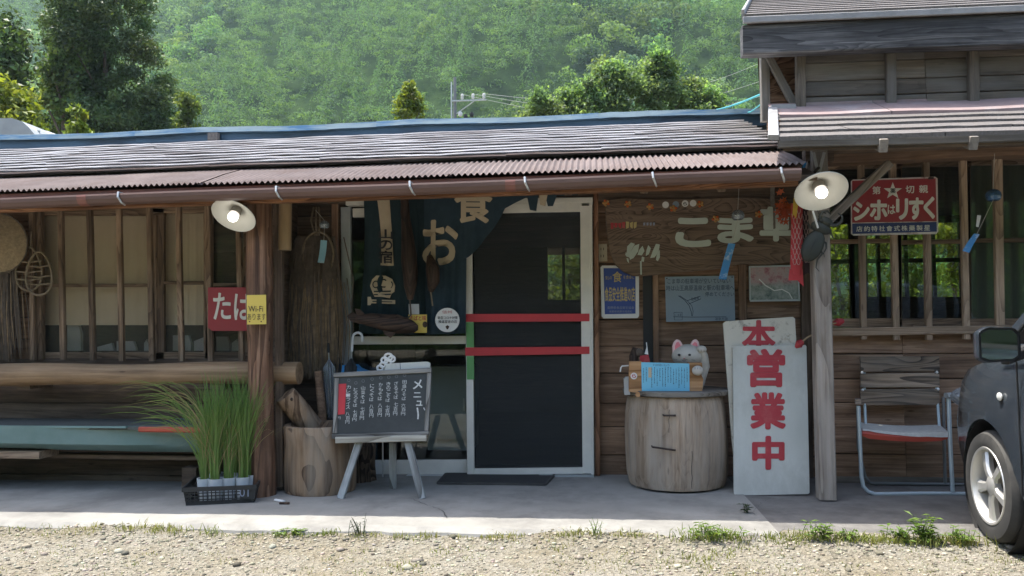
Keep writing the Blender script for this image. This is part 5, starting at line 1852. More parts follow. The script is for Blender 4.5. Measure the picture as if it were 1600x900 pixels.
# ------------------------------------------------------------------ open-for-business boards
b0 = G(1206, 773)
lean = R(11)
FN = V((0, -math.cos(lean), math.sin(lean)))
FP = (b0, FN)
BP = (b0 + V((0, .05, 0)), V((0, -math.cos(R(10)), math.sin(R(10)))))
t = thing('white_sign_board', 'tall white board with three red characters leaning between drum and grey post', 'sign board', b0)
poly([(1145, 543), (1147, 541), (1258, 539), (1260, 541), (1262, 620), (1265, 770), (1262, 772), (1149, 774), (1147, 771), (1146, 650)], FP, .022, MT['board_white'], t, 'board_panel')
for ch, rect in (('営', (1167, 545, 1227, 605)), ('業', (1172, 613, 1228, 671)), ('中', (1175, 681, 1226, 734))):
    text(ch, rect, FP, MT['red_paint'], t, bold=.04, proud=.003)
t = thing('cream_sign_board', 'chipped cream board with one red character standing behind the white board', 'sign board', b0 + V((0, .1, 0)))
poly([(1130, 505), (1134, 502), (1239, 495), (1242, 498), (1246, 560), (1256, 766), (1153, 770), (1143, 680), (1134, 560)], BP, .022, MT['board_chip'], t, 'board_panel')
text('本', (1159, 500, 1212, 548), BP, MT['red_paint'], t, bold=.035, proud=.003)
t = thing('bamboo_stick', 'thin bent bamboo stick with red tips between sign boards and window sill', 'stick', U(1275, 520, 5.35))
MB().tube([U(1246, 540, 5.3), U(1262, 527, 5.33), U(1300, 506, 5.42), U(1318, 502, 5.5)], .006, n=6).build('stick_shaft', MT['bamboo'], t)
for a_, b_, Y in (((1243, 543), (1254, 533), 5.3), ((1301, 506), (1318, 501), 5.46)):
    MB().tube([U(*a_, Y), ((U(*a_, Y) + U(*b_, Y)) / 2), U(*b_, Y)], [.008, .028, .015], n=8).build('red_tip', MT['red_paint'], t, smooth=True)

# ------------------------------------------------------------------ hollow trunk drum with lid and what stands on it
dc = G(1057, 757)
zd = GZ(dc.x) + .015
dr = thing('trunk_drum', 'hollow weathered trunk drum with round lid and iron staples', 'drum', (dc.x, dc.y, zd))
H = .585
Rm = .338
prof = [(0, 0), (Rm * .93, 0), (Rm * .985, H * .12), (Rm * 1.0, H * .35), (Rm * 1.0, H * .6), (Rm * .98, H * .8), (Rm * .945, H * .96), (Rm * .92, H), (0, H)]
MB().lathe(prof, (dc.x, dc.y, zd), n=96, wob=lambda t_, j: 1 + .012 * math.sin(3 * t_ + j) + .006 * math.sin(11 * t_ + j * .5) + .004 * math.sin(23 * t_ + j * .3)).build('drum_body', MT['drum'], dr, smooth=True)
ld = MB()
lw = lambda t_, j: 1 + .012 * math.sin(2 * t_ + .5) + .006 * math.sin(9 * t_)
ld.lathe([(0, 0), (Rm * .99, 0), (Rm * 1.035, .006), (Rm * 1.04, .03), (Rm * 1.02, .036), (0, .036)], (dc.x + .005, dc.y, zd + H + .004), n=48, wob=lw)
ld.build('lid', MT['lid'], dr, smooth=True)
for (a_, b_), rr_ in ((((1037, 649), (1055, 649)), .006), (((1019, 698), (1055, 703)), .006)):
    pa, pb = U(*a_, dc.y - Rm * 1.0), U(*b_, dc.y - Rm * 1.01)
    MB().tube([pa + V((0, .03, 0)), pa + V((0, -.012, 0)), pb + V((0, -.012, 0)), pb + V((0, .03, 0))], rr_, n=6).build('iron_staple', MT['iron'], dr)
for q in (-.24, .0, .22):
    MB().box((dc.x + q, dc.y - .2 + abs(q) * .4, zd - .008), (.07, .08, .024)).build('foot_block', MT['post_grey'], dr)
for x0_, y0_, y1_ in ((1081, 705, 764), (1046, 640, 676)):
    stroke([(x0_ + r5.uniform(-1, 1), y0_ + (y1_ - y0_) * q / 7) for q in range(8)], .8, vplane(dc.y - Rm * 1.012), MT['black'], dr, 'crack', proud=0)
zl = zd + H + .04
CY = dc.y - .20
cat = thing('lucky_cat', 'white beckoning cat figure with pink ears raising one paw behind wooden box', 'cat figurine', (U(1076, 560, CY + .14).x, CY + .14, zl))
KY = CY + .13
MB().lathe([(0, 0), (.085, 0), (.105, .05), (.10, .12), (.08, .17), (.055, .2), (0, .21)], (cat.location.x, KY, zl), n=24).build('body', MT['cat_white'], cat, smooth=True)
hc = U(1075, 556, KY)
MB().ell(hc, (.108, .085, .078), n=24, m=14).build('head', MT['cat_white'], cat, smooth=True)
EP = vplane(KY - .02)
for outl, inn_ in (([(1051, 553), (1050.5, 541), (1053, 534), (1058, 530), (1063, 532), (1067, 539), (1069, 549), (1060, 556)], [(1055, 548), (1054.5, 541), (1057, 535), (1060, 534), (1063, 538), (1065, 546)]),
                   ([(1076, 549), (1079, 538), (1083, 531.5), (1088, 530), (1092, 534), (1093.5, 541), (1093, 552), (1085, 556)], [(1079.5, 547), (1082, 538), (1085.5, 534), (1089, 536), (1090, 541), (1089.5, 548)])):
    ear = poly(outl, EP, .035, MT['pink_pale'], cat, 'ear')
    bv_ = ear.modifiers.new('soft', 'BEVEL')
    bv_.width = .006
    bv_.segments = 2
    poly(inn_, EP, .006, MT['pink'], cat, 'inner_ear', proud=.004)
for ex in (1061, 1077.5):
    MB().ell(U(ex, 554.5, KY - .082), (.010, .006, .008), n=12, m=8).build('eye', MT['ink'], cat, smooth=True)
    for q in (-1, 1):
        MB().tube([U(ex + q * 3, 562, KY - .083), U(ex + q * 9, 562 + q * 1.2, KY - .078)], .0012, n=4).build('whisker', MT['ink_blue'], cat)
MB().tube([U(1066, 563, KY - .086), U(1069, 565, KY - .088), U(1072, 563, KY - .086)], .0016, n=4).build('mouth', MT['ink_blue'], cat)
MB().ell(U(1069, 560, KY - .087), (.006, .005, .004), n=8, m=6).build('nose', MT['pink'], cat, smooth=True)
MB().tube([U(1094, 592, KY), U(1101, 572, KY - .01), U(1099, 555, KY - .03), U(1096, 547, KY - .05)], [.035, .034, .030, .024], n=14).build('raised_arm', MT['cat_white'], cat, smooth=True)
MB().ell(U(1096, 546, KY - .055), (.034, .024, .026), n=16, m=10).build('raised_paw', MT['cat_white'], cat, smooth=True)
for q in (1091, 1095.5, 1100):
    MB().tube([U(q, 546, KY - .080), U(q + .3, 549.5, KY - .079)], .0014, n=4).build('paw_line', MT['ink'], cat)
MB().ell(U(1090, 579, CY - .055), (.036, .022, .032), n=16, m=10).build('low_paw', MT['cat_white'], cat, smooth=True)
for q in (1086, 1090, 1094):
    MB().tube([U(q, 574, CY - .076), U(q, 577, CY - .077)], .0012, n=4).build('paw_line', MT['ink_blue'], cat)
bx = thing('wooden_cart_box', 'orange wooden box on small wheels with sky blue printed sheet on its front', 'box', (U(1040, 615, CY).x, CY, zl))
BPx = vplane(CY - .03)
poly([(983, 565), (1003, 565), (1003, 615), (983, 612)], BPx, .10, MT['box_wood'], bx, 'box_end')
poly([(1076, 567), (1097, 567), (1098, 580), (1096, 586), (1099, 592), (1098, 604), (1096, 619), (1076, 617)], BPx, .10, MT['box_wood'], bx, 'box_end')
poly([(1003, 567), (1076, 568), (1076, 614), (1003, 613)], vplane(CY - .02), .08, MT['box_wood'], bx, 'box_body')
for x, y in ((997, 616.5), (1082, 619.5)):
    p = U(x, y, CY - .045)
    MB().lathe([(0, 0), (.017, 0), (.017, .02), (0, .02)], p, V((0, 1, 0)), n=16).build('wheel', MT['box_wood'], bx)
bsheet = poly([(1002, 566), (1077, 568), (1077.5, 615.5), (1003, 615)], BPx, .003, MT['sheet_blue'], bx, 'printed_sheet', proud=.004)
pm = MB()
pmp = (BPx[0] + BPx[1] * .0052, BPx[1])
for i in range(17):
    x = 1005 + i * 4.25
    if 1011 < x < 1017:
        continue
    y = 574 + r5.uniform(-1, 3)
    ye = 606 - r5.uniform(0, 12)
    while y < ye:
        h_ = r5.uniform(.8, 1.8)
        w = r5.uniform(.8, 1.6)
        pm.add([UP(x + a_, y + b_, pmp) for a_, b_ in ((0, 0), (w, .2), (w, h_), (0, h_))], [(0, 1, 2, 3)])
        y += h_ + r5.uniform(.5, 1.1)
pm.build('printed_columns', MT['ink_blue'], bsheet, kind='stuff')
poly([(1013, 574), (1018, 574), (1018, 590), (1013, 590)], BPx, .001, MT['yellow_cloth'] if False else MT['outlet'], bsheet, 'pasted_slip', proud=.0055)
text('そばの話いろいろ', (1020, 568.5, 1046, 572), BPx, MT['ink_blue'], bsheet, proud=.0055)
poly(circ(990.5, 587.5, 5.2, 5.2, 18), BPx, .001, MT['paper'], bx, 'round_badge', proud=.002)
text('ら', (987, 584, 994, 590.5), BPx, MT['red_paint'], bx, bold=.03, proud=.0035)
t = thing('hooked_pipe', 'thin white hooked pipe sticking out left of the wooden box', 'pipe', U(978, 572, CY))
MB().tube([U(986, 571, CY + .02), U(972, 572, CY), U(970, 575, CY), U(969, 581, CY)], .005, n=6).build('pipe_tube', MT['paper'], t)
t = thing('grey_plastic_box', 'small grey plastic box on drum lid behind wooden box', 'box', (U(984, 604, CY + .06).x, CY + .06, zl))
poly([(975, 592), (978, 589), (1000, 589), (1000, 617), (976, 617)], vplane(CY + .03), .07, MT['paper_grey'], t, 'box_shell')
poly([(975.5, 592), (999, 592), (999, 595), (975.5, 595)], vplane(CY + .028), .004, MT['alu_grey'], t, 'box_lid')
t = thing('small_flag', 'little red and white paper flag standing behind the wooden box', 'flag', U(1012, 566, CY + .08))
MB().tube([U(1018, 600, CY + .08), U(1010, 535, CY + .08)], .003, n=5).build('flag_stick', MT['paper'], t)
poly([(1013, 554), (1000, 556), (1000, 567), (1016, 566)], vplane(CY + .075), .002, MT['red_paint'], t, 'flag_cloth')
poly([(1011, 540), (1007, 553), (1013, 554)], vplane(CY + .075), .002, MT['paper'], t, 'flag_cloth')
t = thing('wood_carving', 'small dark carved wooden piece left of the paper flag', 'carving', U(992, 553, CY + .12))
MB().tube([U(992, 618, CY + .13), U(992, 580, CY + .12), U(990, 556, CY + .12), U(993, 543, CY + .12)], [.05, .04, .03, .02], n=10).build('carved_body', MT['smoked'], t, smooth=True)
MB().ell(U(999, 551, CY + .11), (.028, .024, .03), n=12, m=8).build('carved_head', MT['straw_dark'], t, smooth=True)

# ------------------------------------------------------------------ cracks in the apron
for pts in ([(1205, 778), (1190, 786), (1183, 793), (1176, 801), (1182, 808)], [(640, 778), (668, 790), (690, 797), (702, 812)]):
    q = [G(*p) for p in pts]
    q2 = []
    for a_, b_ in zip(q[:-1], q[1:]):
        for k_ in range(6):
            q2.append(a_.lerp(b_, k_ / 6) + V((rs.uniform(-.006, .006), rs.uniform(-.008, .008), .0022)))
    mb = MB()
    for p in q2:
        w_ = rs.uniform(.0006, .0022)
        mb.v += [p + V((-w_, -w_, 0)), p + V((w_, w_, 0))]
    mb.f = [(2 * i, 2 * i + 2, 2 * i + 3, 2 * i + 1) for i in range(len(q2) - 1)]
    mb.m = [0] * len(mb.f)
    mb.build('apron_crack', MT['black'], kind='stuff')

# ------------------------------------------------------------------ mat
t = thing('doormat', 'dark doormat lying before the screen door', 'doormat', G(785, 750))
a_, b_, c_, d_ = G(697, 742), G(868, 742), G(852, 759), G(684, 757)
MB().prism([p + V((0, 0, .012)) for p in (a_, b_, c_, d_)], V((0, 0, 1)), .011).build('mat_pile', MT['mat_black'], t)
for p, q in ((a_, b_), (b_, c_), (c_, d_), (d_, a_)):
    MB().bar(p + V((0, 0, .009)), q + V((0, 0, .009)), .012, .016).build('mat_edge', MT['rubber'], t)

# ------------------------------------------------------------------ mortar stump, mallet log, wood behind
sc_ = G(500, 766)
zs = GZ(sc_.x)
st = thing('wooden_mortar', 'pale hollowed tree trunk mortar left of the chalkboard', 'mortar', (sc_.x, sc_.y, zs))
Rs, Hs = .232, .435
pr = [(0, 0), (Rs * .95, 0), (Rs * .99, .03), (Rs * 1.0, Hs * .3), (Rs * .985, Hs * .7), (Rs * 1.0, Hs * .97), (Rs * .97, Hs), (Rs * .8, Hs - .004), (Rs * .6, Hs * .75), (0, Hs * .6)]
MB().lathe(pr, (sc_.x, sc_.y, zs), n=44, wob=lambda t_, j: 1 + .018 * math.sin(2 * t_ + 1) + .010 * math.sin(5 * t_ + j * .4) - (.05 * max(0, math.cos(t_ - 4.0)) ** 12 if j < 5 else 0)).build('mortar_body', MT['mortar'], st, smooth=True)
ml = thing('leaning_log', 'short pale log leaning in the wooden mortar', 'log', U(470, 640, sc_.y))
a_, b_ = U(446, 617, sc_.y - .06), U(488, 668, sc_.y + .05)
dirr = (b_ - a_)
MB().lathe([(0, 0), (.066, 0), (.07, .008), (.076, dirr.length * .5), (.072, dirr.length), (0, dirr.length)], a_, dirr, n=22, wob=lambda t_, j: 1 + .03 * math.sin(2 * t_)).build('log_body', MT['mortar'], ml, smooth=True)
pk = a_ + dirr * .22 + V((.03, -.074, .025))
MB().ell(pk, (.010, .006, .012), n=10, m=6).build('knot', MT['bark'], ml, smooth=True)
t = thing('bark_stake', 'upright split bark stake behind the wooden mortar', 'stake', U(500, 640, sc_.y + .28))
MB().tube([U(508, 720, sc_.y + .3), U(503, 640, sc_.y + .3), U(497, 580, sc_.y + .3)], [.03, .03, .026], n=9).build('stake_shaft', MT['plank'], t, smooth=True)
t = thing('bark_stump', 'dark bark covered stump behind the chalkboard legs', 'stump', G(565, 752))
p = G(560, 750)
MB().lathe([(0, 0), (.125, 0), (.115, .1), (.12, .24), (.10, .27), (0, .27)], (p.x, p.y, GZ(p.x)), n=30, wob=lambda t_, j: 1 + .06 * math.sin(9 * t_ + j) + .04 * math.sin(17 * t_)).build('stump_body', MT['bark'], t)
# umbrella stand and umbrellas
us = G(528, 746)
ust = thing('umbrella_stand', 'dark round umbrella stand behind the chalkboard', 'umbrella stand', us)
MB().lathe([(0, .0), (.14, .0), (.14, .02), (.13, .022), (.13, .42), (.14, .425), (.14, .44), (.125, .44), (.12, .03), (0, .03)], us, n=24).build('stand_barrel', MT['umbrella_dark'], ust, smooth=True)
MB().lathe([(.135, .2), (.146, .2), (.146, .23), (.135, .23), (.135, .2)], us, n=24).build('stand_hoop', MT['zinc'], ust)
for i, (bx_, by_, tx, ty, mat, hm2, lab) in enumerate((
        (540, 690, 549, 560, 'umbrella_dark', 'paper', 'black umbrella with white crook handle in the stand'),
        (510, 690, 500, 566, 'vinyl', 'tube', 'clear vinyl umbrella leaning left in the stand'),
        (520, 690, 514, 562, 'vinyl', 'umbrella_dark', 'clear vinyl umbrella with black handle in the stand'),
        (530, 690, 528, 558, 'umbrella_dark', 'umbrella_dark', 'black umbrella with black handle in the middle of the stand'))):
    a_, b_ = U(bx_, by_, us.y + (.04 if i % 2 else -.03)), U(tx, ty, us.y + (.06 if i % 2 else -.02))
    d_ = b_ - a_
    t = thing('umbrella', lab, 'umbrella', a_, 'umbrellas in the stand')
    MB().lathe([(.006, 0), (.022, d_.length * .2), (.036, d_.length * .6), (.040, d_.length * .9), (.016, d_.length * .97), (.006, d_.length)], a_, d_, n=24, wob=lambda t_, j: 1 + .28 * math.cos(6 * t_ + j * .3)).build('canopy', MT[mat], t, smooth=True)
    MB().tube([a_, b_ + d_.normalized() * .05], .004, n=6).build('shaft', MT['zinc'], t)
    h0 = b_ + d_.normalized() * .05
    up_ = d_.normalized()
    if i == 0:
        pts = [h0] + [h0 + up_ * (.10 + .035 * math.sin(q)) + V((.035 - .035 * math.cos(q), 0, 0)) for q in [j / 8 * 3.3 for j in range(9)]] + [h0 + up_ * .07 + V((.072, 0, 0))]
    else:
        pts = [h0, h0 + up_ * .07]
    MB().tube(pts, .009, n=8).build('handle', MT[hm2], t, smooth=True)
t = thing('blue_container', 'bright blue plastic container showing above the left corner of the chalkboard', 'container', G(556, 740))
p = G(558, 744)
z1 = U(550, 570, p.y).z
xa_, xb_ = px_x(537, 575, p.y), px_x(578, 575, p.y)
bc = MB()
prf = [(xa_ + .02, GZ(p.x)), (xa_, z1 - .08), (xa_ + .012, z1), (xa_ + .085, z1), (xa_ + .11, z1 - .025), (xb_ - .02, z1 - .05), (xb_, z1 - .058), (xb_ - .02, GZ(p.x))]
bc.prism([V((x, p.y - .07, z)) for x, z in prf], V((0, -1, 0)), .16)
bc.build('container_shell', MT['bright_blue'], t)
MB().tube([V((xa_ + .012, p.y - .072, z1 - .004)), V((xa_ + .085, p.y - .072, z1 - .004)), V((xa_ + .11, p.y - .072, z1 - .029)), V((xb_, p.y - .072, z1 - .06))], .004, n=6).build('container_rim', MT['bright_blue'], t)

# ------------------------------------------------------------------ chalkboard on its easel
c0 = G(596, 779)
ln = R(9)
CN = V((0.045, -math.cos(ln), math.sin(ln))).normalized()
CP = (c0 + V((0, 0.0, 0)), CN)
ez = thing('menu_chalkboard', 'black menu chalkboard in grey wooden frame standing on three white legs', 'chalkboard', c0)
tl, tr, br, bl = (522, 586), (674, 578), (670, 677), (519, 682)
poly([tl, tr, br, bl], CP, .02, MT['chalk_board'], ez, 'slate_panel')
for a_, b_, w in ((tl, tr, .030), (bl, br, .028)):
    pa, pb = UP(*a_, CP), UP(*b_, CP)
    board('board_frame', pa - CN * .004, pb - CN * .004, w, .036, MT['frame_grey'], ez, segs=3, wob=.03)
for a_, b_ in (((524, 677), (526.5, 591)), ((666.5, 673), (671, 583))):
    board('board_frame', UP(*a_, CP) - CN * .004, UP(*b_, CP) - CN * .004, .026, .034, MT['frame_grey'], ez, up=UX, segs=3, wob=.03)
board('chalk_tray', UP(526, 687.5, CP) + CN * .012, UP(667, 684, CP) + CN * .012, .038, .045, MT['tray_wood'], ez, segs=3, wob=.03)
HPl = (CP[0] - CN * .02, CN)
poly([(601, 577), (605, 568), (668, 565), (672, 567), (672, 585), (602, 588)], HPl, .02, MT['board_white'], ez, 'header_board')
stroke([(625, 567), (626, 580)], 1.0, HPl, MT['ink_blue'], ez, 'header_joint', proud=.001)
for a_, b_ in (((561, 690), (532, 779)), ((636, 688), (660, 779))):
    pa, pb = UP(*a_, CP) - CN * .012, G(*b_)
    board('leg', pb + V((0, 0, .0)), pa, .044, .028, MT['leg_white'], ez, up=UX, segs=3, wob=.04, ch=.003)
board('leg', G(614, 763), UP(611, 690, CP) - CN * .06, .044, .028, MT['leg_white'], ez, up=UX, segs=2, ch=.003)
poly([(529, 600), (541, 599.5), (538.5, 647), (526, 648)], CP, .001, MT['red_tape'], ez, 'red_strip', proud=.002)
for ch, rect in (('メ', (645, 593, 660, 608)), ('ニ', (646, 613, 658, 621)), ('ュ', (650, 626, 660, 634)), ('ー', (645, 637, 661, 655))):
    if ch == 'ー':
        stroke([(652, 637), (653.5, 648), (653, 655)], 2.4, CP, MT['chalk'], ez, 'lettering')
        stroke([(662, 637), (664, 641)], 1.6, CP, MT['chalk'], ez, 'lettering')
    else:
        text(ch, rect, CP, MT['chalk'], ez, bold=.02, proud=.002)
cols = [('田盛りそば', '六百円', 632, 594, 650), ('ざるそば', '七百円', 619.5, 596, 650), ('きのこそば', '七百円', 607.5, 597, 652), ('かもそば', '八百円', 595, 598, 652), ('にくそば', '八百円', 581.5, 600, 653), ('山菜そば', '七百円', 567.5, 603, 657), ('とろろそば', '七百円', 556, 606, 659), ('カレーライス', '八百円', 545, 602, 663)]
for nm, pr_, x, y0_, y1_ in cols:
    full = nm + pr_
    n = len(full)
    h_ = (y1_ - y0_ - 4) / n
    for i, ch in enumerate(full):
        yy_ = y0_ + h_ * i + (4 if i >= len(nm) else 0)
        xx = x - i * .25
        jit = r5.uniform(-.5, .5)
        text(ch, (xx - 3.4 + jit, yy_, xx + 3.0 + jit, yy_ + h_ * .84), CP, MT['chalk'], ez, bold=-.005, proud=.002)
    text('○', (x - 2.4, y0_ - 10, x + 2.4, y0_ - 5.4), CP, MT['chalk_faint'], ez, proud=.002)
text('円', (527, 651, 532, 655), CP, MT['chalk'], ez, proud=.002)
t = thing('white_ornament', 'small white openwork ornament standing behind chalkboard header', 'ornament', UP(603, 577, CP) + V((0, .06, 0)))
oy = UP(603, 577, CP).y + .05
for cx, cy, rx in ((607, 558, 6), (601, 563, 5), (612, 561, 5), (594, 575, 4.5), (606, 566, 5), (598, 570, 4)):
    pts = [U(cx + rx * math.cos(q), cy + rx * .9 * math.sin(q), oy) for q in [i / 14 * 6.2832 for i in range(15)]]
    MB().tube(pts, .0075, n=6).build('scroll_ring', MT['paper'], t, smooth=True)
MB().tube([U(603, 566, oy), U(600, 590, oy), U(598, 620, oy + .05), U(598, 745, oy + .2)], .006, n=6).build('ornament_stem', MT['zinc'], t)

# ------------------------------------------------------------------ crate of potted grass
crate_pts = [G(290, 790), G(398, 783), G(424, 771), G(318, 768)]
ca, cb_ = G(291, 790), G(396, 785)
ex = (cb_ - ca)
ex.z = 0
Lx = ex.length
ex.normalize()
ey = V((-ex.y, ex.x, 0))
Ly = .36
ccx = ca + ex * Lx / 2 + ey * Ly / 2
cz = GZ(ca.x)
cr = thing('plastic_crate', 'low black perforated plastic crate holding pots of tall grass', 'crate', (ccx.x, ccx.y, cz))
Hc = .098
q_ = [ca, ca + ex * Lx, ca + ex * Lx + ey * Ly, ca + ey * Ly]
q_ = [V((p.x, p.y, cz)) for p in q_]
fl_ = .018
MB().prism([p + V((0, 0, .008)) for p in q_], V((0, 0, 1)), .007).build('crate_floor', MT['plastic_black'], cr)
for i in range(4):
    a_, b_ = q_[i], q_[(i + 1) % 4]
    dd = (b_ - a_).normalized()
    out = V((dd.y, -dd.x, 0))
    mb = MB()
    ln_ = (b_ - a_).length
    mb.bar(a_ + V((0, 0, .012)), b_ + V((0, 0, .012)), .024, .006)
    mb.bar(a_ + V((0, 0, Hc)) + out * fl_ - dd * fl_, b_ + V((0, 0, Hc)) + out * fl_ + dd * fl_, .026, .012)
    for k_ in (.33, .55, .75):
        mb.bar(a_ + V((0, 0, Hc * k_)) + out * fl_ * k_, b_ + V((0, 0, Hc * k_)) + out * fl_ * k_, .006, .005)
    nb = int(ln_ / .024)
    for k_ in range(nb + 1):
        p = a_ + dd * ln_ * k_ / nb
        mb.bar(p + V((0, 0, .012)), p + V((0, 0, Hc)) + out * fl_, .006, .005, up=dd)
    mb.build('crate_side', MT['plastic_black'], cr)
pl_ = V((ex.y, -ex.x, 0))
plate = MB()
pa = q_[0] + ex * Lx * .80 + pl_ * .013
plate.bar(pa + V((0, 0, .055)), pa + ex * .09 + V((0, 0, .055)), .06, .006)
plate.build('number_plate', MT['plastic_black'], cr)
CPl = (pa + pl_ * .0035, pl_)
text('01', (374.5, 763, 388.5, 776), CPl, MT['poster_grey'], cr, bold=-.01, proud=.001)
MT['blade'] = leaf('tall_grass_blade', (0.11, 0.20, 0.05), (0.18, 0.255, 0.07), trans=.3)
MT['blade_dry'] = leaf('dry_grass_blade', (0.30, 0.25, 0.12), (0.24, 0.20, 0.09), trans=.3)


def blades(n, base_pt, h, spread, lean_, droop, r, w=.0035, segs=7):
    """curved tapering strips, numpy arrays of quads"""
    vs, fs = [], []
    for i in range(n):
        az = r.uniform(0, 6.283)
        hh = h * r.uniform(.55, 1.05)
        b = V(base_pt) + V((r.gauss(0, spread), r.gauss(0, spread), 0))
        d = V((math.cos(az), math.sin(az) * .6, 0)) * r.uniform(.02, lean_) + V((lean_ * .0, 0, 0))
        side = V((-math.sin(az), math.cos(az), 0))
        if r.random() < .5:
            side = V((1, 0, 0))
        dr_ = droop * r.uniform(.2, 1.4)
        k0 = len(vs)
        for s_ in range(segs + 1):
            u = s_ / segs
            p = b + V((0, 0, hh * (u - dr_ * u ** 3))) + d * hh * (u ** 1.7) * (1 + dr_ * 1.6)
            ww = w * (1 - u) ** .6 * (1 if u > .05 else .8)
            vs += [p - side * ww, p + side * ww]
        for s_ in range(segs):
            q = k0 + 2 * s_
            fs.append((q, q + 1, q + 3, q + 2))
    return vs, fs


rg = random.Random(77)
pot_px = ((318, 2), (339, 1), (362, 2), (388, 2), (407, 5), (330, 9), (372, 10), (402, 11))
labs = ['leftmost grey vinyl pot of tall grass in the crate, in front', 'second grey pot of tall grass from the left in the crate front', 'third grey pot of tall grass from the left in the crate front', 'fourth grey pot of tall grass from the left in the crate front', 'rightmost grey vinyl pot of tall grass in the crate', 'grey pot of grass at the back left of the crate', 'grey pot of grass at the back middle of the crate', 'grey pot of grass at the back right of the crate']
for i, (px, back) in enumerate(pot_px):
    u = (px - 291) / (412 - 291) * Lx
    p = ca + ex * max(.05, min(Lx - .05, u)) + ey * (.055 + back * .024)
    p.z = cz + .009
    t = thing('potted_grass', labs[i], 'potted grass', p, 'potted grass in the crate')
    MB().lathe([(0, 0), (.036, 0), (.045, .12), (.047, .135), (.043, .132), (.041, .115), (0, .112)], p, n=16, wob=lambda t_, j: 1 + .04 * math.sin(4 * t_ + i)).build('pot', MT['pot_grey'], t, smooth=True)
    MB().lathe([(.041, .0), (0, .004)], p + V((0, 0, .116)), n=12).build('soil', MT['soil'], t)
    hh = .74 if i < 5 else .80
    vs, fs = blades(150 if i < 5 else 110, p + V((0, 0, .11)), hh, .011, .24, .26, rg)
    mesh_np('grass_blades', np.array([list(v - p) for v in vs]), fs, MT['blade'], t, kind='stuff')
    vs, fs = blades(16, p + V((0, 0, .11)), hh * .95, .012, .5, .45, rg, w=.0025)
    mesh_np('dry_blades', np.array([list(v - p) for v in vs]), fs, MT['blade_dry'], t, kind='stuff')
    if i in (0, 1, 5):
        # long blades arching out to the left
        vs, fs = [], []
        for k_ in range(18):
            b = p + V((rg.gauss(0, .012), rg.gauss(0, .012), .11))
            ln2 = rg.uniform(.25, .62)
            top = rg.uniform(.35, .66)
            k0 = len(vs)
            yy_ = rg.uniform(-.22, .1)
            for s_ in range(10):
                q = s_ / 9
                pt = b + V((-ln2 * q ** 1.5, yy_ * q, top * (1.75 * q - (1.05 + rg.uniform(0, .02)) * q * q) * 1.35))
                ww = .0024 * (1 - q) ** .5 + .0003
                vs += [pt + V((0, 0, -ww)), pt + V((ww * .4, 0, ww))]
            for s_ in range(9):
                q = k0 + 2 * s_
                fs.append((q, q + 1, q + 3, q + 2))
        mesh_np('arching_blades', np.array([list(v - p) for v in vs]), fs, MT['blade'] if i != 1 else MT['blade_dry'], t, kind='stuff')

# ------------------------------------------------------------------ folding chair
ch = thing('garden_chair', 'old tubular garden chair with wooden slat back and red edged seat under the window', 'chair', G(1415, 765))
yf_, yb_ = G(1350, 772).y, G(1350, 757).y


def tub(pts, r=.011, mat='tube', name='tube_frame'):
    return MB().tube([U(x, y, Y) if not isinstance(x, V) else x for x, y, Y in pts], r, n=10).build(name, MT[mat], ch, smooth=True)


yk = yf_ + .33
tub([(1341, 634, yf_), (1344, 700, yf_), (1346, 745, yf_), (1349, 760, yf_), (1356, 768, yf_), (1367, 772, yf_), (1440, 771, yf_ + .02), (1520, 771.5, yf_ + .03)], .0125)
tub([(1352, 745, yb_), (1360, 755, yb_), (1430, 756, yb_), (1530, 757, yb_)], .010, 'tube_dark')
tub([(1482, 622, yf_ + .02), (1485, 700, yf_ + .02), (1488.5, 768, yf_ + .02)], .0125)
tub([(1474, 620, yb_), (1475, 690, yb_), (1477, 756, yb_)], .010, 'tube_dark')
tub([(1340, 634, yb_), (1341, 700, yb_), (1352, 745, yb_)], .010, 'tube_dark')
tub([(1350, 560, yk), (1351, 630, yk - .02), (1353, 672, yk - .06)], .009)
tub([(1462, 560, yk), (1465, 630, yk - .02), (1468, 672, yk - .06)], .009)
MB().bar(U(1341, 628, yf_ - .02), U(1340, 626, yb_ + .05), .03, .035).build('arm_rest', MT['slat'], ch)
MB().bar(U(1478, 618, yf_ - .0), U(1535, 613, yf_ + .06), .03, .04, ch=.008).build('arm_rest', MT['alu_grey'], ch)
for y0_, y1_ in ((557, 580), (583, 604.5), (608, 632)):
    a_, b_ = U(1344, (y0_ + y1_) / 2 + 1, yk - .02), U(1467, (y0_ + y1_) / 2, yk - .02)
    board('back_slat', a_, b_, (y1_ - y0_) / F_PX * yk * .99, .018, MT['slat'], ch, segs=2, wob=.015)
for x, y in ((1347, 582), (1464, 581.5), (1348, 609), (1466, 608)):
    MB().ell(U(x, y, yk - .032), (.009, .006, .009), n=8, m=5).build('bolt_cap', MT['paper'], ch, smooth=True)
sa, sb_ = U(1347, 677, yf_ + .02), U(1481, 681.5, yf_ + .02)
mb = MB()
n = 12
for i in range(n + 1):
    p = sa.lerp(sb_, i / n) + V((0, 0, -.014 * math.sin(math.pi * i / n)))
    e = .012 if i in (0, n) else 0
    mb.v += [p + V((0, 0, -.028 + e)), p + V((0, -.008, .0)), p + V((0, .0, .026 - e)), p + V((.075, .30, .034)), p + V((.075, .30, -.02))]
for i in range(n):
    for q in range(5):
        mb.f.append((i * 5 + q, i * 5 + (q + 1) % 5, i * 5 + 5 + (q + 1) % 5, i * 5 + 5 + q))
        mb.m.append(0)
mb.f += [(4, 3, 2, 1, 0), tuple(n * 5 + q for q in range(5))]
mb.m += [0, 0]
mb.build('seat', MT['seat_red'], ch)
mb = MB()
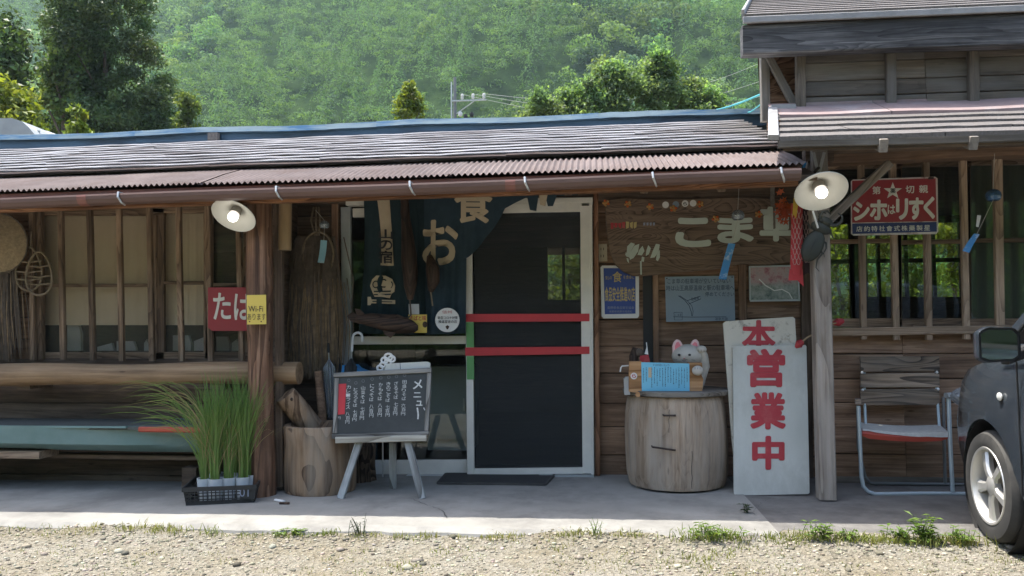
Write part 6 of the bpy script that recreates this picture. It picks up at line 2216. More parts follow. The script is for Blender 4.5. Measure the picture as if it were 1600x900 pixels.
for i in range(n + 1):
    p = sa.lerp(sb_, i / n) + V((0, 0, -.014 * math.sin(math.pi * i / n)))
    k_ = .2 + .8 * (i / n)
    mb.v += [p + V((0, -.010, .026 - .030 * k_ + rs.uniform(-.002, .002))), p + V((0, -.004, .028)), p + V((.072, .29, .038)), p + V((.072, .29, .036))]
for i in range(n):
    for q in range(3):
        mb.f.append((i * 4 + q, i * 4 + 4 + q, i * 4 + 5 + q, i * 4 + 1 + q))
        mb.m.append(0)
mb.build('seat_cover', MT['seat_grey'], ch)

# ------------------------------------------------------------------ parked car
wc_ = G(1547, 770, .272)
TR = .272
hd = R(2.6)
fwd = V((math.sin(hd), math.cos(hd), 0))
lat = V((math.cos(hd), -math.sin(hd), 0))           # towards the car's right side
CW = 1.62
org = wc_ + lat * (CW / 2 - .02)
org.z = 0.0
gz0 = gz1(wc_.x, wc_.y)


def C(x, y, z):
    return org + lat * x + fwd * y + V((0, 0, z + gz0))


car = thing('parked_car', 'dark blue grey compact car parked nose towards the house at the right edge', 'car', C(0, -1.2, 0))
stn = [(-3.02, .80, .62, .30), (-2.98, .92, .72, .26), (-2.75, .98, .79, .21), (-2.0, .99, .81, .19), (-1.0, .985, .815, .19), (-.45, .97, .815, .19), (-.30, .955, .815, .19), (-.05, .93, .812, .20), (.20, .90, .80, .20), (.40, .865, .775, .20), (.55, .82, .725, .21), (.66, .75, .64, .24), (.71, .62, .52, .30)]
mb = MB()
sec_n = 15


def section(y, zt, hw_, zb_):
    half = [(0, zt + .035), (hw_ * .55, zt + .025), (hw_ * .82, zt), (hw_ * .92, zt - .035), (hw_ * .965, zt - .10), (hw_ * .99, zt - .22), (hw_ * 1.0, (zt + zb_) / 2 + .02), (hw_ * .995, zb_ + .20), (hw_ * .97, zb_ + .10), (hw_ * .94, zb_ + .03), (hw_ * .86, zb_)]
    return half


rows_ = []
for y, zt, hw_, zb_ in stn:
    h_ = section(y, zt, hw_, zb_)
    ring = [(-x, z) for x, z in h_[::-1]] + [(x, z) for x, z in h_[1:]]
    rows_.append([C(x, y, z) for x, z in ring])
nr = len(rows_[0])
for r_ in rows_:
    mb.v += r_
for i in range(len(rows_) - 1):
    for k_ in range(nr):
        mb.f.append((i * nr + k_, i * nr + (k_ + 1) % nr, (i + 1) * nr + (k_ + 1) % nr, (i + 1) * nr + k_))
mb.f += [tuple(range(nr))[::-1], tuple((len(rows_) - 1) * nr + k_ for k_ in range(nr))]
mb.m = [0] * len(mb.f)
body = mb.build('body', MT['paint'], car, smooth=False)
cut = MB()
for y in (0.0, -2.34):
    cut.lathe([(0, -1.2), (TR + .055, -1.2), (TR + .055, -.55), (0, -.55)], C(0, y, TR), lat, n=40)
    cut.lathe([(0, .55), (TR + .055, .55), (TR + .055, 1.2), (0, 1.2)], C(0, y, TR), lat, n=40)
cuto = cut.build('cutter', MT['black'])
bmod = body.modifiers.new('arches', 'BOOLEAN')
bmod.operation = 'DIFFERENCE'
bmod.solver = 'EXACT'
bmod.object = cuto
dg = bpy.context.evaluated_depsgraph_get()
dg.update()
nm_ = bpy.data.meshes.new_from_object(body.evaluated_get(dg))
body.modifiers.clear()
body.data = nm_
bpy.data.objects.remove(cuto)
nm_.polygons.foreach_set('use_smooth', [True] * len(nm_.polygons))
try:
    nm_.set_sharp_from_angle(angle=R(34))
except Exception:
    pass
# cabin: pillars and roof, glazed
gh = [(-2.78, .99, .72), (-2.55, 1.40, .66), (-1.9, 1.50, .65), (-1.1, 1.50, .65), (-.62, 1.42, .65), (-.02, .95, .71)]
mb = MB()
for y, z, hw_ in gh:
    mb.v += [C(-hw_, y, z), C(-hw_ * .8, y, z + .02), C(0, y, z + .035), C(hw_ * .8, y, z + .02), C(hw_, y, z)]
for i in range(len(gh) - 1):
    for q in range(4):
        mb.f.append((i * 5 + q, i * 5 + q + 1, i * 5 + 6 + q, i * 5 + 5 + q))
        mb.m.append(1 if i in (0, 4) and q in (0, 1, 2, 3) else 0)
MT['car_glass'] = glass('tinted_car_glass', tint=(.35, .4, .38), refl=1.3, film=.12, filmcol=(.03, .035, .035))
mb.build('roof', [MT['paint'], MT['car_glass']], car, smooth=True)
for s_ in (-1, 1):
    sd = lambda y, z, hw_: C(s_ * hw_, y, z)
    win = [(-2.62, 1.0, .785), (-2.45, 1.36, .675), (-1.9, 1.46, .655), (-1.1, 1.46, .655), (-.66, 1.38, .66), (-.18, .98, .775)]
    MB().prism([sd(*w) for w in win], lat * s_, .006).build('side_window', MT['car_glass'], car)
    for a_, b_ in ((win[0], win[1]), (win[4], win[5]), ((-1.42, .985, .79), (-1.38, 1.47, .66)), ((-2.15, .985, .79), (-2.15, 1.46, .66))):
        MB().bar(sd(*a_), sd(*b_), .06, .02, up=fwd, ch=.004).build('pillar', MT['paint'] if a_ in win else MT['black'], car)
    MB().bar(sd(-2.5, .985, .80), sd(-.15, .955, .80), .02, .015).build('belt_trim', MT['black'], car)
    MB().bar(C(s_ * .795, -1.95, .215), C(s_ * .795, -.42, .215), .05, .04, ch=.01).build('sill_trim', MT['paint'], car)
    for y in (-.40, -1.40):
        MB().bar(C(s_ * .8185, y, .30), C(s_ * .8145, y + .02, .90), .006, .006, up=fwd).build('door_gap', MT['black'], car)
    MB().bar(C(s_ * .835, -1.24, .80), C(s_ * .835, -1.06, .80), .03, .025, ch=.008).build('door_handle', MT['paint'], car)
    MB().ell(C(s_ * .815, -.20, .728), (.009, .024, .020), n=14, m=8).build('side_marker', solid('clear_marker_lens', (.6, .6, .57), .15) if s_ < 0 else MT['paper'], car, smooth=True)
    # mirror, its glass facing back
    mc = C(s_ * .955, -.52, .985)
    hsg = MB()
    prm = [(-.085, -.066), (-.05, -.080), (.06, -.076), (.085, -.06), (.085, .045), (.06, .07), (-.05, .072), (-.085, .05)]
    mx = lambda a_, b_, d_: mc + lat * (a_ * (1 if s_ < 0 else -1)) + V((0, 0, b_)) + fwd * d_
    for d_, k_ in ((-.03, 1.0), (.0, 1.06), (.04, .95), (.075, .6)):
        hsg.v += [mx(a_ * k_, b_ * k_, d_) for a_, b_ in prm]
    for i in range(3):
        for q in range(8):
            hsg.f.append((i * 8 + q, i * 8 + (q + 1) % 8, i * 8 + 8 + (q + 1) % 8, i * 8 + 8 + q))
    hsg.f += [tuple(range(24, 32))]
    hsg.m = [0] * len(hsg.f)
    mir = hsg.build('wing_mirror', MT['paint'], car, smooth=True)
    bv_ = mir.modifiers.new('soft', 'BEVEL')
    bv_.width = .012
    bv_.segments = 3
    MB().prism([mx(a_ * .86, b_ * .86, -.026) for a_, b_ in prm], -fwd, .004).build('mirror_glass', MT.setdefault('mirror', solid('mirror_glass_surface', (.62, .68, .66), .03, 1.0, .02)), mir)
    MB().prism([mx(a_ * .99, b_ * .99, -.020) for a_, b_ in prm], -fwd, .004).build('mirror_back', MT['black'], mir)
    MB().bar(C(s_ * .90, -.46, .915), C(s_ * .77, -.40, .955), .05, .05, ch=.01).build('mirror_arm', MT['black'], mir)
for s_ in (-1, 1):
    MB().ell(C(s_ * .58, .62, .66), (.15, .09, .07), n=16, m=10).build('headlight', MT['chime_glass'], car, smooth=True)
    MB().box(C(s_ * .68, -2.96, .78), (.1, .08, .22)).build('tail_light', MT['red_paint'], car)
MB().bar(C(-.60, .70, .34), C(.60, .70, .34), .12, .08, ch=.02).build('front_bumper', MT['paint'], car)
MB().bar(C(-.62, -3.02, .36), C(.62, -3.02, .36), .14, .08, ch=.02).build('rear_bumper', MT['paint'], car)
MB().box(C(0, -1.2, .28), (1.2, 3.2, .1), M.Rotation(-hd, 3, 'Z')).build('floor_pan', MT['black'], car)
for s_ in (-1, 1):
    for y in (0.0, -2.34):
        wcn = C(s_ * (CW / 2 - .085), y, TR)
        axw = lat * s_
        wt = .165
        tp = [(.188, -wt / 2 + .01), (.215, -wt / 2), (.255, -wt / 2 + .006), (TR - .004, -wt / 2 + .028), (TR, -.045), (TR, -.034), (TR - .007, -.033), (TR - .007, -.027), (TR, -.026), (TR, -.005), (TR - .007, -.004), (TR - .007, .004), (TR, .005), (TR, .026), (TR - .007, .027), (TR - .007, .033), (TR, .034), (TR, .045), (TR - .004, wt / 2 - .028), (.255, wt / 2 - .006), (.215, wt / 2), (.192, wt / 2 - .006), (.188, wt / 2 - .014)]
        MB()
        tyre = MB().lathe(tp, wcn, axw, n=56)
        for k_ in range(60):
            a_ = 2 * math.pi * k_ / 60
        tyre_o = tyre.build('tyre', MT['rubber'], car, smooth=True)
        rim = MB().lathe([(.192, wt / 2 - .008), (.188, wt / 2 - .002), (.178, wt / 2 - .004), (.172, wt / 2 - .022), (.165, -wt / 2 + .02), (.178, -wt / 2 + .008)], wcn, axw, n=56)
        rim.build('rim', MT['alloy'], tyre_o, smooth=True)
        MB().lathe([(0, -.005), (.165, -.005), (.165, -.012), (0, -.012)], wcn, axw, n=32).build('brake_disc', MT['iron'], tyre_o)
        a0 = axw.orthogonal().normalized()
        b0_ = axw.cross(a0)
        sp = MB()
        for k_ in range(5):
            a_ = 2 * math.pi * k_ / 5 + .35
            d0 = a0 * math.cos(a_) + b0_ * math.sin(a_)
            s0 = axw.cross(d0)
            prf_ = [(.030, .022, .060), (.075, .020, .066), (.125, .026, .062), (.174, .036, .056)]
            b_i = len(sp.v)
            for r_, w_, h_ in prf_:
                for ww, hh in ((-w_, h_ - .012), (-w_ * .6, h_), (w_ * .6, h_), (w_, h_ - .012), (w_ * .8, h_ - .035), (-w_ * .8, h_ - .035)):
                    sp.v.append(wcn + d0 * r_ + s0 * ww + axw * hh)
            for i in range(3):
                for q in range(6):
                    sp.f.append((b_i + i * 6 + q, b_i + i * 6 + (q + 1) % 6, b_i + i * 6 + 6 + (q + 1) % 6, b_i + i * 6 + 6 + q))
            sp.f += [tuple(b_i + q for q in range(6))[::-1], tuple(b_i + 18 + q for q in range(6))]
        sp.m = [0] * len(sp.f)
        sp.lathe([(0, .074), (.03, .072), (.046, .062), (.048, .03)], wcn, axw, n=24)
        sp.build('wheel_spokes', MT['alloy'], tyre_o, smooth=True)
        if s_ < 0 and y == 0.0:
            MB().lathe([(TR + .054, -.12), (TR + .054, .06)], wcn, axw, n=40).build('arch_liner', MT['black'], car, smooth=True)
# ------------------------------------------------------------------ vegetation
def leaf_quads(P, Nr, size, rg_, jit=.9, aspect=.55, sv=.4):
    n = len(P)
    Nn = Nr + rg_.normal(0, jit, (n, 3))
    Nn /= np.linalg.norm(Nn, axis=1, keepdims=True) + 1e-9
    A = np.cross(Nn, rg_.normal(0, 1, (n, 3)))
    A /= np.linalg.norm(A, axis=1, keepdims=True) + 1e-9
    B = np.cross(Nn, A)
    s = (size * (1 + rg_.uniform(-sv, sv, (n, 1))))
    a, b = A * s * .5, B * s * .5 * aspect
    bend = Nn * s * .12
    vs = np.stack([P - a - bend, P - b * .9 + bend * .3, P + a - bend, P + b + bend * .3], 1).reshape(-1, 3)
    fs = np.arange(4 * n).reshape(n, 4)
    return vs, fs


def lobe_points(lobes, n, rg_, shell=.35, up=0.0):
    """points near the skin of ellipsoid lobes (cx, cy, cz, rx, ry, rz)"""
    L = np.array(lobes, dtype=float)
    w = (L[:, 3] * L[:, 4] + L[:, 3] * L[:, 5] + L[:, 4] * L[:, 5])
    idx = rg_.choice(len(L), n, p=w / w.sum())
    d = rg_.normal(0, 1, (n, 3))
    d[:, 2] += up
    d /= np.linalg.norm(d, axis=1, keepdims=True)
    r = 1 - shell * rg_.random((n, 1)) ** 1.6
    P = L[idx, :3] + d * r * L[idx, 3:6]
    return P, d, idx


def tree(name, label, cat, base_, lobes, nleaf, size, mat, seed, trunk_r=.15, group=None, limbs=9, tvar=.25, jit=.9, aspect=.55, crown='crown', up=.2, shell=.8, blur=.32):
    rg_ = np.random.default_rng(seed)
    t = thing(name, label, cat, base_, group)
    P, d, idx = lobe_points(lobes, nleaf, rg_, shell=shell, up=up)
    P = P + rg_.normal(0, blur, P.shape) * np.array(lobes)[idx, 3:4] * np.array([1, 1, .8])
    vs, fs = leaf_quads(P, d, size, rg_, jit, aspect)
    tl_ = rg_.uniform(1 - tvar, 1 + tvar, (len(lobes), 1)) * (1 + rg_.normal(0, .05, (len(lobes), 3)))
    tint = np.repeat(tl_[idx] * rg_.uniform(.75, 1.25, (nleaf, 1)), 4, axis=0)
    mesh_np(crown, vs - np.array(base_), fs, mat, t, color=tint)
    L = np.array(lobes)
    top = V((L[:, 0].mean(), L[:, 1].mean(), L[:, 2].max()))
    mb = MB()
    b = V(base_)
    pts = [b.lerp(top, i / 6) + V((.05 * math.sin(i * 2 + seed), .05 * math.cos(i * 3), 0)) for i in range(7)]
    mb.tube(pts, [trunk_r * (1 - .85 * i / 6) for i in range(7)], n=9)
    r_ = random.Random(seed)
    for i in range(limbs):
        l = lobes[r_.randrange(len(lobes))]
        c = V(l[:3])
        k_ = max(.12, min(.85, (c.z - b.z) / max(.1, (top.z - b.z)) - .12))
        s_ = b.lerp(top, k_)
        mb.tube([s_, (s_ + c) / 2 + V((0, 0, .08)), c], [trunk_r * .4, trunk_r * .25, trunk_r * .08], n=6)
    mb.build('trunk', MT['trunk'], t, smooth=True)
    return t


MT['trunk'] = solid('grey_brown_trunk', (.13, .10, .075), .95, 0, .4, 8, .6, stretch=(3, 3, .6))
MT['leaf_dark'] = leaf('dark_evergreen_leaf', (.06, .11, .038), (.088, .135, .046), trans=.22, attr=True)
MT['leaf_mid'] = leaf('mid_green_leaf', (.095, .16, .05), (.13, .19, .06), trans=.5, attr=True)
MT['leaf_bright'] = leaf('yellow_green_leaf', (.12, .17, .022), (.17, .21, .035), trans=.45, attr=True)
MT['leaf_pale'] = leaf('pale_green_leaf', (.125, .21, .10), (.165, .25, .125), trans=.55, attr=True)
MT['leaf_wood'] = leaf('hillside_foliage', (.088, .175, .075), (.122, .21, .085), trans=.48, attr=True, rough=.7, spec=.15)


def lobes_in(shape, n, r0, r1, seed, flat=.8):
    """shape: list of (px, py, half width px) rows from top to bottom, at distance Y; lobes scattered inside that outline"""
    rows__, Y, dep = shape
    r_ = random.Random(seed)
    out = []
    for i in range(n):
        k_ = r_.uniform(0, len(rows__) - 1.001)
        a_, b_ = rows__[int(k_)], rows__[int(k_) + 1]
        f = k_ - int(k_)
        px, py, hw_ = (a_[j] * (1 - f) + b_[j] * f for j in range(3))
        u = r_.uniform(-1, 1)
        rr_ = r_.uniform(r0, r1)
        hwm = max(0, hw_ / F_PX * Y - rr_ * .7)
        c = U(px, py, Y)
        q = r_.uniform(-1, 1) * dep * math.sqrt(max(0, 1 - u * u))
        out.append((c.x + u * hwm, c.y + q, c.z, rr_, rr_, rr_ * flat))
    return out


# the big dark tree and its neighbours on the left
sh = ([(160, -70, 40), (165, 0, 70), (160, 60, 92), (165, 110, 108), (172, 160, 112), (175, 210, 116), (170, 250, 100)], 24.0, 1.7)
tree('dark_cedar', 'tall dark bushy evergreen tree rising behind the blue ridge on the left', 'tree', (U(165, 200, 24).x, 24, 0), lobes_in(sh, 170, .22, .55, 3, .7), 85000, .12, MT['leaf_dark'], 4, .13, 'trees behind the house', 16, tvar=.45, jit=.8, aspect=.42, up=.5)
sh = ([(110, 70, 8), (95, 110, 30), (90, 150, 40), (95, 190, 45)], 22.6, .5)
tree('leafy_tree', 'lighter leafy tree standing against the left side of the dark tree', 'tree', (U(95, 200, 22.6).x, 22.6, 0), lobes_in(sh, 22, .22, .45, 13), 4600, .17, MT['leaf_mid'], 14, .12, 'trees behind the house', tvar=.4)
sh = ([(-10, 30, 30), (-5, 70, 44), (-8, 120, 48), (-8, 170, 46)], 23.0, 1.0)
tree('edge_tree', 'dark tree cut off by the left edge of the picture', 'tree', (U(-8, 200, 23).x, 23, 0), lobes_in(sh, 30, .3, .6, 7), 7000, .18, MT['leaf_dark'], 8, .2, 'trees behind the house', tvar=.6)
sh = ([(20, 140, 14), (10, 160, 40), (15, 185, 62), (20, 215, 75)], 17.0, .6)
tree('bright_shrub', 'bright yellow green shrub left above the ridge', 'shrub', (U(20, 200, 17).x, 17, 0), lobes_in(sh, 26, .14, .32, 17), 2000, .17, MT['leaf_bright'], 18, .06, 'trees behind the house', tvar=.4, aspect=.5)
sh = ([(122, 172, 8), (125, 190, 16), (125, 215, 22)], 16.6, .25)
tree('bright_shrub', 'small bright shrub with lime leaves before the dark tree', 'shrub', (U(125, 200, 16.6).x, 16.6, 0), lobes_in(sh, 8, .08, .16, 27), 420, .15, MT['leaf_bright'], 28, .04, 'trees behind the house', tvar=.3)
sh = ([(298, 160, 4), (296, 176, 13), (292, 195, 20), (290, 220, 24)], 23.0, .4)
tree('small_conifer', 'small dark green tree tip right of the dark tree', 'tree', (U(292, 200, 23).x, 23, 0), lobes_in(sh, 12, .15, .3, 37), 1800, .15, MT['leaf_mid'], 38, .06, 'trees behind the house')
sh = ([(640, 132, 4), (640, 145, 12), (637, 160, 22), (637, 180, 30), (637, 200, 32)], 23.0, .5)
tree('young_tree', 'light green young tree left of the utility pole', 'tree', (U(637, 200, 23).x, 23, 0), lobes_in(sh, 34, .06, .2, 47), 2600, .12, MT['leaf_bright'], 48, .07, 'trees behind the house', tvar=.3)
for i, (rows__, n, lab, mat, seed) in enumerate((
        ([(845, 156, 14), (848, 168, 34), (850, 190, 42)], 14, 'low rounded bush at the left end of the bushes behind the roof', 'leaf_pale', 57),
        ([(908, 138, 24), (908, 158, 44), (905, 190, 46)], 16, 'mid green bush between the low bush and the tallest bush', 'leaf_pale', 67),
        ([(960, 112, 30), (968, 130, 50), (970, 155, 62), (970, 195, 70)], 30, 'tallest pale leaved bush in the middle of the row', 'leaf_pale', 77),
        ([(1028, 92, 5), (1030, 118, 38), (1032, 155, 46), (1030, 195, 54)], 22, 'bush with one tall shoot right of the tallest bush', 'leaf_pale', 87),
        ([(1090, 130, 26), (1090, 148, 44), (1092, 170, 46), (1092, 200, 50)], 20, 'yellowish bush at right end of the row near tall house', 'leaf_pale', 97))):
    c = rows__[-1][0]
    tree('bush', lab, 'bush', (U(c, 190, 21 + i * .4).x, 21 + i * .4, 0), lobes_in((rows__, 21 + i * .4, .6), n * 2, .10, .34, seed), n * 420, .10, MT[mat], seed + 1, .05, 'bushes behind the roof', tvar=.35)
# shrubs behind the house, seen through the rooms
for i, (px, py, hw_, lab, mat) in enumerate(((890, 430, 70, 'sunlit shrub seen through the screen door and back window', 'leaf_bright'), (1310, 440, 60, 'sunlit shrub seen through left panes of lattice window', 'leaf_bright'), (1405, 450, 60, 'pale shrub seen through middle panes of the lattice window', 'leaf_bright'), (1490, 430, 60, 'shrub seen through the pane beside the curtained sash', 'leaf_bright'))):
    Y = 13.0 + i * .3
    rows__ = [(px, py - 100, hw_ * .5), (px, py - 50, hw_), (px, py + 20, hw_ * 1.2), (px, py + 90, hw_ * 1.2)]
    tree('garden_shrub', lab, 'shrub', (U(px, py, Y).x, Y, 0), lobes_in((rows__, Y, .5), 26, .16, .34, 100 + i), 4200, .10, MT[mat], 120 + i, .05, 'shrubs behind the house', tvar=.4)

# the wooded hillside: one mass of crowns
def forest(name, pts, mat, seed, per=230, leafs=.62):
    rg_ = np.random.default_rng(seed)
    V_, F_, T_ = [], [], []
    off = 0
    for (x, y, z, r, kind_) in pts:
        n = int(per * (r / 3.0) ** 1.2)
        if kind_ == 0:                     # broadleaf: several domes
            nl = rg_.integers(5, 9)
            lob = []
            for k_ in range(nl):
                a_ = rg_.uniform(0, 6.28)
                q = rg_.uniform(.1, .75) * r
                rr_ = r * rg_.uniform(.32, .6)
                lob.append((x + q * np.cos(a_), y + q * np.sin(a_), z + r * rg_.uniform(.5, 1.25) - q * .3, rr_, rr_, rr_ * .8))
            P, d, idx = lobe_points(lob, n, rg_, shell=.3, up=.45)
            sz = leafs
            col = np.array([1.0, 1.0, 1.0]) * rg_.uniform(.62, 1.35) * np.array([rg_.uniform(.85, 1.2), 1.0, rg_.uniform(.75, 1.25)])
            asp = .7
        elif kind_ == 1:                   # conifer: drooping tiers
            h_ = r * 2.6
            u = rg_.random(n) ** .7
            a_ = rg_.uniform(0, 6.28, n)
            rad = r * .8 * u * (1 + .25 * np.sin(a_ * 5 + u * 20))
            P = np.stack([x + rad * np.cos(a_), y + rad * np.sin(a_), z + h_ * (1 - u) + .2 * r], 1)
            d = np.stack([np.cos(a_), np.sin(a_), np.full(n, .9)], 1)
            sz = leafs * .85
            col = np.array([.78, .86, .92]) * rg_.uniform(.7, 1.1)
            asp = .4
        else:                              # pine: flat layered plates
            lob = []
            for k_ in range(rg_.integers(6, 10)):
                a_ = rg_.uniform(0, 6.28)
                q = rg_.uniform(.0, .8) * r
                rr_ = r * rg_.uniform(.3, .55)
                lob.append((x + q * np.cos(a_), y + q * np.sin(a_), z + r * rg_.uniform(.4, 1.7), rr_, rr_, rr_ * .3))
            P, d, idx = lobe_points(lob, n, rg_, shell=.5, up=.6)
            sz = leafs * .8
            col = np.array([.95, .95, .95]) * rg_.uniform(.8, 1.1)
            asp = .45
        vs, fs = leaf_quads(P, d, sz, rg_, .28, asp)
        V_.append(vs)
        F_.append(fs + off)
        off += len(vs)
        T_.append(np.repeat(col * rg_.uniform(.8, 1.2, (n, 1)), 4, axis=0))
    return mesh_np(name, np.concatenate(V_), np.concatenate(F_), mat, kind='stuff', color=np.concatenate(T_))


rf = np.random.default_rng(21)
pts = []
y = 92.0
while y < 330:
    st_ = 3.9 + y * .0045
    half = .74 * y + 14
    x = -half - .3 * y
    while x < half * .62:
        xx, yy_ = x + rf.uniform(-1.6, 1.6), y + rf.uniform(-1.6, 1.6)
        zone = vnoise(np.array([xx]), np.array([yy_]), .03, 31)[0]
        kd = 0 if zone > -.05 else (2 if rf.random() < .7 else 1)
        if rf.random() < .10:
            kd = int(rf.integers(0, 3))
        r_ = rf.uniform(2.0, 3.2) if rf.random() < .55 else rf.uniform(3.4, 5.6)
        pts.append((xx, yy_, float(hill_z(np.array([xx]), np.array([yy_]))[0]) + .6, r_, kd))
        x += st_ * rf.uniform(.9, 1.3)
    y += st_ * .98
forest('hillside_forest', pts, MT['leaf_wood'], 5)
# a loose grove across the yard, behind the photographer (mirrored in the panes)
pts = [(rf.uniform(-18, 16), rf.uniform(-26, -16), rf.uniform(.2, 1.0), rf.uniform(2.6, 3.8), 0) for i in range(26)]
forest('grove', pts, MT['leaf_wood'], 6, per=420, leafs=.5)

# ------------------------------------------------------------------ utility pole, cables, covered frame
MT['pole'] = solid('grey_concrete_pole', (.17, .18, .19), .8, 0, .12, 6)
PYo = 30.0
pb = U(711, 190, PYo)
up_ = thing('utility_pole', 'grey utility pole with one crossarm rising behind the ridge', 'utility pole', (pb.x, PYo, 0))
zt = U(711, 121, PYo).z
MB().lathe([(.11, 0), (.055, zt)], (pb.x, PYo, 0), n=14).lathe([(.055, zt), (0, zt + .01)], (pb.x, PYo, 0), n=14).build('pole_shaft', MT['pole'], up_, smooth=True)
zx = U(711, 159, PYo).z
MB().box((pb.x + .55, PYo - .12, zx), (1.35, .05, .05)).build('crossarm', MT['zinc'], up_)
MB().bar((pb.x + .08, PYo - .12, zx - .5), (pb.x + .75, PYo - .12, zx - .04), .05, .03, up=V((0, 1, 0))).build('arm_brace', MT['zinc'], up_)
for q in (.30, .72, 1.14):
    MB().lathe([(0, 0), (.05, .02), (.06, .08), (.03, .1), (.06, .12), (.055, .2), (0, .23)], (pb.x + q, PYo - .12, zx + .04), n=12).build('insulator', MT['paper'], up_, smooth=True)
for q, zz in ((.22, -.62), (.42, -.72), (.66, -.66), (.25, -.95), (.45, -.95)):
    MB().lathe([(0, 0), (.07, .03), (.09, .12), (.05, .2), (0, .22)], (pb.x + q, PYo - .1, zx + zz), n=10).build('fuse_holder', MT['umbrella_dark'] if q > .4 else MT['paper'], up_, smooth=True)
MB().box((pb.x + .3, PYo - .1, zx - .78), (.8, .06, .06)).build('lower_arm', MT['iron'], up_)
MB().tube([(pb.x - .12, PYo - .1, zt - .2), (pb.x - .12, PYo - .1, zx - 1.0)], .03, n=6).build('riser_pipe', MT['zinc'], up_)
for i, (q, z0, px1, py1, lab) in enumerate(((.30, zx + .24, 1260, 128, 'nearest of three thin wires from the pole crossarm'), (.72, zx + .24, 1260, 100, 'middle wire running right from the pole crossarm'), (1.14, zx + .24, 1260, 66, 'uppermost wire slanting up right from the pole crossarm'))):
    a_ = V((pb.x + q, PYo - .12, z0))
    b_ = U(px1, py1, 34.0)
    t = thing('overhead_wire', lab, 'wire', a_, 'wires from the pole')
    MB().tube([a_.lerp(b_, k_ / 12) + V((0, 0, -1.2 * math.sin(math.pi * k_ / 12))) for k_ in range(13)], .006, n=5).build('wire_strand', MT['zinc'], t, smooth=True)
MT['cyan'] = solid('turquoise_rope', (.06, .33, .36), .7)
t = thing('turquoise_rope', 'turquoise rope slanting from the ridge up to the tall house', 'rope', U(1115, 168, 8.0))
a_, b_ = U(1080, 176, 8.6), U(1192, 146, 6.2)
MB().tube([a_.lerp(b_, k_ / 8) + V((0, 0, -.04 * math.sin(math.pi * k_ / 8))) for k_ in range(9)], .008, n=6).build('rope_strand', MT['cyan'], t)
a_, b_ = U(1160, 178, 7.4), U(1190, 162, 6.2)
MB().tube([a_, (a_ + b_) / 2 - V((0, 0, .02)), b_], .006, n=6).build('rope_strand', MT['cyan'], t)
MT['tarp'] = solid('pale_grey_tarpaulin', (.30, .32, .33), .6, 0, .2, 2, .2)
TYc = 14.5
c0_ = U(5, 215, TYc)
tp_ = thing('tarpaulin_cover', 'pale grey tarpaulin draped over a frame behind the ridge at far left', 'tarpaulin', (c0_.x, TYc, 0))
mb = MB()
prf = [(-80, 212), (-60, 188), (-20, 184), (8, 184), (18, 185), (34, 189), (44, 198), (55, 212), (62, 240)]
n = 10
for j in range(n + 1):
    for px, py in prf:
        p = U(px, py, TYc)
        mb.v.append(V((p.x, TYc + j * .35, p.z - .012 * math.sin(j * 1.9 + px) - (0.02 if j % 3 else 0))))
    p = U(62, 240, TYc)
for j in range(n):
    for k_ in range(len(prf) - 1):
        q = j * len(prf) + k_
        mb.f.append((q, q + 1, q + len(prf) + 1, q + len(prf)))
mb.f.append(tuple(range(len(prf))))
mb.m = [0] * len(mb.f)
mb.build('cover_sheet', MT['tarp'], tp_)
for px in (-40, 18, 44):
    p = U(px, 190, TYc)
    MB().tube([(p.x, TYc + .3, 0), (p.x, TYc + .3, p.z - .1)], .03, n=6).build('frame_post', MT['zinc'], tp_)

# ------------------------------------------------------------------ things inside the right room
t = thing('wood_stove', 'black iron stove with pipe standing in the room behind the lattice', 'stove', (px_x(1345, 500, 7.6), 7.6, .12))
sx = t.location.x
MB().lathe([(0, .15), (.24, .15), (.26, .3), (.26, .85), (.22, .95), (0, .96)], (sx, 7.6, .12), n=24).build('stove_body', MT['black'], t, smooth=True)
MB().tube([(sx, 7.6, 1.0), (sx, 7.6, 2.4)], .07, n=12).build('stove_pipe', MT['iron'], t, smooth=True)
for q in range(3):
    MB().tube([(sx + .2 * math.cos(q * 2.1), 7.6 + .2 * math.sin(q * 2.1), .12), (sx + .17 * math.cos(q * 2.1), 7.6 + .17 * math.sin(q * 2.1), .3)], .02, n=6).build('leg', MT['iron'], t)
for i, (px, Y, lab) in enumerate(((1405, 7.0, 'dark wooden chair back showing behind the middle lattice panes'), (1485, 7.2, 'dark chair back showing behind pane beside curtained sash'))):
    x = px_x(px, 480, Y)
    t = thing('dining_chair', lab, 'chair', (x, Y, .12), 'chairs in the right room')
    MB().box((x, Y, .56), (.42, .42, .05)).build('seat', MT['interior'], t)
    MB().box((x, Y + .19, 1.12), (.42, .04, .5)).build('backrest', MT['interior'], t)
    for a_ in (-.18, .18):
        for b_ in (-.18, .18):
            MB().box((x + a_, Y + b_, .33), (.04, .04, .42)).build('leg', MT['interior'], t)
        MB().box((x + a_, Y + .19, .75), (.04, .035, .5)).build('back_post', MT['interior'], t)
t = thing('dining_table', 'low dark table inside the room under lattice window', 'table', (px_x(1440, 500, 6.6), 6.6, .12))
MB().box((t.location.x, 6.6, .80), (1.3, .7, .05)).build('tabletop', MT['interior'], t)
for a_ in (-.58, .58):
    for b_ in (-.28, .28):
        MB().box((t.location.x + a_, 6.6 + b_, .45), (.06, .06, .66)).build('leg', MT['interior'], t)
lb = U(1367, 264, 7.4)
t = thing('ceiling_bulb', 'small lit warm bulb inside the room above the enamel sign', 'lamp', lb)
MB().ell(lb, (.07, .07, .035), n=14, m=8).build('bulb', MT['bulb_warm'], t, smooth=True)
MB().lathe([(.03, .1), (.12, .04), (.125, .03), (.03, .09)], lb, n=20).build('lamp_shade', MT['enamel'], t, smooth=True)
MB().tube([lb + V((0, 0, .09)), (lb.x, lb.y, 2.41)], .006, n=5).build('lamp_cord', MT['black'], t)

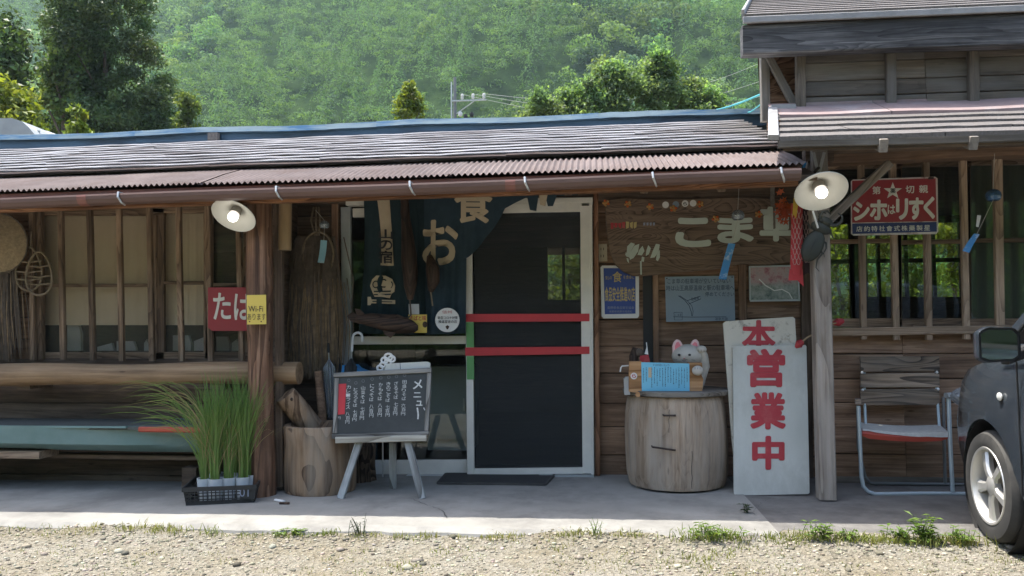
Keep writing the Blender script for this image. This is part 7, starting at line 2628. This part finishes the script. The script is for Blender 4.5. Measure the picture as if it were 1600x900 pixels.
t = thing('grey_reflection_block', 'grey block added indoors to imitate a reflection in lower pane of the glass door', 'reflection_block', (px_x(706, 620, 6.5), 6.5, .12))  # added block, its grey imitates the pale reflection in the door glass
cx_c = t.location.x
zt_ = U(706, 573, 6.4).z
MT['reflection_block'] = solid('grey_reflection_paint', (.30, .31, .31), .5, 0, .08)
MB().box((cx_c, 6.6, (.14 + zt_) / 2), (.36, .4, zt_ - .14)).build('reflection_block_body', MT['reflection_block'], t)
MB().box((cx_c, 6.39, (.2 + zt_) / 2), (.32, .02, zt_ - .26)).build('reflection_block_front', MT['reflection_block'], t)
MB().box((cx_c + .12, 6.372, zt_ - .3), (.015, .02, .1)).build('handle', MT['zinc'], t)

# ------------------------------------------------------------------ gravel, grass, weeds
def stones(name, n, x0, x1, y0, y1, s0, s1, seed, dens=None):
    rg_ = np.random.default_rng(seed)
    bm = bmesh.new()
    bmesh.ops.create_icosphere(bm, subdivisions=1, radius=1.0)
    bv = np.array([v.co[:] for v in bm.verts])
    bf = np.array([[v.index for v in f.verts] for f in bm.faces])
    bm.free()
    nb = len(bv)
    P = np.stack([rg_.uniform(x0, x1, n), rg_.uniform(y0, y1, n)], 1)
    s = s0 * (s1 / s0) ** (rg_.random(n) ** 2.6)
    q = rg_.uniform(0, 6.283, n)
    sc = np.stack([s * rg_.uniform(.75, 1.3, n), s * rg_.uniform(.75, 1.3, n), s * rg_.uniform(.4, .75, n)], 1)
    vv = bv[None] * (1 + rg_.normal(0, .13, (n, nb, 1))) * sc[:, None, :]
    c, si = np.cos(q)[:, None], np.sin(q)[:, None]
    X = vv[:, :, 0] * c - vv[:, :, 1] * si + P[:, :1]
    Yv = vv[:, :, 0] * si + vv[:, :, 1] * c + P[:, 1:]
    Z = vv[:, :, 2] + gz_np(P[:, 0], P[:, 1])[:, None] + sc[:, 2:] * .25
    vs = np.stack([X, Yv, Z], -1).reshape(-1, 3)
    fs = (bf[None] + (np.arange(n) * nb)[:, None, None]).reshape(-1, 3)
    g_ = rg_.normal(1.02, .3, (n, 1)).clip(.4, 1.8) * np.array([1.0, .97, .90]) * (1 + rg_.normal(0, .04, (n, 3)))
    dk_ = rg_.random(n) < .08
    g_[dk_] *= .62
    tint = np.repeat(g_, nb, axis=0)
    return mesh_np(name, vs, fs, MT['stone'], kind='stuff', color=tint)


def stone_mat():
    m, nt, bs = base('gravel_stone')
    at = nt.nodes.new('ShaderNodeAttribute')
    at.attribute_name = 'tint'
    n1 = N(nt, 'ShaderNodeTexNoise', Scale=70.0, Detail=4.0)
    nt.links.new(coords(nt, (1, 1, 1), rnd=False), n1.inputs['Vector'])
    rp = ramp(nt, [(.3, (.165, .155, .128)), (.7, (.30, .282, .235))])
    nt.links.new(n1.outputs['Fac'], rp.inputs[0])
    nt.links.new(mixc(nt, rp.outputs[0], at.outputs['Color'], 1.0, 'MULTIPLY'), bs.inputs['Base Color'])
    bs.inputs['Roughness'].default_value = .9
    bs.inputs['Specular IOR Level'].default_value = .2
    return m


MT['stone'] = stone_mat()
stones('gravel', 26000, -4.4, 3.4, 2.75, 4.27, .003, .0125, 2)
stones('gravel', 2500, -4.4, 3.4, 4.02, 4.3, .003, .014, 3)
stones('gravel', 60, -4.2, 2.6, 3.2, 4.25, .018, .030, 4)
MT['grass'] = leaf('short_yard_grass', (.15, .19, .045), (.25, .25, .09), trans=.35)
MT['weed'] = leaf('yard_weed_leaf', (.09, .16, .03), (.14, .21, .04), trans=.35)
MT['weed_dark'] = leaf('dark_weed_leaf', (.03, .05, .02), (.05, .07, .03), trans=.2)
rw = random.Random(31)
vs_, fs_ = [], []


def add_tuft(x, y, n, h, sp, w=.0022):
    v_, f_ = blades(n, (x, y, gz1(x, y)), h, sp, .7, .4, rw, w=w, segs=3)
    k0 = len(vs_)
    vs_.extend(v_)
    fs_.extend(tuple(k0 + q for q in f) for f in f_)


for i in range(150):
    x = rw.uniform(-3.6, 2.6)
    y = 4.215 - abs(rw.gauss(0, .035))
    add_tuft(x, y, rw.randint(5, 14), rw.uniform(.018, .05), .022)
for i in range(520):
    x, y = rw.uniform(-3.4, 2.6), rw.uniform(3.2, 4.15)
    if math.sin(x * 2.3 + 1) * math.sin(y * 5 + x) + .5 * math.sin(x * .9) < .05 and rw.random() < .75:
        continue
    add_tuft(x, y, rw.randint(4, 12), rw.uniform(.012, .028), .03)
for px, py, n, h in ((215, 822, 24, .06), (250, 822, 30, .055), (285, 822, 26, .05), (332, 820, 30, .07), (455, 824, 16, .05), (516, 824, 22, .05), (668, 826, 18, .05), (782, 830, 16, .04), (900, 828, 24, .055), (925, 828, 20, .05), (985, 830, 22, .05), (1060, 826, 22, .06), (1085, 824, 40, .08), (1105, 822, 40, .10), (1130, 822, 40, .09), (1150, 822, 24, .06), (1245, 822, 24, .07), (1335, 824, 24, .06), (1360, 824, 30, .06), (1395, 826, 30, .07), (1465, 824, 30, .07), (1205, 822, 24, .05), (1220, 824, 24, .05), (1262, 824, 30, .06), (1300, 824, 30, .06), (1345, 824, 34, .06), (1380, 825, 34, .06), (1425, 826, 34, .07), (1450, 826, 34, .07), (1482, 826, 34, .07), (1512, 828, 30, .08), (1500, 826, 30, .08), (640, 886, 20, .04), (690, 862, 20, .03), (875, 862, 20, .03), (1090, 875, 30, .04), (1130, 868, 30, .04), (30, 822, 16, .04)):
    p = G(px, py, 0.0)
    q = min(1.0, 4.2 / p.y)
    add_tuft(p.x * q, p.y * q, n, h, .035, .003)
mesh_np('grass', np.array([list(v) for v in vs_]), fs_, MT['grass'], kind='stuff')


def weed(px, py, label, n, h, leafw, leafl, mat, sd, h0=0.0, spread=.02):
    r_ = random.Random(sd)
    p = G(px, py, h0)
    if h0 == 0:
        if p.y > 4.20:
            p.x *= 4.20 / p.y
            p.y = 4.20
        p.z = gz1(p.x, p.y)
    t = thing('weed', label, 'weed', p, 'weeds along the apron edge')
    st_m, lf = MB(), MB()
    for i in range(n):
        az = r_.uniform(0, 6.283)
        hh = h * r_.uniform(.5, 1.0)
        b = p + V((r_.gauss(0, spread), r_.gauss(0, spread * .5), 0))
        tp = b + V((math.cos(az) * hh * .45, math.sin(az) * hh * .3, hh))
        mid_ = b.lerp(tp, .5) + V((0, 0, hh * .08))
        st_m.tube([b, mid_, tp], [.0022, .0018, .001], n=4)
        for k_ in range(4):
            f = r_.uniform(.25, 1.0)
            c = b.lerp(tp, f)
            a2 = r_.uniform(0, 6.283)
            d_ = V((math.cos(a2), math.sin(a2), r_.uniform(-.1, .6))).normalized()
            sdv = d_.cross(V((0, 0, 1))).normalized()
            l_ = leafl * r_.uniform(.6, 1.1)
            lf.add([c, c + d_ * l_ * .5 + sdv * leafw, c + d_ * l_ - V((0, 0, l_ * .2)), c + d_ * l_ * .5 - sdv * leafw], [(0, 1, 2, 3)])
    st_m.build('stems', MT[mat], t, kind='stuff')
    lf.build('leaves', MT[mat], t, kind='stuff')
    return t


weed(1438, 824, 'tallest leafy weed on the apron edge, between garden chair and gravel', 16, .145, .010, .06, 'weed', 1)
weed(1408, 826, 'broad leafy weed clump just left of the tallest weed', 14, .085, .010, .05, 'weed', 2, spread=.035)
weed(1462, 826, 'low leafy weed clump just right of the tallest weed', 12, .07, .010, .05, 'weed', 12, spread=.035)
weed(1285, 824, 'bushy weed on the edge below the grey front post', 16, .10, .008, .05, 'weed', 3, spread=.03)
weed(1322, 826, 'small leafy weed right of the bushy weed below the post', 9, .07, .010, .04, 'weed', 13)
weed(1110, 822, 'wide grassy weed clump at the edge below the drum', 22, .085, .006, .06, 'weed', 4, spread=.06)
weed(1492, 828, 'leafy weed clump just left of the front tyre', 14, .08, .009, .05, 'weed', 5, spread=.035)
weed(1167, 801, 'single dark weed growing in the shaded apron crack', 5, .06, .007, .045, 'weed_dark', 6, h0=.06, spread=.006)
weed(929, 830, 'tall thin stalked weed at the edge below the screen door', 7, .125, .003, .02, 'weed', 7, spread=.015)
weed(560, 826, 'wispy grey green weed at the edge below the chalkboard leg', 10, .11, .003, .03, 'weed_dark', 8, spread=.02)
weed(455, 825, 'flat dark green weed rosette below the wooden mortar', 9, .035, .008, .05, 'weed', 9, spread=.03)
# a split stick lying on the apron
for i, (x0_, y0_, x1_, y1_, mat, lab) in enumerate(((430, 783, 444, 785, 'paper', 'white paper scrap lying on the apron below the mortar'), (437, 788, 452, 788, 'smoked', 'small brown wood chip lying beside the white paper scrap'))):
    a_, b_ = G(x0_, y0_), G(x1_, y1_)
    t = thing('paper_scrap' if i == 0 else 'wood_chip', lab, 'scrap' if i == 0 else 'wood chip', a_)
    MB().bar(a_ + V((0, 0, .008)), b_ + V((0, 0, .006)), .012, .02, ch=.003).build('scrap_piece', MT[mat], t)

# ------------------------------------------------------------------ summer haze in the valley air
hz = bpy.data.materials.new('valley_haze')
hz.use_nodes = True
hn = hz.node_tree
hn.nodes.clear()
pv = hn.nodes.new('ShaderNodeVolumePrincipled')
pv.inputs['Color'].default_value = (0.66, 0.86, 0.98, 1)
pv.inputs['Density'].default_value = 0.00032
pv.inputs['Anisotropy'].default_value = 0.2
ho = hn.nodes.new('ShaderNodeOutputMaterial')
hn.links.new(pv.outputs[0], ho.inputs['Volume'])
MB().box((0, 160, 178), (1000, 980, 364)).build('haze', hz, kind='stuff')
